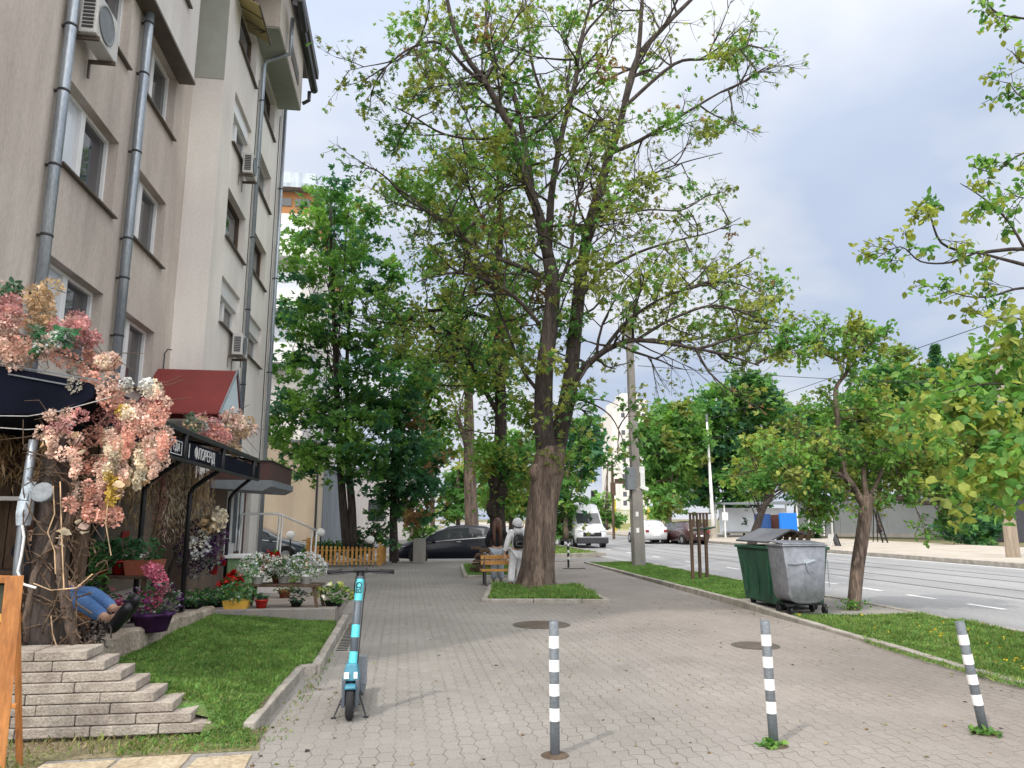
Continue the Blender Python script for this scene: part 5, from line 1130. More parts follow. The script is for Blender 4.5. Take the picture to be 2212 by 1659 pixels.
S0, S1 = V((sx, sy + .06, .30)), V((sx + .035, sy + .26, 1.13))
def sp(k): return S0.lerp(S1, k)
b = MB(); b.tube([sp(-.06), sp(.97)], .033, 14); st = b.build('stem', M['sc_grey'], t, smooth='auto')
for a, c in [(.005, .25), (.38, .50), (.73, .94)]:
    b = MB(); b.tube([sp(a), sp(c)], .0352, 14, cap=False); b.build('turquoise_band', M['cyan'], st, smooth='auto')
ax = (S1 - S0).normalized(); Mx = basis(sp(.865) + V((-.0, -.037, 0)), ax, (-1, 0, 0)); text('BD', .075, Mx, 'lettering', M['black'], st, .003)
b = MB(); b.tube([sp(.96), sp(1.02)], .03, 12); b.box(sp(1.03), (.11, .10, .035), rx=R(-15)); b.build('display', M['black'], t, bevel=.008)
hb = sp(1.01); b = MB(); b.tube([hb + V((-.27, .05, .0)), hb + V((-.14, .02, .012)), hb + V((0, 0, .014)), hb + V((.14, .02, .012)), hb + V((.27, .05, .0))], .0145, 10); bar = b.build('handlebar', M['black'], t, smooth='auto')
for s in (-1, 1):
    b = MB(); b.tube([hb + V((s * .16, .026, .01)), hb + V((s * .285, .054, -.001))], .019, 10); b.build('grip', M['tyre'], bar, smooth='auto')
    b = MB(); b.tube([hb + V((s * .10, .0, .0)), hb + V((s * .15, -.035, -.005)), hb + V((s * .25, -.03, -.012))], .006, 6); b.build('brake_lever', M['dark_metal'], bar)
b = MB(); b.tube([hb + V((.03, -.03, 0)), hb + V((.05, -.07, -.12)), sp(.75) + V((.045, -.0, 0)), sp(.3) + V((.042, 0, 0)), sp(.03) + V((.04, .01, 0))], .005, 6); b.tube([hb + V((-.03, -.03, 0)), hb + V((-.045, -.06, -.1)), sp(.8) + V((-.04, 0, 0))], .005, 6); b.build('cable', M['black'], t)
# fork, mudguard, neck block
b = MB()
for s in (-1, 1): b.loft([[(sx + s * .04, sy - .03, .10), (sx + s * .065, sy - .03, .10), (sx + s * .065, sy + .05, .10), (sx + s * .04, sy + .05, .10)], [(sx + s * .038, sy - .02, .31), (sx + s * .07, sy - .02, .31), (sx + s * .075, sy + .09, .31), (sx + s * .038, sy + .09, .31)]])
b.build('fork', M['sc_grey'], t, bevel=.006)
b = MB(); rings = []
for a in range(-2, 8):
    an = R(62 + a * 12); c = V((sx, sy - math.cos(an) * .142 * (1), .125 + math.sin(an) * .148)); rings.append([c + V((-.05, 0, -.012)), c + V((-.035, 0, .006)), c + V((.035, 0, .006)), c + V((.05, 0, -.012))])
b.loft(rings[2:]); b.build('mudguard', M['sc_blue'], t, smooth='auto')
b = MB(); b.loft([[(sx - .065, sy - .02, .30), (sx + .065, sy - .02, .30), (sx + .075, sy + .13, .29), (sx - .075, sy + .13, .29)], [(sx - .045, sy + .02, .43), (sx + .045, sy + .02, .43), (sx + .05, sy + .14, .42), (sx - .05, sy + .14, .42)]]); b.build('neck_block', M['sc_blue'], t, bevel=.012)
b = MB(); b.box((sx - .035, sy - .024, .345), (.04, .004, .05)); b.box((sx + .038, sy - .022, .345), (.03, .004, .05)); b.build('sticker', M['white'], t)
b = MB(); b.bx(sx + .035, sx + .12, sy + .20, sy + .24, .22, .46); b.build('battery_flap', M['greyp'], t, bevel=.012)
b = MB(); b.loft([[(sx - .075, sy + .1, .2), (sx + .085, sy + .1, .2), (sx + .08, sy + .1, .28), (sx - .07, sy + .1, .28)], [(sx - .08, sy + .24, .13), (sx + .10, sy + .24, .13), (sx + .10, sy + .24, .19), (sx - .08, sy + .24, .19)], [(sx - .08, sy + .82, .12), (sx + .10, sy + .82, .12), (sx + .10, sy + .82, .17), (sx - .08, sy + .82, .17)]]); b.build('deck', M['sc_grey'], t, bevel=.012)
b = MB(); b.loft([[(sx - .04, sy + .80, .17), (sx + .08, sy + .80, .17), (sx + .08, sy + .80, .185), (sx - .04, sy + .80, .185)], [(sx - .03, sy + 1.0, .25), (sx + .07, sy + 1.0, .25), (sx + .07, sy + 1.0, .262), (sx - .03, sy + 1.0, .262)]]); b.build('rear_mudguard', M['sc_blue'], t)
for s in (-1, 1):
    b = MB(); b.tube([(sx + s * .06, sy + .16, .17), (sx + s * .13, sy + .06, .005)], .007, 6); b.bx(sx + s * .13 - .02, sx + s * .13 + .02, sy + .04, sy + .08, 0, .008); b.build('kickstand', M['dark_metal'], t)
    b = MB(); b.tube([(sx + s * .035, sy, .125), (sx + s * .085, sy, .125)], .012, 8); b.build('axle_nut', M['dark_metal'], t)

# ---------------------------------------------------------------- waste containers
M['bin_g'] = mat('green_plastic', (.022, .095, .052), .5, c2=(.014, .055, .033), scale=1.6, stretch=(1, 1, .5), fine=14, fv=.2)
M['bin_s'] = mat('galvanised_bin', (.30, .31, .35), .4, c2=(.23, .24, .27), scale=2.2, metal=.55, fine=12, fv=.12)
t = thing('waste_container', 'green plastic waste container with its lid pushed up on the roadside pad', 'waste container', (7.0, 13.3, 0), 'large waste containers on the verge')
gx = 6.52; gy0, gy1 = 12.62, 14.15
prof = []
for z, ins in [(.08, .10), (.12, .085), (.6, .045), (1.02, .0), (1.06, .0)]:
    prof.append([(gx + ins, gy0 + ins, z), (gx + 1.02 - ins, gy0 + ins, z), (gx + 1.02 - ins, gy1 - ins, z), (gx + ins, gy1 - ins, z)])
b = MB(); b.loft(prof); bod = b.build('body', M['bin_g'], t, bevel=.03)
b = MB()
for (x0, x1, y0, y1) in [(gx - .03, gx + .05, gy0 - .03, gy1 + .03), (gx + .97, gx + 1.05, gy0 - .03, gy1 + .03), (gx + .05, gx + .97, gy0 - .03, gy0 + .04), (gx + .05, gx + .97, gy1 - .04, gy1 + .03)]: b.bx(x0, x1, y0, y1, 1.05, 1.10)
b.build('rim', M['bin_g'], t, bevel=.01)
b = MB()
for k in range(3): y = gy0 + .3 + k * .45; b.bx(gx + .02, gx + .045, y, y + .05, .25, .98)
b.build('rib', M['bin_g'], bod)
M['lid'] = mat('smoky_lid', (.10, .10, .11), .3, v=.3, scale=3)
b = MB(); b.loft([[(gx + .0, gy0 + .2, 1.16), (gx + .0, gy1, 1.16), (gx + .0, gy1, 1.19), (gx, gy0 + .2, 1.19)], [(gx + .5, gy0 + .3, 1.38), (gx + .5, gy1, 1.38), (gx + .5, gy1, 1.41), (gx + .5, gy0 + .3, 1.41)], [(gx + .9, gy0 + .4, 1.30), (gx + .9, gy1, 1.30), (gx + .9, gy1, 1.33), (gx + .9, gy0 + .4, 1.33)]]); b.build('lid', M['lid'], t)
for x in (gx + .2, gx + .8):
    for y in (gy0 + .2, gy1 - .2):
        b = MB(); b.lathe([(.02, -.025), (.08, -.025), (.08, .025), (.02, .025)], (x, y, .08), 12, RX); b.build('wheel', M['tyre'], t)
xl, xr_ = AY(1694, 1250, 12.05).x, AY(1786, 1250, 12.05).x; y0, y1 = 12.02, 12.58
t = thing('waste_container', 'dented grey galvanised waste container with rounded bottom on black castors', 'waste container', (7.0, 12.3, 0), 'large waste containers on the verge')
def ucurve(ins):
    W = xr_ - xl; pts = [(xl - .005, 1.13)]
    for k in range(13):
        a = PI * k / 12; pts.append((xl + W / 2 - (W / 2 - .05 - ins) * math.copysign(abs(math.cos(a)) ** .55, math.cos(a)), .19 + ins + (.30) * (1 - abs(math.sin(a)) ** .55)))
    pts.append((xr_ + .005, 1.13)); return pts
rings = []
for y, ins in [(y0, .02), (y0 + .02, 0), (y1 - .02, 0), (y1, .02)]: rings.append([(x, y, z) for x, z in ucurve(ins)])
b = MB(); b.loft(rings); bod = b.build('body', M['bin_s'], t, smooth='auto', bevel=.01)
b = MB(); b.bx(xl - .03, xr_ + .03, y0 - .03, y1 + .03, 1.131, 1.165); b.build('rim', M['bin_s'], t, bevel=.012)
b = MB(); b.loft([[(xl, y0 - .0, 1.167), (xr_, y0, 1.167), (xr_, y0, 1.19), (xl, y0, 1.19)], [(xl, y1, 1.20), (xr_, y1, 1.20), (xr_, y1, 1.225), (xl, y1, 1.225)]]); b.build('lid', M['bin_s'], t, bevel=.01)
b = MB(); xm = (xl + xr_) / 2; b.loft([[(xm - .02, y0 - .01, .86), (xm + .15, y0 - .05, .93), (xm + .15, y0 - .01, .95), (xm - .05, y0 + .01, .92)], [(xm - .0, y0 - .02, .84), (xm + .15, y0 - .06, .90), (xm + .15, y0 - .02, .93), (xm - .03, y0, .9)]]); b.tube([(xm - .0, y0 - .012, .84), (xm + .03, y0 - .02, .72), (xm + .06, y0 - .03, .69), (xm + .08, y0 - .025, .72), (xm + .13, y0 - .02, .72)], .009, 5); b.tube([(xl + .06, y0 - .005, .84), (xl + .2, y0 - .012, .83), (xl + .4, y0 - .01, .86), (xm + .1, y0 - .01, .92)], .012, 5); b.build('lock_flap', M['zinc'], bod)
b = MB(); b.tube([(xr_ + .01, y0 + .05, .9), (xr_ + .05, y0 + .05, .9), (xr_ + .05, y0 + .05, .45)], .01, 6); b.build('side_bar', M['zinc'], t)
b = MB(); b.bx(xl + .08, xr_ - .05, y0 + .05, y1 - .05, .165, .185); b.bx(xl, xl + .12, y0, y0 + .06, .15, .19); b.build('frame', M['black'], t)
for x, y in ((xl + .1, y0 + .08), (xr_ - .05, y0 + .08), (xl + .1, y1 - .08), (xr_ - .05, y1 - .08)):
    b = MB(); b.lathe([(.02, -.02), (.07, -.02), (.075, 0), (.07, .02), (.02, .02)], (x, y, .075), 14, RX); b.bar((x - .03, y, .08), (x - .03, y, .17), .012, .03); b.bar((x + .03, y, .08), (x + .03, y, .17), .012, .03); b.build('castor', M['black'], t)
t = thing('pallet', 'broken wooden slat pallet sticking up out of the waste container', 'pallet', (7.3, 13.6, 1.1))
b = MB(); 
for k in range(5): b.box((gx + .62 + k * .12, gy0 + 1.0 - k * .05, 1.18), (.085, .03, .42), ry=R(16))
b.box((gx + .86, gy0 + .94, 1.10), (.62, .04, .07)); b.box((gx + .88, gy0 + .94, 1.28), (.62, .04, .07), ry=R(5)); b.build('slats', M['wood_d'], t)

# ---------------------------------------------------------------- poles, guard, wires
p = G(1380, 1222); q = AY(1360, 740, p.y)
t = thing('concrete_pole', 'tall square concrete utility pole with grey boxes on the grass strip', 'pole', p)
d = (q - p).normalized(); top = p + d * 9.4
def sq(c, w): return [c + V((-w, -w, 0)), c + V((w, -w, 0)), c + V((w, w, 0)), c + V((-w, w, 0))]
b = MB(); b.loft([sq(p - V((0, 0, .1)), .20), sq(p + d * 2.6, .185), sq(p + d * 2.62, .15), sq(top, .10)]); b.build('shaft', M['concrete'], t, bevel=.02)
b = MB(); c = AY(1361, 1034, p.y - .1); b.box(c, (.30, .3, .78)); b.build('switch_box', M['greyp'], t, bevel=.015)
b = MB(); c = AY(1386, 1036, p.y - .1); b.box(c, (.16, .26, .5)); b.box(c + V((.05, -.05, -.3)), (.3, .2, .12), ry=R(20)); b.box(c + V((.0, 0, .35)), (.2, .14, .2)); b.build('fittings', M['white'], t, bevel=.01)
for z in (1.2, 1.75):
    b = MB(); c = p + d * z; b.box(c + V((-.05, -.2, 0)), (.1, .012, .16)); b.build('paper_notice', M['white'], t)
b = MB(); b.tube([p + d * 9 + V((0, 0, 0)), p + d * 9.1 + V((.5, -.1, 0))], .03, 6); b.build('bracket', M['dark_metal'], t)
# overhead wires
def wire(lab, a, c, sag, r=.012):
    a, c = V(a), V(c); b = MB(); b.tube([a.lerp(c, k / 14) - V((0, 0, sag * 4 * (k / 14) * (1 - k / 14))) for k in range(15)], r, 4); tag(b.build('overhead_wire', M['black']), lab, 'wire')
R0 = V((25.3, 27.9, 7.6)); ws = AY(1378, 790, p.y)
wire('overhead span wire from the concrete pole across the street', ws, AY(2174, 832, 27.7), .12)
wire('left tram contact wire above the road', (13.9, 8, 6.3), (13.9, 120, 6.0), .2, .01); wire('right tram contact wire above the road', (17.3, 8, 6.3), (17.3, 120, 6.0), .2, .01)
b = MB(); b.tube([V((13.9, 26.2, 6.3)), V((13.9, 26.2, 6.9)), ], .012, 4); b.tube([V((17.3, 27, 6.3)), V((17.3, 27, 6.8))], .012, 4); tag(b.build('wire_hanger', M['black']), 'short droppers holding the tram contact wires', 'wire hanger')
# timber stand on the verge
Y = 19.7; t = thing('timber_stand', 'dark timber stand of three posts with slatted box on the grass strip', 'stand', G(1508, 1250))
for x, yb in ((1497, 1254), (1513, 1252), (1528, 1251)):
    b = MB(); b.bar(G(x, yb), AY(x - 5, 1122, G(x, yb).y), .07); b.build('post', M['wood_d'], t)
b = MB(); a = AY(1488, 1138, Y); c = AY(1530, 1110, Y)
for k in range(6): b.box((a.x + (c.x - a.x) * (k + .5) / 6, Y, (a.z + c.z) / 2), (.06, .03, c.z - a.z))
b.bx(a.x - .06, c.x + .06, Y - .06, Y + .2, c.z, c.z + .03); b.build('slatted_box', M['wood_d'], t)
b = MB(); b.box(((a.x + c.x) / 2 + .05, Y - .1, a.z - .06), (.62, .42, .03), rx=R(-8), ry=R(-6)); b.build('sloping_board', M['bin_g'], t)
# thin black and white post behind the tree, with its base plate
p = G(1228, 1226); q = AY(1227, 1168, p.y); t = thing('marker_post', 'thin black and white marker post right of the big tree', 'post', p)
b = MB(); b.tube([p, q], .035, 8); b.build('post', M['black'], t)
for k in (.3, .55, .8):
    b = MB(); b.tube([p.lerp(q, k), p.lerp(q, k + .1)], .037, 8); b.build('white_band', M['white'], t)
b = MB(); b.bx(p.x - .3, p.x + .4, p.y - .7, p.y - .5, 0, .02); b.build('base_plate', M['rail'], t)
# concrete block by the dark car
p = G(905, 1216); b = MB(); b.box((p.x, p.y - .05, .44), (.46, .3, .88)); tag(b.build('concrete_block', M['concrete'], bevel=.02), 'pale upright concrete block at the kerb in front of the dark car', 'block')
t = thing('rubbish_pile', 'low pile of brown boards left of the bench behind the two people', 'pile', AY(1045, 1222, 23)); b = MB(); p = AY(1046, 1215, 21.6)
for k in range(16): b.box((p.x + U(-.25, .25), 21.6 + U(-.2, .2), .1 + k * .045), (.28, .14, .07), rz=U(-.5, .5))
b.build('bricks', M['wood_d'], t, bevel=.006)

# ================================================================ VEHICLES
def lerp(a, b_, k): return a + (b_ - a) * k
def car(label, loc, rz, paint, st, cowl, roof0, roof1, tail, wx, wr=.31, group='parked and passing cars', cat='car', glassm='glass', name='parked_car', dark_low=False):
    """st: stations (x, zlow, zbelt, ztop, half width, half top width), nose first, heading +x"""
    t = thing(name, label, cat, (0, 0, 0), group)
    def at(x):
        for a, c in zip(st, st[1:]):
            if a[0] >= x >= c[0]:
                k = (a[0] - x) / (a[0] - c[0]); return [lerp(a[i], c[i], k) for i in range(6)]
        return st[-1]
    rings = []
    for x, zl, zb, zt_, hw, ht in st:
        rings.append([(x, -hw * .93, zl), (x, -hw, lerp(zl, zb, .45)), (x, -hw * .985, zb), (x, -ht, zt_ - .02), (x, -ht * .5, zt_), (x, ht * .5, zt_), (x, ht, zt_ - .02), (x, hw * .985, zb), (x, hw, lerp(zl, zb, .45)), (x, hw * .93, zl)])
    b = MB(); b.loft(rings); body = b.build('body', paint, t, smooth='auto')
    def side(xs, f0, f1, s, nm, m, e=.008):
        lo, hi = [], []
        for x in xs:
            a = at(x); z0, z1 = lerp(a[2], a[3] - .02, f0), lerp(a[2], a[3] - .02, f1); y0_, y1_ = lerp(a[4] * .985, a[5], f0), lerp(a[4] * .985, a[5], f1)
            lo.append(V((x, s * (y0_ + e), z0))); hi.append(V((x, s * (y1_ + e), z1)))
        b = MB(); n = len(xs)
        for i in range(n - 1): b.add([lo[i], lo[i + 1], hi[i + 1], hi[i]], [(0, 1, 2, 3)])
        b.build(nm, m, t)
    mid = (roof0 + roof1) / 2 - .1
    for s in (-1, 1):
        side([lerp(cowl, mid + .05, k / 6) for k in range(7)], .10, .86, s, 'side_window', M[glassm])
        if roof1 < mid - .2: side([lerp(mid - .05, tail + .15, k / 5) for k in range(6)], .10, .84, s, 'side_window', M[glassm])
        side([lerp(cowl, tail + .1, k / 8) for k in range(9)], -.02, .05, s, 'window_trim', M['rim'], .006)
        for x in (mid + .45, ):
            a = at(x); b = MB(); b.box((x, s * (a[4] + .012), a[2] - .08), (.17, .02, .03)); b.build('door_handle', M['rim'], t)
        a = at(cowl - .25); b = MB(); b.box((cowl - .25, s * (a[4] + .07), a[2] + .07), (.12, .18, .13)); b.build('mirror', paint if not dark_low else M['black'], t, bevel=.03)
        for x in wx:
            a = at(x); b = MB(); c = (x, s * (a[4] - .10), wr)
            RXs = Matrix.Rotation(R(90), 3, 'X')
            b.lathe([(.01, -.115), (wr * 1.18, -.115), (wr * 1.18, .112), (.01, .112)], c, 24, RXs); b.build('wheel_arch', M['black'], t)
            b = MB(); b.lathe([(wr * .62, -.11), (wr * .95, -.12), (wr, -.06), (wr, .06), (wr * .95, .12), (wr * .62, .11)], (x, s * (a[4] - .095), wr), 24, RXs); w_ = b.build('wheel', M['tyre'], t, smooth='auto')
            b = MB(); b.lathe([(.01, -.126), (wr * .16, -.126), (wr * .2, -.11), (wr * .62, -.118), (wr * .62, .118), (wr * .2, .11), (wr * .16, .126), (.01, .126)], (x, s * (a[4] - .095), wr), 10, RXs); b.build('rim', M['rim'], w_)
    def cross(xa, xb, nm, m, f=.88):
        a, c = at(xa), at(xb); k0, k1 = .08, .92; P = []
        for k in (k0, k1):
            z = lerp(a[3], c[3], k) + .012; w_ = lerp(a[5], c[5], k) * f; x = lerp(xa, xb, k); ex = .02 * (1 if xa > xb and a[3] < c[3] else -1); P.append(((x + ex, -w_, z), (x + ex, w_, z)))
        b = MB(); b.add([P[0][0], P[0][1], P[1][1], P[1][0]], [(0, 1, 2, 3)]); b.build(nm, m, t)
    cross(cowl, roof0, 'windscreen', M[glassm]); cross(roof1, tail, 'rear_window', M[glassm])
    nose, back = st[0], st[-1]; n1_, r1_ = st[1], st[-2]
    for s in (-1, 1):
        b = MB(); b.loft([[(n1_[0] + .03, s * n1_[4] * .97, n1_[2] - .06), (n1_[0] + .03, s * n1_[4] * .97, n1_[2] + .05), (n1_[0] - .45, s * n1_[4] * 1.03, n1_[2] + .10), (n1_[0] - .45, s * n1_[4] * 1.03, n1_[2] + .03)], [(nose[0] + .02, s * nose[4] * .72, n1_[2] - .07), (nose[0] + .02, s * nose[4] * .72, n1_[2] + .0), (n1_[0] - .2, s * nose[4] * .8, n1_[2] + .12), (n1_[0] - .2, s * nose[4] * .8, n1_[2] + .05)]]); b.build('headlight', M['lamp_glass'], t)
        b = MB(); b.box((back[0] + .02, s * back[4] * .86, back[2] - .02), (.16, .22, .16)); b.build('tail_light', M['tail_red'], t, bevel=.02)
    b = MB(); b.box((nose[0] + .005, 0, nose[1] + .10), (.03, nose[4] * 1.3, .13)); b.build('grille', M['black'], t)
    b = MB(); b.box((nose[0] + .022, 0, nose[1] + .05), (.012, .5, .11)); b.box((back[0] - .012, 0, back[1] + .22), (.012, .5, .11)); b.build('number_plate', M['white'], t)
    t.location = loc; t.rotation_euler.z = rz
    return t
M['lamp_glass'] = mat('headlamp_glass', (.55, .58, .60), .1, v=.2, spec=.8); M['tail_red'] = mat('tail_lamp', (.30, .02, .02), .2)
M['p_dark'] = mat('dark_blue_paint', (.006, .008, .018), .4, v=.1, coat=.25, spec=.3); M['p_grey'] = mat('blue_grey_paint', (.06, .075, .10), .3, v=.1, coat=1); M['p_white'] = mat('white_car_paint', (.70, .71, .73), .3, v=.05, coat=1); M['p_black'] = mat('black_car_paint', (.015, .015, .017), .3, coat=1); M['p_red'] = mat('dark_red_paint', (.05, .012, .012), .4, coat=1)
HATCH = [(2.14, .30, .52, .60, .52, .42), (2.02, .22, .60, .71, .76, .60), (1.60, .20, .70, .84, .86, .68), (1.08, .20, .80, .95, .875, .70), (.60, .20, .85, 1.21, .88, .64), (.12, .20, .89, 1.40, .88, .60), (-.5, .20, .93, 1.455, .88, .60), (-1.2, .20, .98, 1.41, .87, .58), (-1.62, .22, 1.01, 1.28, .85, .57), (-1.92, .26, .98, 1.06, .81, .58), (-2.12, .34, .80, .88, .72, .58)]
def scaled(st, sx_=1, sz=1, sy_=1): return [(a * sx_, b_ * sz, c * sz, d_ * sz, e * sy_, f * sy_) for a, b_, c, d_, e, f in st]
xn = AY(857, 1190, 28.9).x
car('dark blue hatchback parked across the end of the pavement behind the concrete block', (xn + 2.14, 29.65, -.10), R(180), M['p_dark'], HATCH, 1.02, .12, -1.2, -1.92, (1.33, -1.28))
xn = AY(664, 1180, 30).x
car('blue grey car nose pointing right behind the white handrail', (xn - 2.14, 30.9, -.10), 0, M['p_grey'], scaled(HATCH, 1, 1.02), 1.02, .12, -1.2, -1.92, (1.33, -1.28))
xc = AY(1419, 1150, 49.5).x
car('white sport utility car seen from behind on the road near the far kerb', (xc, 51.6, -.10), R(88), M['p_white'], scaled(HATCH, 1.05, 1.12, 1.03), 1.07, .12, -1.26, -2.02, (1.4, -1.35), .34)
xc = AY(1474, 1150, 50.5).x
car('black car parked beyond the white car at the far kerb', (xc, 52, -.10), R(100), M['p_black'], HATCH, 1.02, .12, -1.2, -1.92, (1.33, -1.28))
xc = AY(1508, 1150, 47).x
car('dark red car parked at the far kerb behind the timber stand', (xc, 49.4, -.10), R(96), M['p_red'], scaled(HATCH, 1, 1.05), 1.02, .12, -1.2, -1.92, (1.33, -1.28))
VAN = [(2.78, .36, .78, .92, .62, .55), (2.62, .28, .98, 1.12, .90, .74), (2.1, .28, 1.15, 1.30, .97, .82), (1.35, .28, 1.3, 2.06, .98, .80), (.95, .28, 1.3, 2.50, .98, .76), (.5, .28, 1.3, 2.60, .98, .76), (-2.6, .28, 1.3, 2.60, .98, .76), (-2.75, .34, 1.25, 2.50, .95, .72)]
xc = AY(1279, 1150, 43).x
v = car('white high roof delivery van driving towards the camera', (xc, 45.7, -.10), R(-90), M['p_white'], VAN, 2.05, 1.35, -2.6, -2.7, (1.75, -1.8), .34, cat='van', name='delivery_van', dark_low=True, group=None)
vl = v.location.copy(); v.location = (0, 0, 0)
b = MB(); b.bx(2.66, 2.90, -.94, .94, .26, .62); b.build('bumper', M['dark_metal'], v, bevel=.05)
b = MB(); b.bx(2.70, 2.80, -.55, .55, .66, .90); gr = b.build('front_grille', M['black'], v, bevel=.02)
b = MB(); b.ball((2.80, 0, .84), .10, 12, 6, (.15, 1.3, .6)); b.build('badge', M['rim'], gr)
v.location = vl

# ================================================================ FAR SIDE OF THE STREET
bs = G(1563, 1162); t = thing('bus_shelter', 'grey flat roofed bus shelter across the road', 'bus shelter', bs)
x0, x1, Y = bs.x, AY(1722, 1160, bs.y).x, bs.y
b = MB(); b.loft([[(x0 - .3, Y - .6, 2.75), (x1, Y - .6, 2.75), (x1, Y - .6, 3.0), (x0 - .3, Y - .6, 2.85)], [(x0 - .3, Y + 1.6, 2.85), (x1, Y + 1.6, 2.85), (x1, Y + 1.6, 3.1), (x0 - .3, Y + 1.6, 2.95)]]); b.build('roof', M['greyp'], t)
for x in (x0, x1 - .1):
    for y in (Y - .4, Y + 1.4):
        b = MB(); b.bar((x, y, 0), (x, y, 2.8), .1); b.build('post', M['white'], t)
b = MB(); b.bx(x0 + .3, x1 - .2, Y + 1.38, Y + 1.42, .35, 2.5); b.build('back_panel', M['glass_pale'], t)
b = MB(); b.bx(x0 + .5, x1 - 1, Y + .9, Y + 1.3, .45, .5); b.bar((x0 + .8, Y + 1.1, 0), (x0 + .8, Y + 1.1, .45), .06); b.bar((x1 - 1.3, Y + 1.1, 0), (x1 - 1.3, Y + 1.1, .45), .06); b.build('bench', M['greyp'], t)
b = MB(); b.bx(x0 - .25, x0 + .25, Y - .52, Y - .47, 1.45, 2.1); b.build('timetable', M['white'], t)
M['blue'] = mat('blue_panel', (.01, .17, .62), .5, v=.08); M['blue_d'] = mat('dark_blue_panel', (.02, .07, .22), .4, v=.2)
t = thing('advertising_stand', 'bright blue advertising panel and darker blue panel beside the bus shelter', 'advertising stand', AY(1700, 1160, 54))
a, c = AY(1687, 1156, 54), AY(1721, 1108, 54); b = MB(); b.bx(a.x, c.x, 54, 54.2, a.z, c.z); b.build('blue_panel', M['blue'], t, bevel=.02)
a, c = AY(1634, 1160, 55), AY(1664, 1110, 55); b = MB(); b.bx(a.x, c.x, 55, 55.2, a.z, c.z); b.build('dark_panel', M['blue_d'], t)
a, c = AY(1664, 1158, 55.5), AY(1682, 1112, 55.5); b = MB(); b.bx(a.x, c.x, 55.4, 55.5, a.z, c.z); b.build('red_brown_panel', M['brown'], t)
b = MB(); 
for x in (1690, 1718, 1640): p = AY(x, 1160, 54.3); b.bar((p.x, 54.3, 0), (p.x, 54.3, 1), .08)
b.build('leg', M['dark_metal'], t)
p = G(1542, 1163); q = AY(1526, 896, p.y); t = thing('street_lamp', 'slender pale street lamp post across the road left of the shelter', 'street lamp', p)
b = MB(); b.tube([p, p.lerp(q, .25), q], [.2, .15, .07], 12); b.build('post', M['white'], t, smooth='auto'); b = MB(); b.tube([q - V((0, 0, .6)), q + V((.0, -.1, .05))], .10, 8); b.build('lamp_head', M['greyp'], t)
b = MB(); b.lathe([(.26, 0), (.26, .9), (.2, 1.0)], p, 12); b.build('base', M['pave_far'], t)
p = G(2188, 1206); q = AY(2163, 860, p.y); t = thing('tram_pole', 'concrete tram pole with weathered wooden cladding at its base at the right edge', 'pole', p)
b = MB(); b.tube([p, q, q + (q - p).normalized() * 2.5], [.2, .16, .13], 12); b.build('shaft', M['concrete'], t, smooth='auto')
b = MB(); 
for k in range(9): a_ = PI * k / 8 + PI; c = p + V((math.cos(a_) * .26, math.sin(a_) * .26, 0)); b.bar(c, c.lerp(p, .1) + V((0, 0, 2.0 + .1 * math.sin(k * 3))), .11, .03)
M['wood_w'] = mat('weathered_boards', (.33, .27, .21), .9, v=.3, scale=8, stretch=(1, 1, .1)); b.build('cladding', M['wood_w'], t)
b = MB(); c = AY(2175, 1020, p.y - .1); b.tube([c, c + V((0, -.1, .4)), c + V((.35, -.15, .45))], .03, 6); b.box(c + V((.42, -.15, .43)), (.2, .12, .1)); b.box(c + V((.3, 0, -.1)), (.5, .2, .35)); b.build('fittings', M['greyp'], t)
# long grey hoarding wall
a, c = G(1722, 1157), G(2235, 1164)
t = thing('hoarding', 'long grey metal hoarding wall across the road behind the trees', 'wall', (a + c) / 2)
b = MB(); n = 14; M['hoard'] = mat('hoarding_grey', (.20, .215, .225), .55, v=.15, scale=.5)
for k in range(n):
    p, q = a.lerp(c, k / n), a.lerp(c, (k + .985) / n); b.bar(p + V((0, 0, 1.75)), q + V((0, 0, 1.75)), .08, 3.1)
b.build('panels', M['hoard'], t)
b = MB(); b.bar(a + V((0, -.1, .12)), c + V((0, -.1, .12)), .3, .3); b.build('plinth', M['concrete'], t)
for k in (.06, .09, .13, .17):
    p = a.lerp(c, k) + V((-.2, -.4, 0)); b = MB(); b.bar(p, p + V((.1, 0, 3.3)), .16, .1); b.build('white_post', M['white'], t)
d1 = G(2183, 1168); b = MB(); b.bx(d1.x, d1.x + 12, d1.y, d1.y + 5, -.1, 3.6); t = thing('dark_kiosk', 'dark grey kiosk building at the right edge across the road', 'kiosk', d1); b.build('wall', M['blue_d'] if 0 else mat('slate_cladding', (.05, .05, .06), .6), t); b = MB(); b.bx(d1.x - .3, d1.x + 12, d1.y - .4, d1.y + 5, 3.6, 3.8); b.build('roof', M['dark_metal'], t)
p = G(1918, 1174); t = thing('step_ladder', 'black step ladder standing open in front of the hoarding', 'ladder', p); h = AY(1893, 1098, p.y)
b = MB(); 
for s in (0, .5): b.bar(p + V((0, s, 0)), h + V((0, s * .6, 0)), .07)
for k in range(1, 8): b.bar(p.lerp(h, k / 8), p.lerp(h, k / 8) + V((0, .4, 0)), .05)
b.build('ladder_side', M['black'], t); b = MB(); q = G(1896, 1172); b.bar(q, h, .06); b.bar(q + V((0, .5, 0)), h + V((0, .3, 0)), .06); b.build('rear_leg', M['black'], t)
p = G(1800, 1181); t = thing('sandwich_board', 'small white sandwich board on the far pavement', 'sign', p); 
for s in (-1, 1):
    b = MB(); b.box(p + V((s * .18, 0, .36)), (.04, .5, .74), ry=R(-18 * s)); b.build('board', M['greyp'] if s > 0 else M['ac'], t)
b = MB(); b.bar(p + V((.3, -.3, 0)), p + V((.05, -.3, .75)), .05); b.build('leg', M['black'], t)
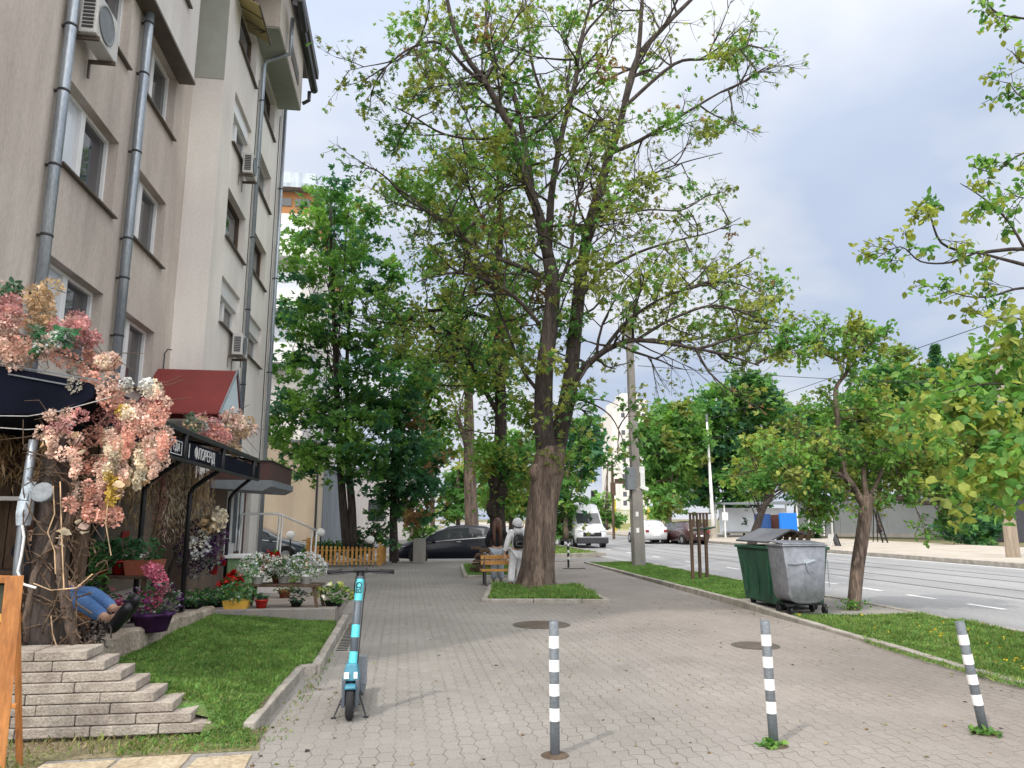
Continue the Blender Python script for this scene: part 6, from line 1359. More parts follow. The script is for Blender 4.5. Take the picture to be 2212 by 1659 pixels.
# tower block in the distance
t = thing('tower_block', 'tall white tower block far down the street', 'building', (78, 255, 0)); M['tower'] = mat('tower_white', (.66, .63, .60), .9, v=.08, scale=.1)
b = MB(); b.bx(74, 84.6, 250, 266, -.1, 43); b.bx(72, 73.998, 251, 266, -.1, 39); b.build('wall', M['tower'], t)
b = MB(); b.bx(76, 82, 252, 260, 43.002, 45.5); b.build('roof_house', M['tower'], t); b = MB(); b.tube([(81, 254, 45.5), (81, 254, 50)], .08, 6); b.tube([(78, 254, 45.5), (78, 254, 48)], .06, 6); b.build('aerial', M['dark_metal'], t)
for f in range(13):
    for x in (75.0, 77.6, 80.2, 82.6):
        b = MB(); b.bx(x, x + 1.3, 249.9, 249.97, 3 + f * 3.05, 4.6 + f * 3.05); b.build('window', M['glass'] if (f * 7 + int(x)) % 5 else M['glass_pale'], t)
# fence, yellow posts, signals down the road
t = thing('railing_fence', 'yellow green railing fence far down the road left of the concrete pole', 'fence', (28, 92, 0)); M['yel'] = mat('yellow_paint', (.60, .48, .05), .5); M['yelg'] = mat('yellow_green_paint', (.38, .42, .10), .6)
b = MB(); xa, xb = AY(1325, 1120, 92).x, AY(1402, 1120, 92).x
for k in range(36): x = lerp(xa, xb, k / 35); b.bx(x, x + .05, 92, 92.05, 0, 2.7)
for z in (.3, 2.6): b.bx(xa, xb, 91.96, 92.0, z, z + .08)
b.build('bars', M['yelg'], t)
for x in (1329, 1402):
    p = AY(x, 1147, 91.5); b = MB(); b.bar((p.x, 91.5, 0), (p.x, 91.5, 4.0 if x < 1350 else 2.9), .3); b.build('yellow_post', M['yel'], t)
t = thing('traffic_light', 'traffic light with yellow backing hanging over the road left of the concrete pole', 'traffic light', (15, 61, 0))
p = AY(1276, 1022, 61); k = AY(1325, 1030, 61)
b = MB(); b.bx(p.x - .28, p.x + .28, 60.9, 61.2, p.z - .75, p.z + .55); b.build('housing', M['yel'], t); b = MB(); b.bx(p.x - .42, p.x - .30, 60.95, 61.0, p.z - 1.0, p.z + .8); b.bx(p.x - .42, p.x + .42, 60.95, 61.0, p.z + .6, p.z + .8); b.build('back_board', M['white'], t)
b = MB(); b.tube([(k.x, 61.3, -.1), (k.x, 61.3, 6.3)], .12, 8); b.tube([(k.x, 61.3, 6.1), (p.x - .3, 61.3, 5.9)], .07, 8); b.bx(k.x + .2, k.x + 1.3, 61.2, 61.4, 4.5, 4.9); b.bx(k.x - .2, k.x + .2, 61.1, 61.3, 3.5, 4.6); b.build('mast', M['wood_d'], t)
t = thing('sign_gantry', 'dark sign gantry above the white van', 'gantry', (14, 90, 0)); a, c = AY(1238, 1083, 90), AY(1292, 1083, 90); b = MB(); b.bx(a.x, c.x, 90, 90.2, a.z - .1, a.z + .15); b.bx(a.x, c.x, 90, 90.2, a.z - .7, a.z - .5)
for k in range(5): x = lerp(a.x, c.x, k / 4); b.bx(x - .05, x + .05, 90.01, 90.15, a.z - .5, a.z - .1)
b.bar((c.x, 90.1, -.1), (c.x, 90.1, a.z), .2); b.build('frame', M['dark_metal'], t); b = MB(); q = AY(1284, 1070, 89.8); b.bx(q.x - .4, q.x + .4, 89.8, 89.95, q.z - .6, q.z + .6); b.build('sign_box', M['black'], t)
# ================================================================ TREES
def rnd(): return V((rg.gauss(0, 1), rg.gauss(0, 1), rg.gauss(0, 1))).normalized()
def spawn(mb, tips, p, d, L, r, lev, curl=.22, up=.05, kids=(0, 4, 5), nseg=5):
    pts, ds = [p], [d]; dd = d.normalized()
    for i in range(nseg):
        dd = (dd + rnd() * curl + V((0, 0, up))).normalized(); p = p + dd * (L / nseg); pts.append(p); ds.append(dd)
    mb.tube(pts, [max(.004, r * (1 - .8 * i / nseg)) for i in range(nseg + 1)], 6 if r > .04 else 4 if r > .012 else 3, cap=False)
    if lev > 0:
        for _ in range(kids[lev]):
            k = U(.2, 1.0) * nseg; i = min(int(k), nseg - 1); q = pts[i].lerp(pts[i + 1], k - i)
            nd = (ds[i + 1] + (rnd() - ds[i + 1] * 0) * U(.6, 1.1)).normalized()
            spawn(mb, tips, q, nd, L * U(.35, .6), r * .45, lev - 1, curl, up, kids, 4)
    if lev <= 1: tips += pts[2:]
def limb(mb, q, Y0, Y1, r0, r1, n=8):
    """limb through photo points, running from depth Y0 to Y1"""
    k = len(q); pts = [AY(x, y, Y0 + (Y1 - Y0) * i / (k - 1)) for i, (x, y) in enumerate(q)]
    # smooth resample
    P = []
    for i in range(k - 1):
        p0, p1, p2, p3 = pts[max(i - 1, 0)], pts[i], pts[i + 1], pts[min(i + 2, k - 1)]
        for s in range(4):
            u = s / 4; P.append(.5 * ((2 * p1) + (p2 - p0) * u + (2 * p0 - 5 * p1 + 4 * p2 - p3) * u * u + (3 * p1 - p0 - 3 * p2 + p3) * u ** 3))
    P.append(pts[-1]); m = len(P)
    mb.tube(P, [r0 + (r1 - r0) * i / (m - 1) for i in range(m)], n, cap=True)
    return P
def branches(mb, tips, P, n, L, r, lev, f0=.25, up=.05, kids=(0, 4, 5), curl=.22):
    for _ in range(n):
        k = U(f0, 1) * (len(P) - 1); i = min(int(k), len(P) - 2); d = (P[i + 1] - P[i]).normalized()
        nd = (d * U(.2, .8) + rnd()).normalized(); spawn(mb, tips, P[i].lerp(P[i + 1], k - i), nd, L * U(.6, 1.3) * (1.15 - .5 * k / len(P)), r, lev, curl, up, kids)
def leafset(tips, per, spread, size, shape=LEAF4, droop=.3, keep=1.0, up=.3):
    P = np.array([tuple(p) for p in tips if rg.random() < keep]); P = np.repeat(P, per, 0) + nrg.normal(size=(len(P) * per, 3)) * spread
    return leaves(P, size, shape, up=up, droop=droop), P
def clumpmat(P, cell, nm, probs, salt=0):
    """one material index per leaf, shared by the leaves of a small clump"""
    c = np.floor(P / cell).astype(np.int64); h = (c[:, 0] * 73856093 ^ c[:, 1] * 19349663 ^ c[:, 2] * 83492791 ^ salt) % 1000
    return np.searchsorted(np.cumsum(probs) * 1000, h, side='right').clip(0, nm - 1)
def blobs_px(B, Y, dY, n, r_sub, flat=.55):
    """leaf positions in sub-clumps scattered through blobs given in photo pixels at depth Y"""
    A = []
    for x, y, rp in B:
        c = AY(x, y, Y + U(-dY, dY)); r = rp / 1600 * Y; k = max(4, int(n * (rp / 50) ** 2 / 40))
        for _ in range(k):
            d = rnd() * (U(.25, 1) ** .5) * r; cc = np.array(c + d); rr = r_sub * U(.6, 1.3)
            A.append(cc + nrg.normal(size=(60, 3)) * [rr * .55, rr * .55, rr * .55 * flat])
    return np.concatenate(A)
def blob_tree(name, label, base, trunk, B, Y, dY, n, size, r_sub, cols, probs, bark='bark', r0=.2, group=None, cell=.9, flat=.55, cat='tree', shape=LEAF4, twigs=40, droop=.2):
    t = thing(name, label, cat, base, group); mb = MB(); tips = []
    if trunk:
        for q, a, c in trunk:
            P = limb(mb, q, Y, Y, a, c, 9)
            for _ in range(twigs // len(trunk)):
                x, y, rp = rg.choice(B); e = AY(x, y, Y + U(-dY, dY)); k = U(.35, 1) * (len(P) - 1); s = P[int(k)]
                mid = s.lerp(e, .5) + V((0, 0, U(-.1, .5))); mb.tube([s, mid, e], [c * .6, c * .35, .01], 4, cap=False)
        mb.build('trunk', M[bark], t, smooth=True)
    P = blobs_px(B, Y, dY, n, r_sub, flat)
    P = P[::3]; faces_mesh('crown', sprays(P, size * 1.25, 4, up=.5, droop=droop, wid=1.0), [M[c] for c in cols], clumpmat(np.tile(P, (4, 1)), cell, len(cols), probs, hash(label) % 999 if 0 else len(label)), t)
    return t
# ---------------------------------------------------------------- the big tree in its island
Yt = 17.1
t = thing('big_tree', 'big forked street tree with rough bark in the kerbed grass island', 'tree', G(1155, 1275), None)
mb = MB(); tips = []; green = []
def trunk_ring(x, y, w, dx=0): return (x, y, w)
P = []
prof = [(1156, 1292, 56), (1156, 1275, 48), (1157, 1255, 40), (1160, 1220, 36), (1164, 1160, 34.5), (1170, 1100, 33), (1178, 1050, 34), (1184, 1015, 36), (1187, 990, 34), (1190, 965, 30)]
o = len(mb.v); pts = [AY(x, y, Yt) for x, y, w in prof]; rad = [w / 1600 * 16.9 for _, _, w in prof]
n = 26
for i, (p, r) in enumerate(zip(pts, rad)):
    for j in range(n):
        a = 2 * PI * j / n; k = 1 + .05 * math.sin(3 * a + i * .4) + .035 * math.sin(7 * a + i) + (.16 * max(0, 1 - i / 2.5)) * math.sin(5 * a + .8); mb.v.append(p + V((math.cos(a) * r * k, math.sin(a) * r * k, 0)))
for i in range(len(pts) - 1):
    for j in range(n): a, b_ = o + i * n + j, o + i * n + (j + 1) % n; mb.f.append([a, b_, b_ + n, a + n]); mb.m.append(0)
mb.f.append([o + (len(pts) - 1) * n + j for j in range(n)]); mb.m.append(0)
# burrs
for x, y, r in [(1196, 1010, .22), (1158, 1020, .16), (1190, 1040, .15)]: mb.ball(AY(x, y, Yt - .22), r, 10, 6, (1, .7, 1.3))
W = lambda px_: px_ / 1600 * 17
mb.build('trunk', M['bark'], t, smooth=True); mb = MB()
LIMBS = [  # photo points, depth range, radii, branches, length
    ([(1184, 1000), (1176, 930), (1174, 860), (1178, 780), (1190, 690), (1194, 620), (1186, 560)], 17.1, 16.7, W(24), W(15), 7, 1.7),
    ([(1196, 1000), (1206, 950), (1222, 880), (1232, 820), (1240, 740), (1249, 650), (1260, 560), (1275, 480), (1296, 410), (1315, 338), (1336, 280), (1350, 222), (1377, 124), (1386, 20), (1390, -60)], 17.2, 18.2, W(22), W(4), 26, 2.2),
    ([(1350, 222), (1377, 126), (1439, 53), (1492, 0), (1540, -50)], 18.0, 18.8, W(9), W(4), 11, 2.0),
    ([(1345, 240), (1359, 222), (1457, 138), (1520, 128), (1572, 118), (1625, 95)], 17.9, 17.2, W(6), W(1.5), 14, 1.6),
    ([(1320, 330), (1377, 306), (1466, 253), (1555, 200), (1600, 180)], 17.7, 16.6, W(6), W(1.2), 12, 1.6),
    ([(1268, 520), (1292, 471), (1340, 462), (1404, 453), (1475, 453), (1532, 418)], 17.4, 16.2, W(4), W(1), 10, 1.3),
    ([(1186, 560), (1172, 500), (1163, 462), (1137, 391), (1106, 289), (1088, 249), (1048, 178), (1008, 124), (980, 60), (960, -30)], 16.8, 15.8, W(14), W(4), 24, 2.2),
    ([(1052, 185), (1008, 150), (950, 93), (892, 102), (850, 130), (820, 160)], 16.1, 15.4, W(5), W(1.2), 14, 1.6),
    ([(1150, 420), (1137, 330), (1115, 222), (1092, 160), (1066, 133), (1050, 60), (1055, -40)], 16.6, 17.6, W(8), W(3), 17, 2.0),
    ([(1184, 560), (1188, 470), (1194, 400), (1217, 275), (1243, 178), (1248, 115), (1262, 60), (1290, -40)], 16.9, 17.4, W(10), W(3), 20, 2.1),
    ([(1243, 178), (1261, 80), (1319, 9), (1340, -40)], 17.3, 16.8, W(4), W(2), 9, 1.7),
    ([(1205, 330), (1180, 230), (1150, 140), (1140, 40), (1130, -40)], 17.0, 18.4, W(5), W(2), 12, 1.9),
    ([(1178, 600), (1128, 578), (1048, 546), (986, 502), (924, 458), (879, 431), (850, 400)], 16.9, 15.6, W(6), W(1.5), 18, 1.7),
    ([(1165, 700), (1110, 640), (1040, 600), (960, 590), (900, 610)], 16.9, 15.8, W(5), W(1.2), 13, 1.6),
    ([(1236, 825), (1262, 795), (1300, 762), (1340, 742), (1375, 735), (1430, 740), (1500, 752), (1580, 770), (1640, 790)], 17.2, 15.2, W(9), W(1.5), 22, 1.7),
    ([(1300, 762), (1350, 700), (1420, 650), (1500, 620), (1580, 610), (1650, 640)], 17.0, 16.0, W(5), W(1.2), 18, 1.8),
    ([(1375, 735), (1450, 690), (1540, 660), (1620, 680), (1690, 700)], 16.4, 15.0, W(4), W(1.2), 14, 1.6),
    ([(1250, 650), (1300, 590), (1380, 545), (1460, 520), (1540, 500), (1600, 470)], 17.3, 18.6, W(5), W(1), 12, 1.5),
    ([(1232, 860), (1275, 870), (1320, 900), (1350, 960)], 17.0, 16.0, W(3), W(.8), 7, 1.1),
    ([(1176, 860), (1130, 800), (1090, 700), (1060, 640), (1000, 640)], 17.0, 18.0, W(5), W(1.2), 12, 1.6),
    ([(1194, 640), (1230, 560), (1240, 470), (1250, 400), (1230, 330)], 16.8, 15.6, W(5), W(1.5), 13, 1.6),
    ([(1172, 502), (1150, 545), (1120, 590), (1105, 640)], 16.7, 16.0, W(3.5), W(1.2), 8, 1.3),
    ([(1106, 289), (1040, 300), (960, 290), (890, 250), (850, 230)], 16.2, 15.2, W(4), W(1), 12, 1.5),
    ([(1275, 480), (1330, 420), (1400, 380), (1480, 350), (1560, 330)], 17.6, 18.8, W(4), W(1), 11, 1.5),
]
tl_ = []
for q, Y0, Y1, r0, r1, nb, L in LIMBS:
    P = limb(mb, q, Y0, Y1, r0, r1, 10 if r0 > .12 else 7); tp = []
    branches(mb, tp, P, int(nb * .72), L, max(.018, min(.04, r0 * .5)), 2, .3 if r0 > .15 else .12, .03, kids=(0, 4, 4))
    tl_.append((tp, q))
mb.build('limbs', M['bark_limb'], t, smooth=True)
A, Pm = [], []
for tp, q in tl_:
    xm = sum(a for a, _ in q) / len(q); ym = sum(b_ for _, b_ in q) / len(q)
    keep = .50 if xm < 1250 else (.22 if ym < 420 else .52)
    pt = np.array([tuple(v_) for v_ in tp if rg.random() < keep]); pt = pt + nrg.normal(size=pt.shape) * .05; a = sprays(pt, .125, 5); p = np.tile(pt, (5, 1)); A.append(a); Pm.append(p)
# dense leafy clumps
bl = [(1090, 335, 34), (1070, 300, 26), (1120, 350, 28), (1290, 270, 34), (1310, 300, 26), (1160, 250, 28), (1180, 230, 24), (1180, 480, 40), (1100, 470, 44), (1250, 470, 40), (1150, 590, 46), (1060, 520, 44), (1010, 560, 34), (1230, 330, 34), (1120, 180, 40), (1060, 110, 44), (1010, 60, 44), (950, 40, 40), (880, 50, 34), (930, 150, 36), (900, 200, 30), (1140, 40, 40), (1230, 30, 30), (1020, 210, 34), (1450, 620, 40), (1540, 650, 46), (1600, 690, 44), (1650, 680, 34), (1480, 700, 40), (1400, 600, 38), (1380, 690, 34), (1560, 720, 30), (1330, 620, 36), (1280, 560, 38), (1620, 740, 28), (1340, 430, 30), (1380, 390, 28), (1300, 360, 36), (1170, 790, 26), (1130, 880, 22), (1150, 920, 18), (1250, 850, 18), (1170, 900, 16), (1190, 1000, 14), (1100, 690, 30), (1120, 760, 26), (1210, 690, 24), (1000, 480, 30), (930, 430, 28), (960, 370, 30), (880, 400, 22), (1440, 250, 26), (1530, 280, 24), (1600, 110, 26), (1560, 130, 22), (860, 300, 22), (1680, 620, 22), (1300, 170, 24)]
P2 = blobs_px(bl, 17.0, 1.1, 150, .48, .6)[::2]
A.append(sprays(P2, .14, 5)); Pm.append(np.tile(P2, (5, 1)))
A, Pm = np.concatenate(A), np.concatenate(Pm)
faces_mesh('crown', A, [M['g_olive'], M['g_mid'], M['g_light'], M['g_yel'], M['g_rust']], clumpmat(Pm, .75, 5, [.28, .17, .27, .25, .03]), t)
# ---------------------------------------------------------------- tree 2 (dark broken bark, behind the people)
t = thing('street_tree', 'dark barked street tree in the island behind the two people', 'tree', AY(1075, 1205, 22.5)); mb = MB(); tl_ = []
for q, Y0, Y1, r0, r1, nb, L in [
    ([(1075, 1215), (1076, 1150), (1073, 1080), (1078, 1000), (1082, 920), (1080, 820), (1078, 700), (1076, 600), (1080, 480), (1078, 380), (1070, 300)], 22.5, 22.5, .27, .07, 30, 2.2),
    ([(1080, 900), (1040, 830), (1015, 780), (985, 740), (950, 700)], 22.5, 21.5, .09, .02, 14, 1.7), ([(1078, 700), (1040, 683), (1004, 675), (950, 670), (905, 678), (865, 705)], 22.5, 21.4, .10, .02, 16, 1.9),
    ([(1078, 640), (1020, 560), (980, 500), (930, 450), (890, 420)], 22.5, 23.5, .08, .02, 14, 1.9), ([(1080, 780), (1120, 720), (1150, 640), (1165, 560)], 22.5, 23.0, .07, .02, 10, 1.6), ([(1082, 1040), (1110, 1005), (1140, 990)], 22.5, 22.0, .04, .015, 5, 1.0), ([(1078, 560), (1040, 470), (1010, 400), (990, 340)], 22.5, 22.0, .06, .02, 12, 1.8)]:
    P = limb(mb, q, Y0, Y1, r0, r1, 9); branches(mb, tl_, P, nb, L, .03, 2, .3, .0)
for x, y in ((1062, 1100), (1085, 1060), (1066, 1040)): mb.ball(AY(x, y, 22.3), .17, 8, 6, (1, .8, 1.6))
mb.build('trunk', M['bark_dark'], t, smooth=True)
a, p = leafset(tl_, 2, .14, .16, LEAF4, .5, .5); b2_ = blobs_px([(1100, 990, 36), (1060, 960, 30), (1110, 1040, 30), (1060, 1020, 24), (1080, 880, 30), (1050, 830, 26), (1100, 800, 28), (1040, 600, 40), (1000, 480, 36), (1090, 530, 40), (1050, 420, 36), (960, 640, 26), (1100, 690, 26), (930, 560, 24), (1075, 1090, 14)], 22.5, 1.2, 200, .5, .8)
faces_mesh('crown', np.concatenate([a, leaves(b2_, .19, LEAF4, up=.4)]), [M['g_olive'], M['g_mid'], M['g_light'], M['g_yel']], clumpmat(np.concatenate([p, b2_]), .9, 4, [.35, .3, .2, .15]), t)
# tree 3 pale trunk with dead snag
t = thing('street_tree', 'pale thick trunk with a dead snag and a thin crown beyond the dark hatchback', 'tree', AY(1018, 1150, 36)); mb = MB(); tl_ = []
P = limb(mb, [(1020, 1175), (1018, 1100), (1014, 1000), (1013, 900), (1012, 850), (1008, 800), (1012, 740)], 36, 36, .36, .12, 10); branches(mb, tl_, P, 22, 2.6, .05, 2, .62, .02)
limb(mb, [(1008, 960), (998, 930), (985, 892)], 36, 35.6, .16, .10, 6); limb(mb, [(1010, 905), (1000, 892), (994, 884)], 36, 35.6, .10, .07, 6)
P = limb(mb, [(1012, 850), (990, 790), (970, 750), (940, 720)], 36, 35, .12, .03, 7); branches(mb, tl_, P, 14, 2.2, .04, 2, .2); P = limb(mb, [(1012, 850), (1040, 800), (1050, 760)], 36, 35, .12, .03, 7); branches(mb, tl_, P, 10, 2.2, .04, 2, .2)
mb.build('trunk', M['bark'], t, smooth=True); a, p = leafset(tl_, 2, .2, .24, LEAF4, .4, .6)
faces_mesh('crown', a, [M['g_olive'], M['g_mid'], M['g_yel']], clumpmat(p, 1.2, 3, [.5, .3, .2]), t)
# tall maple at the left
B = [(722, 400, 34), (700, 440, 48), (752, 450, 46), (668, 500, 50), (735, 520, 66), (800, 500, 42), (650, 570, 44), (720, 600, 66), (800, 590, 60), (845, 610, 30), (640, 650, 42), (700, 690, 60), (820, 690, 56), (862, 680, 30), (615, 715, 34), (668, 745, 44), (770, 745, 40), (845, 760, 50), (620, 790, 40), (700, 800, 34), (790, 820, 56), (860, 830, 48), (610, 880, 40), (660, 870, 50), (740, 880, 66), (830, 880, 50), (590, 915, 30), (650, 950, 52), (730, 950, 66), (800, 940, 60), (640, 1000, 34), (700, 1000, 44), (770, 1005, 50), (600, 960, 26), (905, 780, 40), (920, 820, 34)]
blob_tree('maple_tree', 'tall multi stemmed green maple in front of the cream building', AY(748, 1160, 27), [([(750, 1185), (742, 1100), (735, 1000), (728, 850), (722, 700), (716, 560), (714, 440)], .17, .04), ([(762, 1185), (760, 1090), (752, 1000), (750, 880), (752, 720), (770, 600)], .17, .03)],
          [(x, y, r * 1.08) for x, y, r in B], 27, 1.7, 560, .165, .45, ['g_blue', 'g_mid', 'g_dark', 'g_light'], [.26, .38, .04, .32], 'bark_dark', cell=1.0, twigs=60, flat=.35)
B = [(850, 860, 44), (880, 900, 46), (850, 940, 50), (900, 960, 46), (860, 1010, 56), (920, 1000, 40), (880, 1060, 54), (930, 1060, 34), (850, 1080, 36), (900, 1100, 36), (820, 1030, 36), (945, 1000, 24)]
blob_tree('conifer_tree', 'dark dense evergreen with a single dark trunk left of the dark hatchback', AY(851, 1212, 27.7), [([(852, 1222), (850, 1130), (850, 1000), (856, 850)], .20, .05)], B, 28.3, 1.2, 700, .17, .42, ['g_dark', 'g_blue', 'g_mid', 'g_rust'], [.45, .25, .23, .07], 'bark_dark', cell=.8, shape=LEAF4, twigs=40)
B = [(920, 870, 40), (945, 920, 38), (930, 960, 30), (955, 970, 28), (905, 830, 30)]
blob_tree('broadleaf_tree', 'bright green small tree behind the dark evergreen', AY(935, 1150, 38), [([(935, 1165), (934, 1050), (932, 900)], .14, .04)], B, 38, 1.4, 900, .26, .6, ['g_light', 'g_mid', 'g_yel'], [.45, .35, .2], cell=1.2)
B = [(890, 1110, 22), (905, 1120, 18), (880, 1125, 16)]
blob_tree('rust_bush', 'rusty red leaved bush left of the hatchback bonnet', AY(890, 1150, 35), [([(890, 1160), (890, 1120)], .06, .03)], B, 35, .5, 500, .2, .3, ['g_rust', 'g_rust', 'g_dark'], [.5, .3, .2], cat='bush', twigs=8)
B = [(915, 1150, 18), (935, 1152, 16), (900, 1152, 14)]
blob_tree('green_bush', 'bright green round bush above the hatchback bonnet', AY(915, 1170, 36), [([(915, 1165), (915, 1145)], .05, .03)], B, 36, .5, 500, .18, .3, ['g_light', 'g_mid'], [.6, .4], cat='bush', twigs=8)
B = [(800, 1150, 26), (820, 1120, 26), (780, 1180, 22), (835, 1160, 20), (765, 1170, 20), (720, 1178, 20), (700, 1190, 18)]
blob_tree('garden_shrub', 'loose dark shrub growing inside the picket fence garden', AY(790, 1200, 27), [([(800, 1212), (805, 1150)], .05, .02)], B, 27, .6, 260, .13, .3, ['g_dark', 'g_blue', 'g_mid'], [.4, .3, .3], cat='shrub', twigs=14)
B = [(690, 1195, 18), (720, 1192, 18), (750, 1194, 18), (780, 1196, 18), (665, 1196, 12)]
P = blobs_px(B, 27, .5, 500, .25, .6); t = thing('hedge', 'clipped dark green hedge behind the picket fence', 'hedge', AY(725, 1220, 27)); faces_mesh('foliage', leaves(P, .12), [M['g_dark'], M['g_mid']], clumpmat(P, .5, 2, [.6, .4]), t)
# trees further down, seen between the trunks
for nm, lab, B, Y, cols, pr, base in [
    ('broadleaf_tree', 'yellow green tree far behind the pale trunk', [(985, 1050, 34), (1000, 1020, 26), (970, 1090, 30), (1000, 1100, 30), (1040, 1060, 30)], 62, ['g_light', 'g_yel', 'g_mid'], [.4, .35, .25], (990, 1140)),
    ('broadleaf_tree', 'sunlit light green tree between the dark trunk and the big tree', [(1090, 1010, 40), (1120, 960, 34), (1060, 1000, 30), (1120, 1060, 40), (1080, 1080, 34), (1140, 1010, 30), (1120, 1100, 28)], 48, ['g_light', 'g_mid', 'g_yel'], [.5, .35, .15], (1105, 1150)),
    ('willow_tree', 'bluish weeping tree just right of the big trunk left of the white van', [(1235, 950, 40), (1270, 930, 36), (1255, 990, 44), (1225, 1020, 40), (1285, 980, 24), (1215, 1080, 34), (1235, 1060, 30), (1225, 1110, 26), (1210, 1130, 24)], 44, ['g_blue', 'g_mid', 'g_light'], [.5, .35, .15], (1222, 1165)),
    ('broadleaf_tree', 'small light green tree behind the white van', [(1310, 1090, 18), (1300, 1110, 16), (1318, 1115, 16)], 80, ['g_light', 'g_mid'], [.6, .4], (1310, 1145))]:
    blob_tree(nm, lab, AY(base[0], base[1], Y), [([base, (base[0], base[1] - 60), (base[0] + 3, base[1] - 150)], .2, .06)], B, Y, 1.8, 900, .0070 * Y, .014 * Y, cols, pr, cell=.03 * Y, droop=1.0 if nm == 'willow_tree' else .2, twigs=14)
# background trees on the right
for nm, lab, B, Y, cols, pr, base in [
    ('broadleaf_tree', 'round pale green tree directly right of the concrete pole', [(1440, 925, 44), (1420, 980, 44), (1470, 900, 40), (1480, 960, 50), (1410, 1040, 40), (1450, 1040, 44), (1430, 1080, 30), (1400, 930, 24)], 60, ['g_mid', 'g_light', 'g_olive'], [.5, .3, .2], (1445, 1150)),
    ('broadleaf_tree', 'large dark green tree behind the pale street lamp', [(1540, 880, 44), (1500, 940, 48), (1560, 930, 52), (1610, 880, 44), (1640, 850, 36), (1620, 840, 30), (1520, 1000, 50), (1580, 1000, 54), (1640, 920, 46), (1500, 1060, 40), (1560, 1060, 44), (1610, 1060, 40), (1590, 830, 24)], 66, ['g_mid', 'g_blue', 'g_light', 'g_dark'], [.4, .2, .28, .12], (1570, 1155)),
    ('broadleaf_tree', 'wide green tree behind the bus shelter roof', [(1690, 930, 44), (1740, 920, 40), (1700, 980, 46), (1760, 970, 44), (1650, 1010, 40), (1720, 1030, 40), (1780, 1020, 36), (1740, 880, 26), (1790, 940, 44), (1820, 970, 44), (1840, 1040, 40), (1680, 900, 36), (1800, 900, 30)], 70, ['g_mid', 'g_blue', 'g_olive', 'g_light'], [.4, .25, .2, .15], (1720, 1150)),
    ('broadleaf_tree', 'tall loose tree above the hoarding in the middle of the right side', [(1870, 850, 44), (1920, 820, 40), (1960, 800, 36), (1900, 900, 50), (1960, 880, 50), (1860, 940, 44), (1930, 960, 50), (1880, 1010, 44), (1960, 1020, 40), (1940, 770, 22), (1990, 920, 40), (1820, 1020, 34), (1830, 900, 30), (2000, 860, 40), (2010, 960, 44), (2000, 1040, 36), (1850, 1000, 44)], 62, ['g_mid', 'g_olive', 'g_light', 'g_blue'], [.35, .22, .33, .1], (1900, 1150)),
    ('broadleaf_tree', 'tall green tree above the round bush near the right edge', [(2060, 820, 44), (2110, 800, 40), (2150, 830, 40), (2060, 890, 50), (2120, 900, 54), (2180, 880, 50), (2080, 960, 50), (2150, 970, 50), (2040, 1030, 40), (2110, 1050, 44), (2180, 1040, 44), (2205, 960, 40), (2200, 800, 30), (2220, 870, 30)], 54, ['g_mid', 'g_olive', 'g_dark', 'g_light'], [.4, .2, .1, .3], (2120, 1150))]:
    blob_tree(nm, lab, AY(base[0], base[1], Y), [([base, (base[0], base[1] - 80), (base[0] + 4, base[1] - 220)], .28, .08)], [(x, y, r * 1.18) for x, y, r in B], Y, 2.5, 1300, .40, 1.0, cols, pr, cell=1.7, twigs=30)
t = thing('spruce_tree', 'pointed spruce top rising behind the loose trees on the right', 'tree', AY(2028, 1150, 72)); mb = MB(); b0, b1 = AY(2032, 1150, 72), AY(2020, 745, 72); mb.tube([b0, b1], [.3, .03], 8); mb.build('trunk', M['bark_dark'], t); A = []
for k in range(60):
    f = k / 60; c = b1.lerp(b0, f * .85 + .01); r = .25 + f * 4.2
    for j in range(9):
        a = U(0, 2 * PI); m_ = 26; s = nrg.uniform(.1, 1, (m_, 1)); A.append(np.array(c) + s * np.array([math.cos(a) * r, math.sin(a) * r, -.25 * r]) + nrg.normal(size=(m_, 3)) * .12)
A = np.concatenate(A); faces_mesh('crown', leaves(A, .3, up=.5), [M['g_dark'], M['g_blue']], clumpmat(A, 1.0, 2, [.6, .4]), t)
B = [(2060, 1120, 34), (2100, 1110, 36), (2130, 1125, 34), (2080, 1150, 34), (2115, 1155, 32), (2055, 1150, 20), (2140, 1150, 22), (2090, 1090, 24)]
blob_tree('round_bush', 'big round dark green bush in front of the hoarding near the right edge', G(2090, 1178), [([(2090, 1180), (2090, 1120)], .1, .05)], B, 43, 1.0, 1200, .24, .5, ['g_dark', 'g_mid', 'g_blue'], [.45, .3, .25], cat='bush', cell=.9)
B = [(1760, 1135, 16), (1775, 1120, 14), (1740, 1140, 12), (1760, 1155, 12)]
blob_tree('green_bush', 'small bush right of the blue panel across the road', AY(1755, 1165, 56), [([(1755, 1165), (1757, 1140)], .06, .03)], B, 56, .5, 420, .2, .4, ['g_mid', 'g_dark'], [.6, .4], cat='bush', twigs=8)
B = [(1590, 1005, 26), (1630, 985, 34), (1680, 980, 36), (1720, 1000, 32), (1745, 1030, 24), (1600, 1045, 24), (1650, 1030, 30), (1700, 1045, 26), (1660, 950, 26), (1575, 1030, 16), (1610, 960, 20)]
blob_tree('leaning_tree', 'leaning street tree with yellow green crown in front of the bus shelter', G(1624, 1178), [([(1622, 1184), (1634, 1140), (1650, 1095), (1668, 1068), (1680, 1000)], .30, .07)], B, 43, 1.6, 800, .24, .5, ['g_light', 'g_yel', 'g_mid', 'g_olive'], [.35, .25, .25, .15], 'bark_dark', cell=1.0)
B = [(1590, 1120, 16), (1605, 1105, 16), (1615, 1130, 14)]
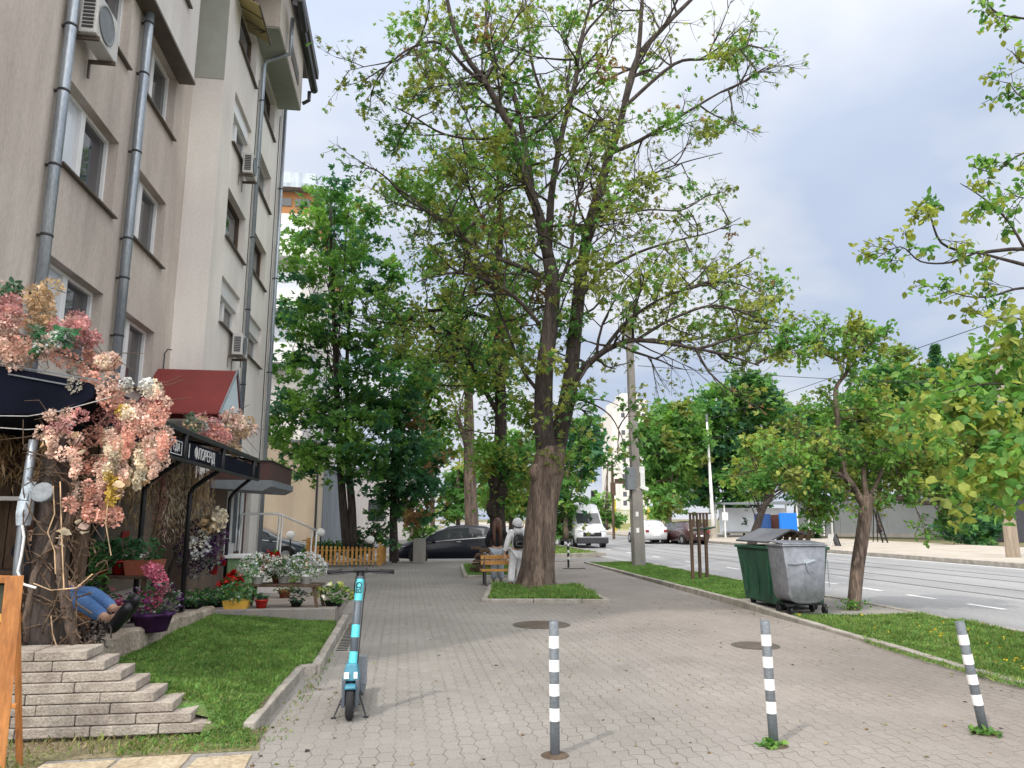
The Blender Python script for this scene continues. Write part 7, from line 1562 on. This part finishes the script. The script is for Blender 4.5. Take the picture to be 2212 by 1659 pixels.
blob_tree('dark_bush', 'dark small tree under the bus shelter roof', AY(1607, 1165, 62), [([(1608, 1165), (1606, 1130)], .12, .06)], B, 62, .5, 420, .25, .4, ['g_dark'], [1], 'bark_dark', cat='bush', twigs=6)
# ---------------------------------------------------------------- small tree on the verge
Ys = 12.7; t = thing('small_tree', 'small verge tree with slanting bare trunk and spreading crown beside the waste containers', 'tree', G(1845, 1318)); mb = MB(); tl_ = []
for q, Y0, Y1, r0, r1, nb, L in [
    ([(1842, 1330), (1846, 1290), (1853, 1220), (1864, 1150), (1871, 1095), (1872, 1072)], Ys, Ys, .115, .12, 0, 1),
    ([(1868, 1095), (1838, 1045), (1822, 1020), (1815, 970), (1808, 894), (1806, 838), (1828, 806), (1832, 770), (1822, 722), (1842, 680)], Ys, 12.4, .075, .012, 15, .6),
    ([(1832, 786), (1782, 766), (1738, 738), (1694, 726)], 12.4, 12.1, .02, .006, 9, .5), ([(1832, 782), (1870, 750), (1894, 726)], 12.4, 12.6, .018, .006, 7, .5),
    ([(1862, 1085), (1835, 1040), (1782, 1010), (1722, 1002), (1682, 1014)], Ys, 12.2, .055, .012, 16, .7), ([(1874, 1085), (1866, 1010), (1902, 974), (1970, 986), (2042, 974)], Ys, 13.0, .055, .01, 18, .75),
    ([(1876, 1090), (1926, 1074), (1982, 1086), (2062, 1082), (2094, 1054)], Ys, 12.9, .07, .02, 18, .7), ([(1874, 1080), (1900, 1030), (1930, 940), (1950, 870)], Ys, 13.2, .045, .01, 14, .75), ([(1850, 1060), (1800, 1060), (1760, 1050), (1730, 1075)], Ys, 13.0, .03, .008, 10, .6)]:
    P = limb(mb, q, Y0, Y1, r0, r1, 8); branches(mb, tl_, P, nb, L, .014, 2, .25, .04)
mb.build('trunk', M['bark'], t, smooth=True); a, p = leafset(tl_, 2, .06, .095, LEAF6, .6, .55)
b2_ = blobs_px([(1720, 1005, 40), (1690, 1030, 34), (1760, 1030, 36), (1780, 980, 30), (1850, 1040, 36), (1880, 1010, 34), (1920, 960, 40), (1980, 1000, 44), (1950, 1050, 40), (2020, 1040, 44), (1860, 930, 34), (1900, 880, 30), (1960, 920, 36), (1850, 870, 26), (2060, 1000, 36), (1740, 1060, 26), (1900, 1075, 24), (2040, 1080, 26), (1750, 735, 10), (1660, 1020, 26), (1640, 1040, 20), (2090, 1030, 34), (2110, 1060, 24), (1800, 1040, 34)], Ys, .8, 210, .19, .6)
faces_mesh('crown', np.concatenate([a, leaves(b2_, .088, LEAF6, up=.4, droop=.4)]), [M['g_light'], M['g_mid'], M['g_yel'], M['g_olive']], clumpmat(np.concatenate([p, b2_]), .42, 4, [.32, .33, .2, .15]), t)
P = np.array(G(1845, 1318)) + nrg.normal(size=(160, 3)) * [.13, .1, 0]; P[:, 2] = nrg.uniform(.0, .16, 160); tag(faces_mesh('weed_tuft', leaves(P, .06, LEAF6, up=.2, droop=-1), [M['g_light'], M['g_mid']], nrg.integers(0, 2, 160)), 'tall weeds around the foot of the small verge tree', 'weeds')
# ---------------------------------------------------------------- overhanging tree at the right edge, trunk outside the frame
t = thing('overhanging_tree', 'large leaved branches overhanging from the tree just outside the right edge', 'tree', (8.3, 6.6, 0)); mb = MB(); tl_ = []
mb.tube([(8.3, 6.6, -.1), (8.35, 6.6, 1.5), (8.5, 6.7, 3.2), (8.6, 6.9, 5.2), (8.5, 7.2, 8)], [.22, .17, .15, .12, .05], 12)
root = V((8.5, 6.75, 3.6))
for q, Y1, r0, nb in [([(2330, 560), (2212, 538), (2105, 545), (2034, 525), (2007, 462), (1980, 445)], 7.0, .028, 9), ([(2110, 545), (2052, 567), (1989, 565), (1945, 533), (1890, 560)], 6.9, .014, 8), ([(2212, 534), (2176, 476), (2123, 427), (2074, 396)], 7.2, .016, 8), ([(2300, 640), (2212, 622), (2140, 640), (2087, 640), (2030, 620)], 6.8, .018, 8), ([(2300, 720), (2212, 690), (2130, 685), (2090, 655)], 7.1, .016, 7), ([(2300, 330), (2212, 330), (2150, 370), (2100, 360)], 7.3, .016, 7), ([(2330, 260), (2212, 213), (2180, 178)], 7.2, .016, 6), ([(2330, 60), (2212, 40), (2160, 30), (2120, 0)], 7.4, .018, 7), ([(2330, 760), (2230, 760), (2150, 720)], 6.8, .018, 6), ([(2330, 820), (2212, 830), (2120, 830), (2040, 850)], 6.4, .018, 7), ([(2330, 960), (2212, 940), (2130, 950), (2090, 1000)], 6.4, .016, 7), ([(2330, 1000), (2240, 1020), (2180, 1060)], 6.6, .014, 5), ([(2330, 130), (2220, 140), (2185, 110)], 7.4, .014, 4), ([(2330, 430), (2230, 430), (2180, 420)], 6.9, .014, 5)]:
    P = limb(mb, q, 6.95, Y1, r0, .004, 6); mb.tube([root + V((0, 0, (P[0].z - 3.6) * .6)), root.lerp(P[0], .5) + V((0, 0, .15)), P[0]], [.05, .035, r0], 6)
    branches(mb, tl_, P, nb, .30, .006, 1, .2, -.05, kids=(0, 3, 3))
mb.build('trunk', M['bark_dark'], t, smooth=True); a, p = leafset(tl_, 2, .035, .08, LEAF6, 1.2, .75, .2)
b2_ = blobs_px([(2010, 880, 34), (2050, 900, 34), (2090, 880, 30), (2000, 930, 26), (2110, 930, 34), (2150, 1000, 40), (2120, 1020, 34), (2180, 1050, 34), (2190, 950, 34), (2160, 880, 34), (2200, 820, 34), (2100, 1060, 22), (2150, 770, 26), (2190, 720, 28), (2060, 840, 26), (2200, 1000, 30)], 6.8, .7, 30, .26, .9)[::2]
faces_mesh('crown', np.concatenate([a, leaves(b2_, .09, LEAF6, up=.2, droop=1.3, wid=1.15, jit=.6)]), [M['g_light'], M['g_yel'], M['g_mid'], M['g_olive']], clumpmat(np.concatenate([p, b2_]), .2, 4, [.3, .3, .25, .15]), t)
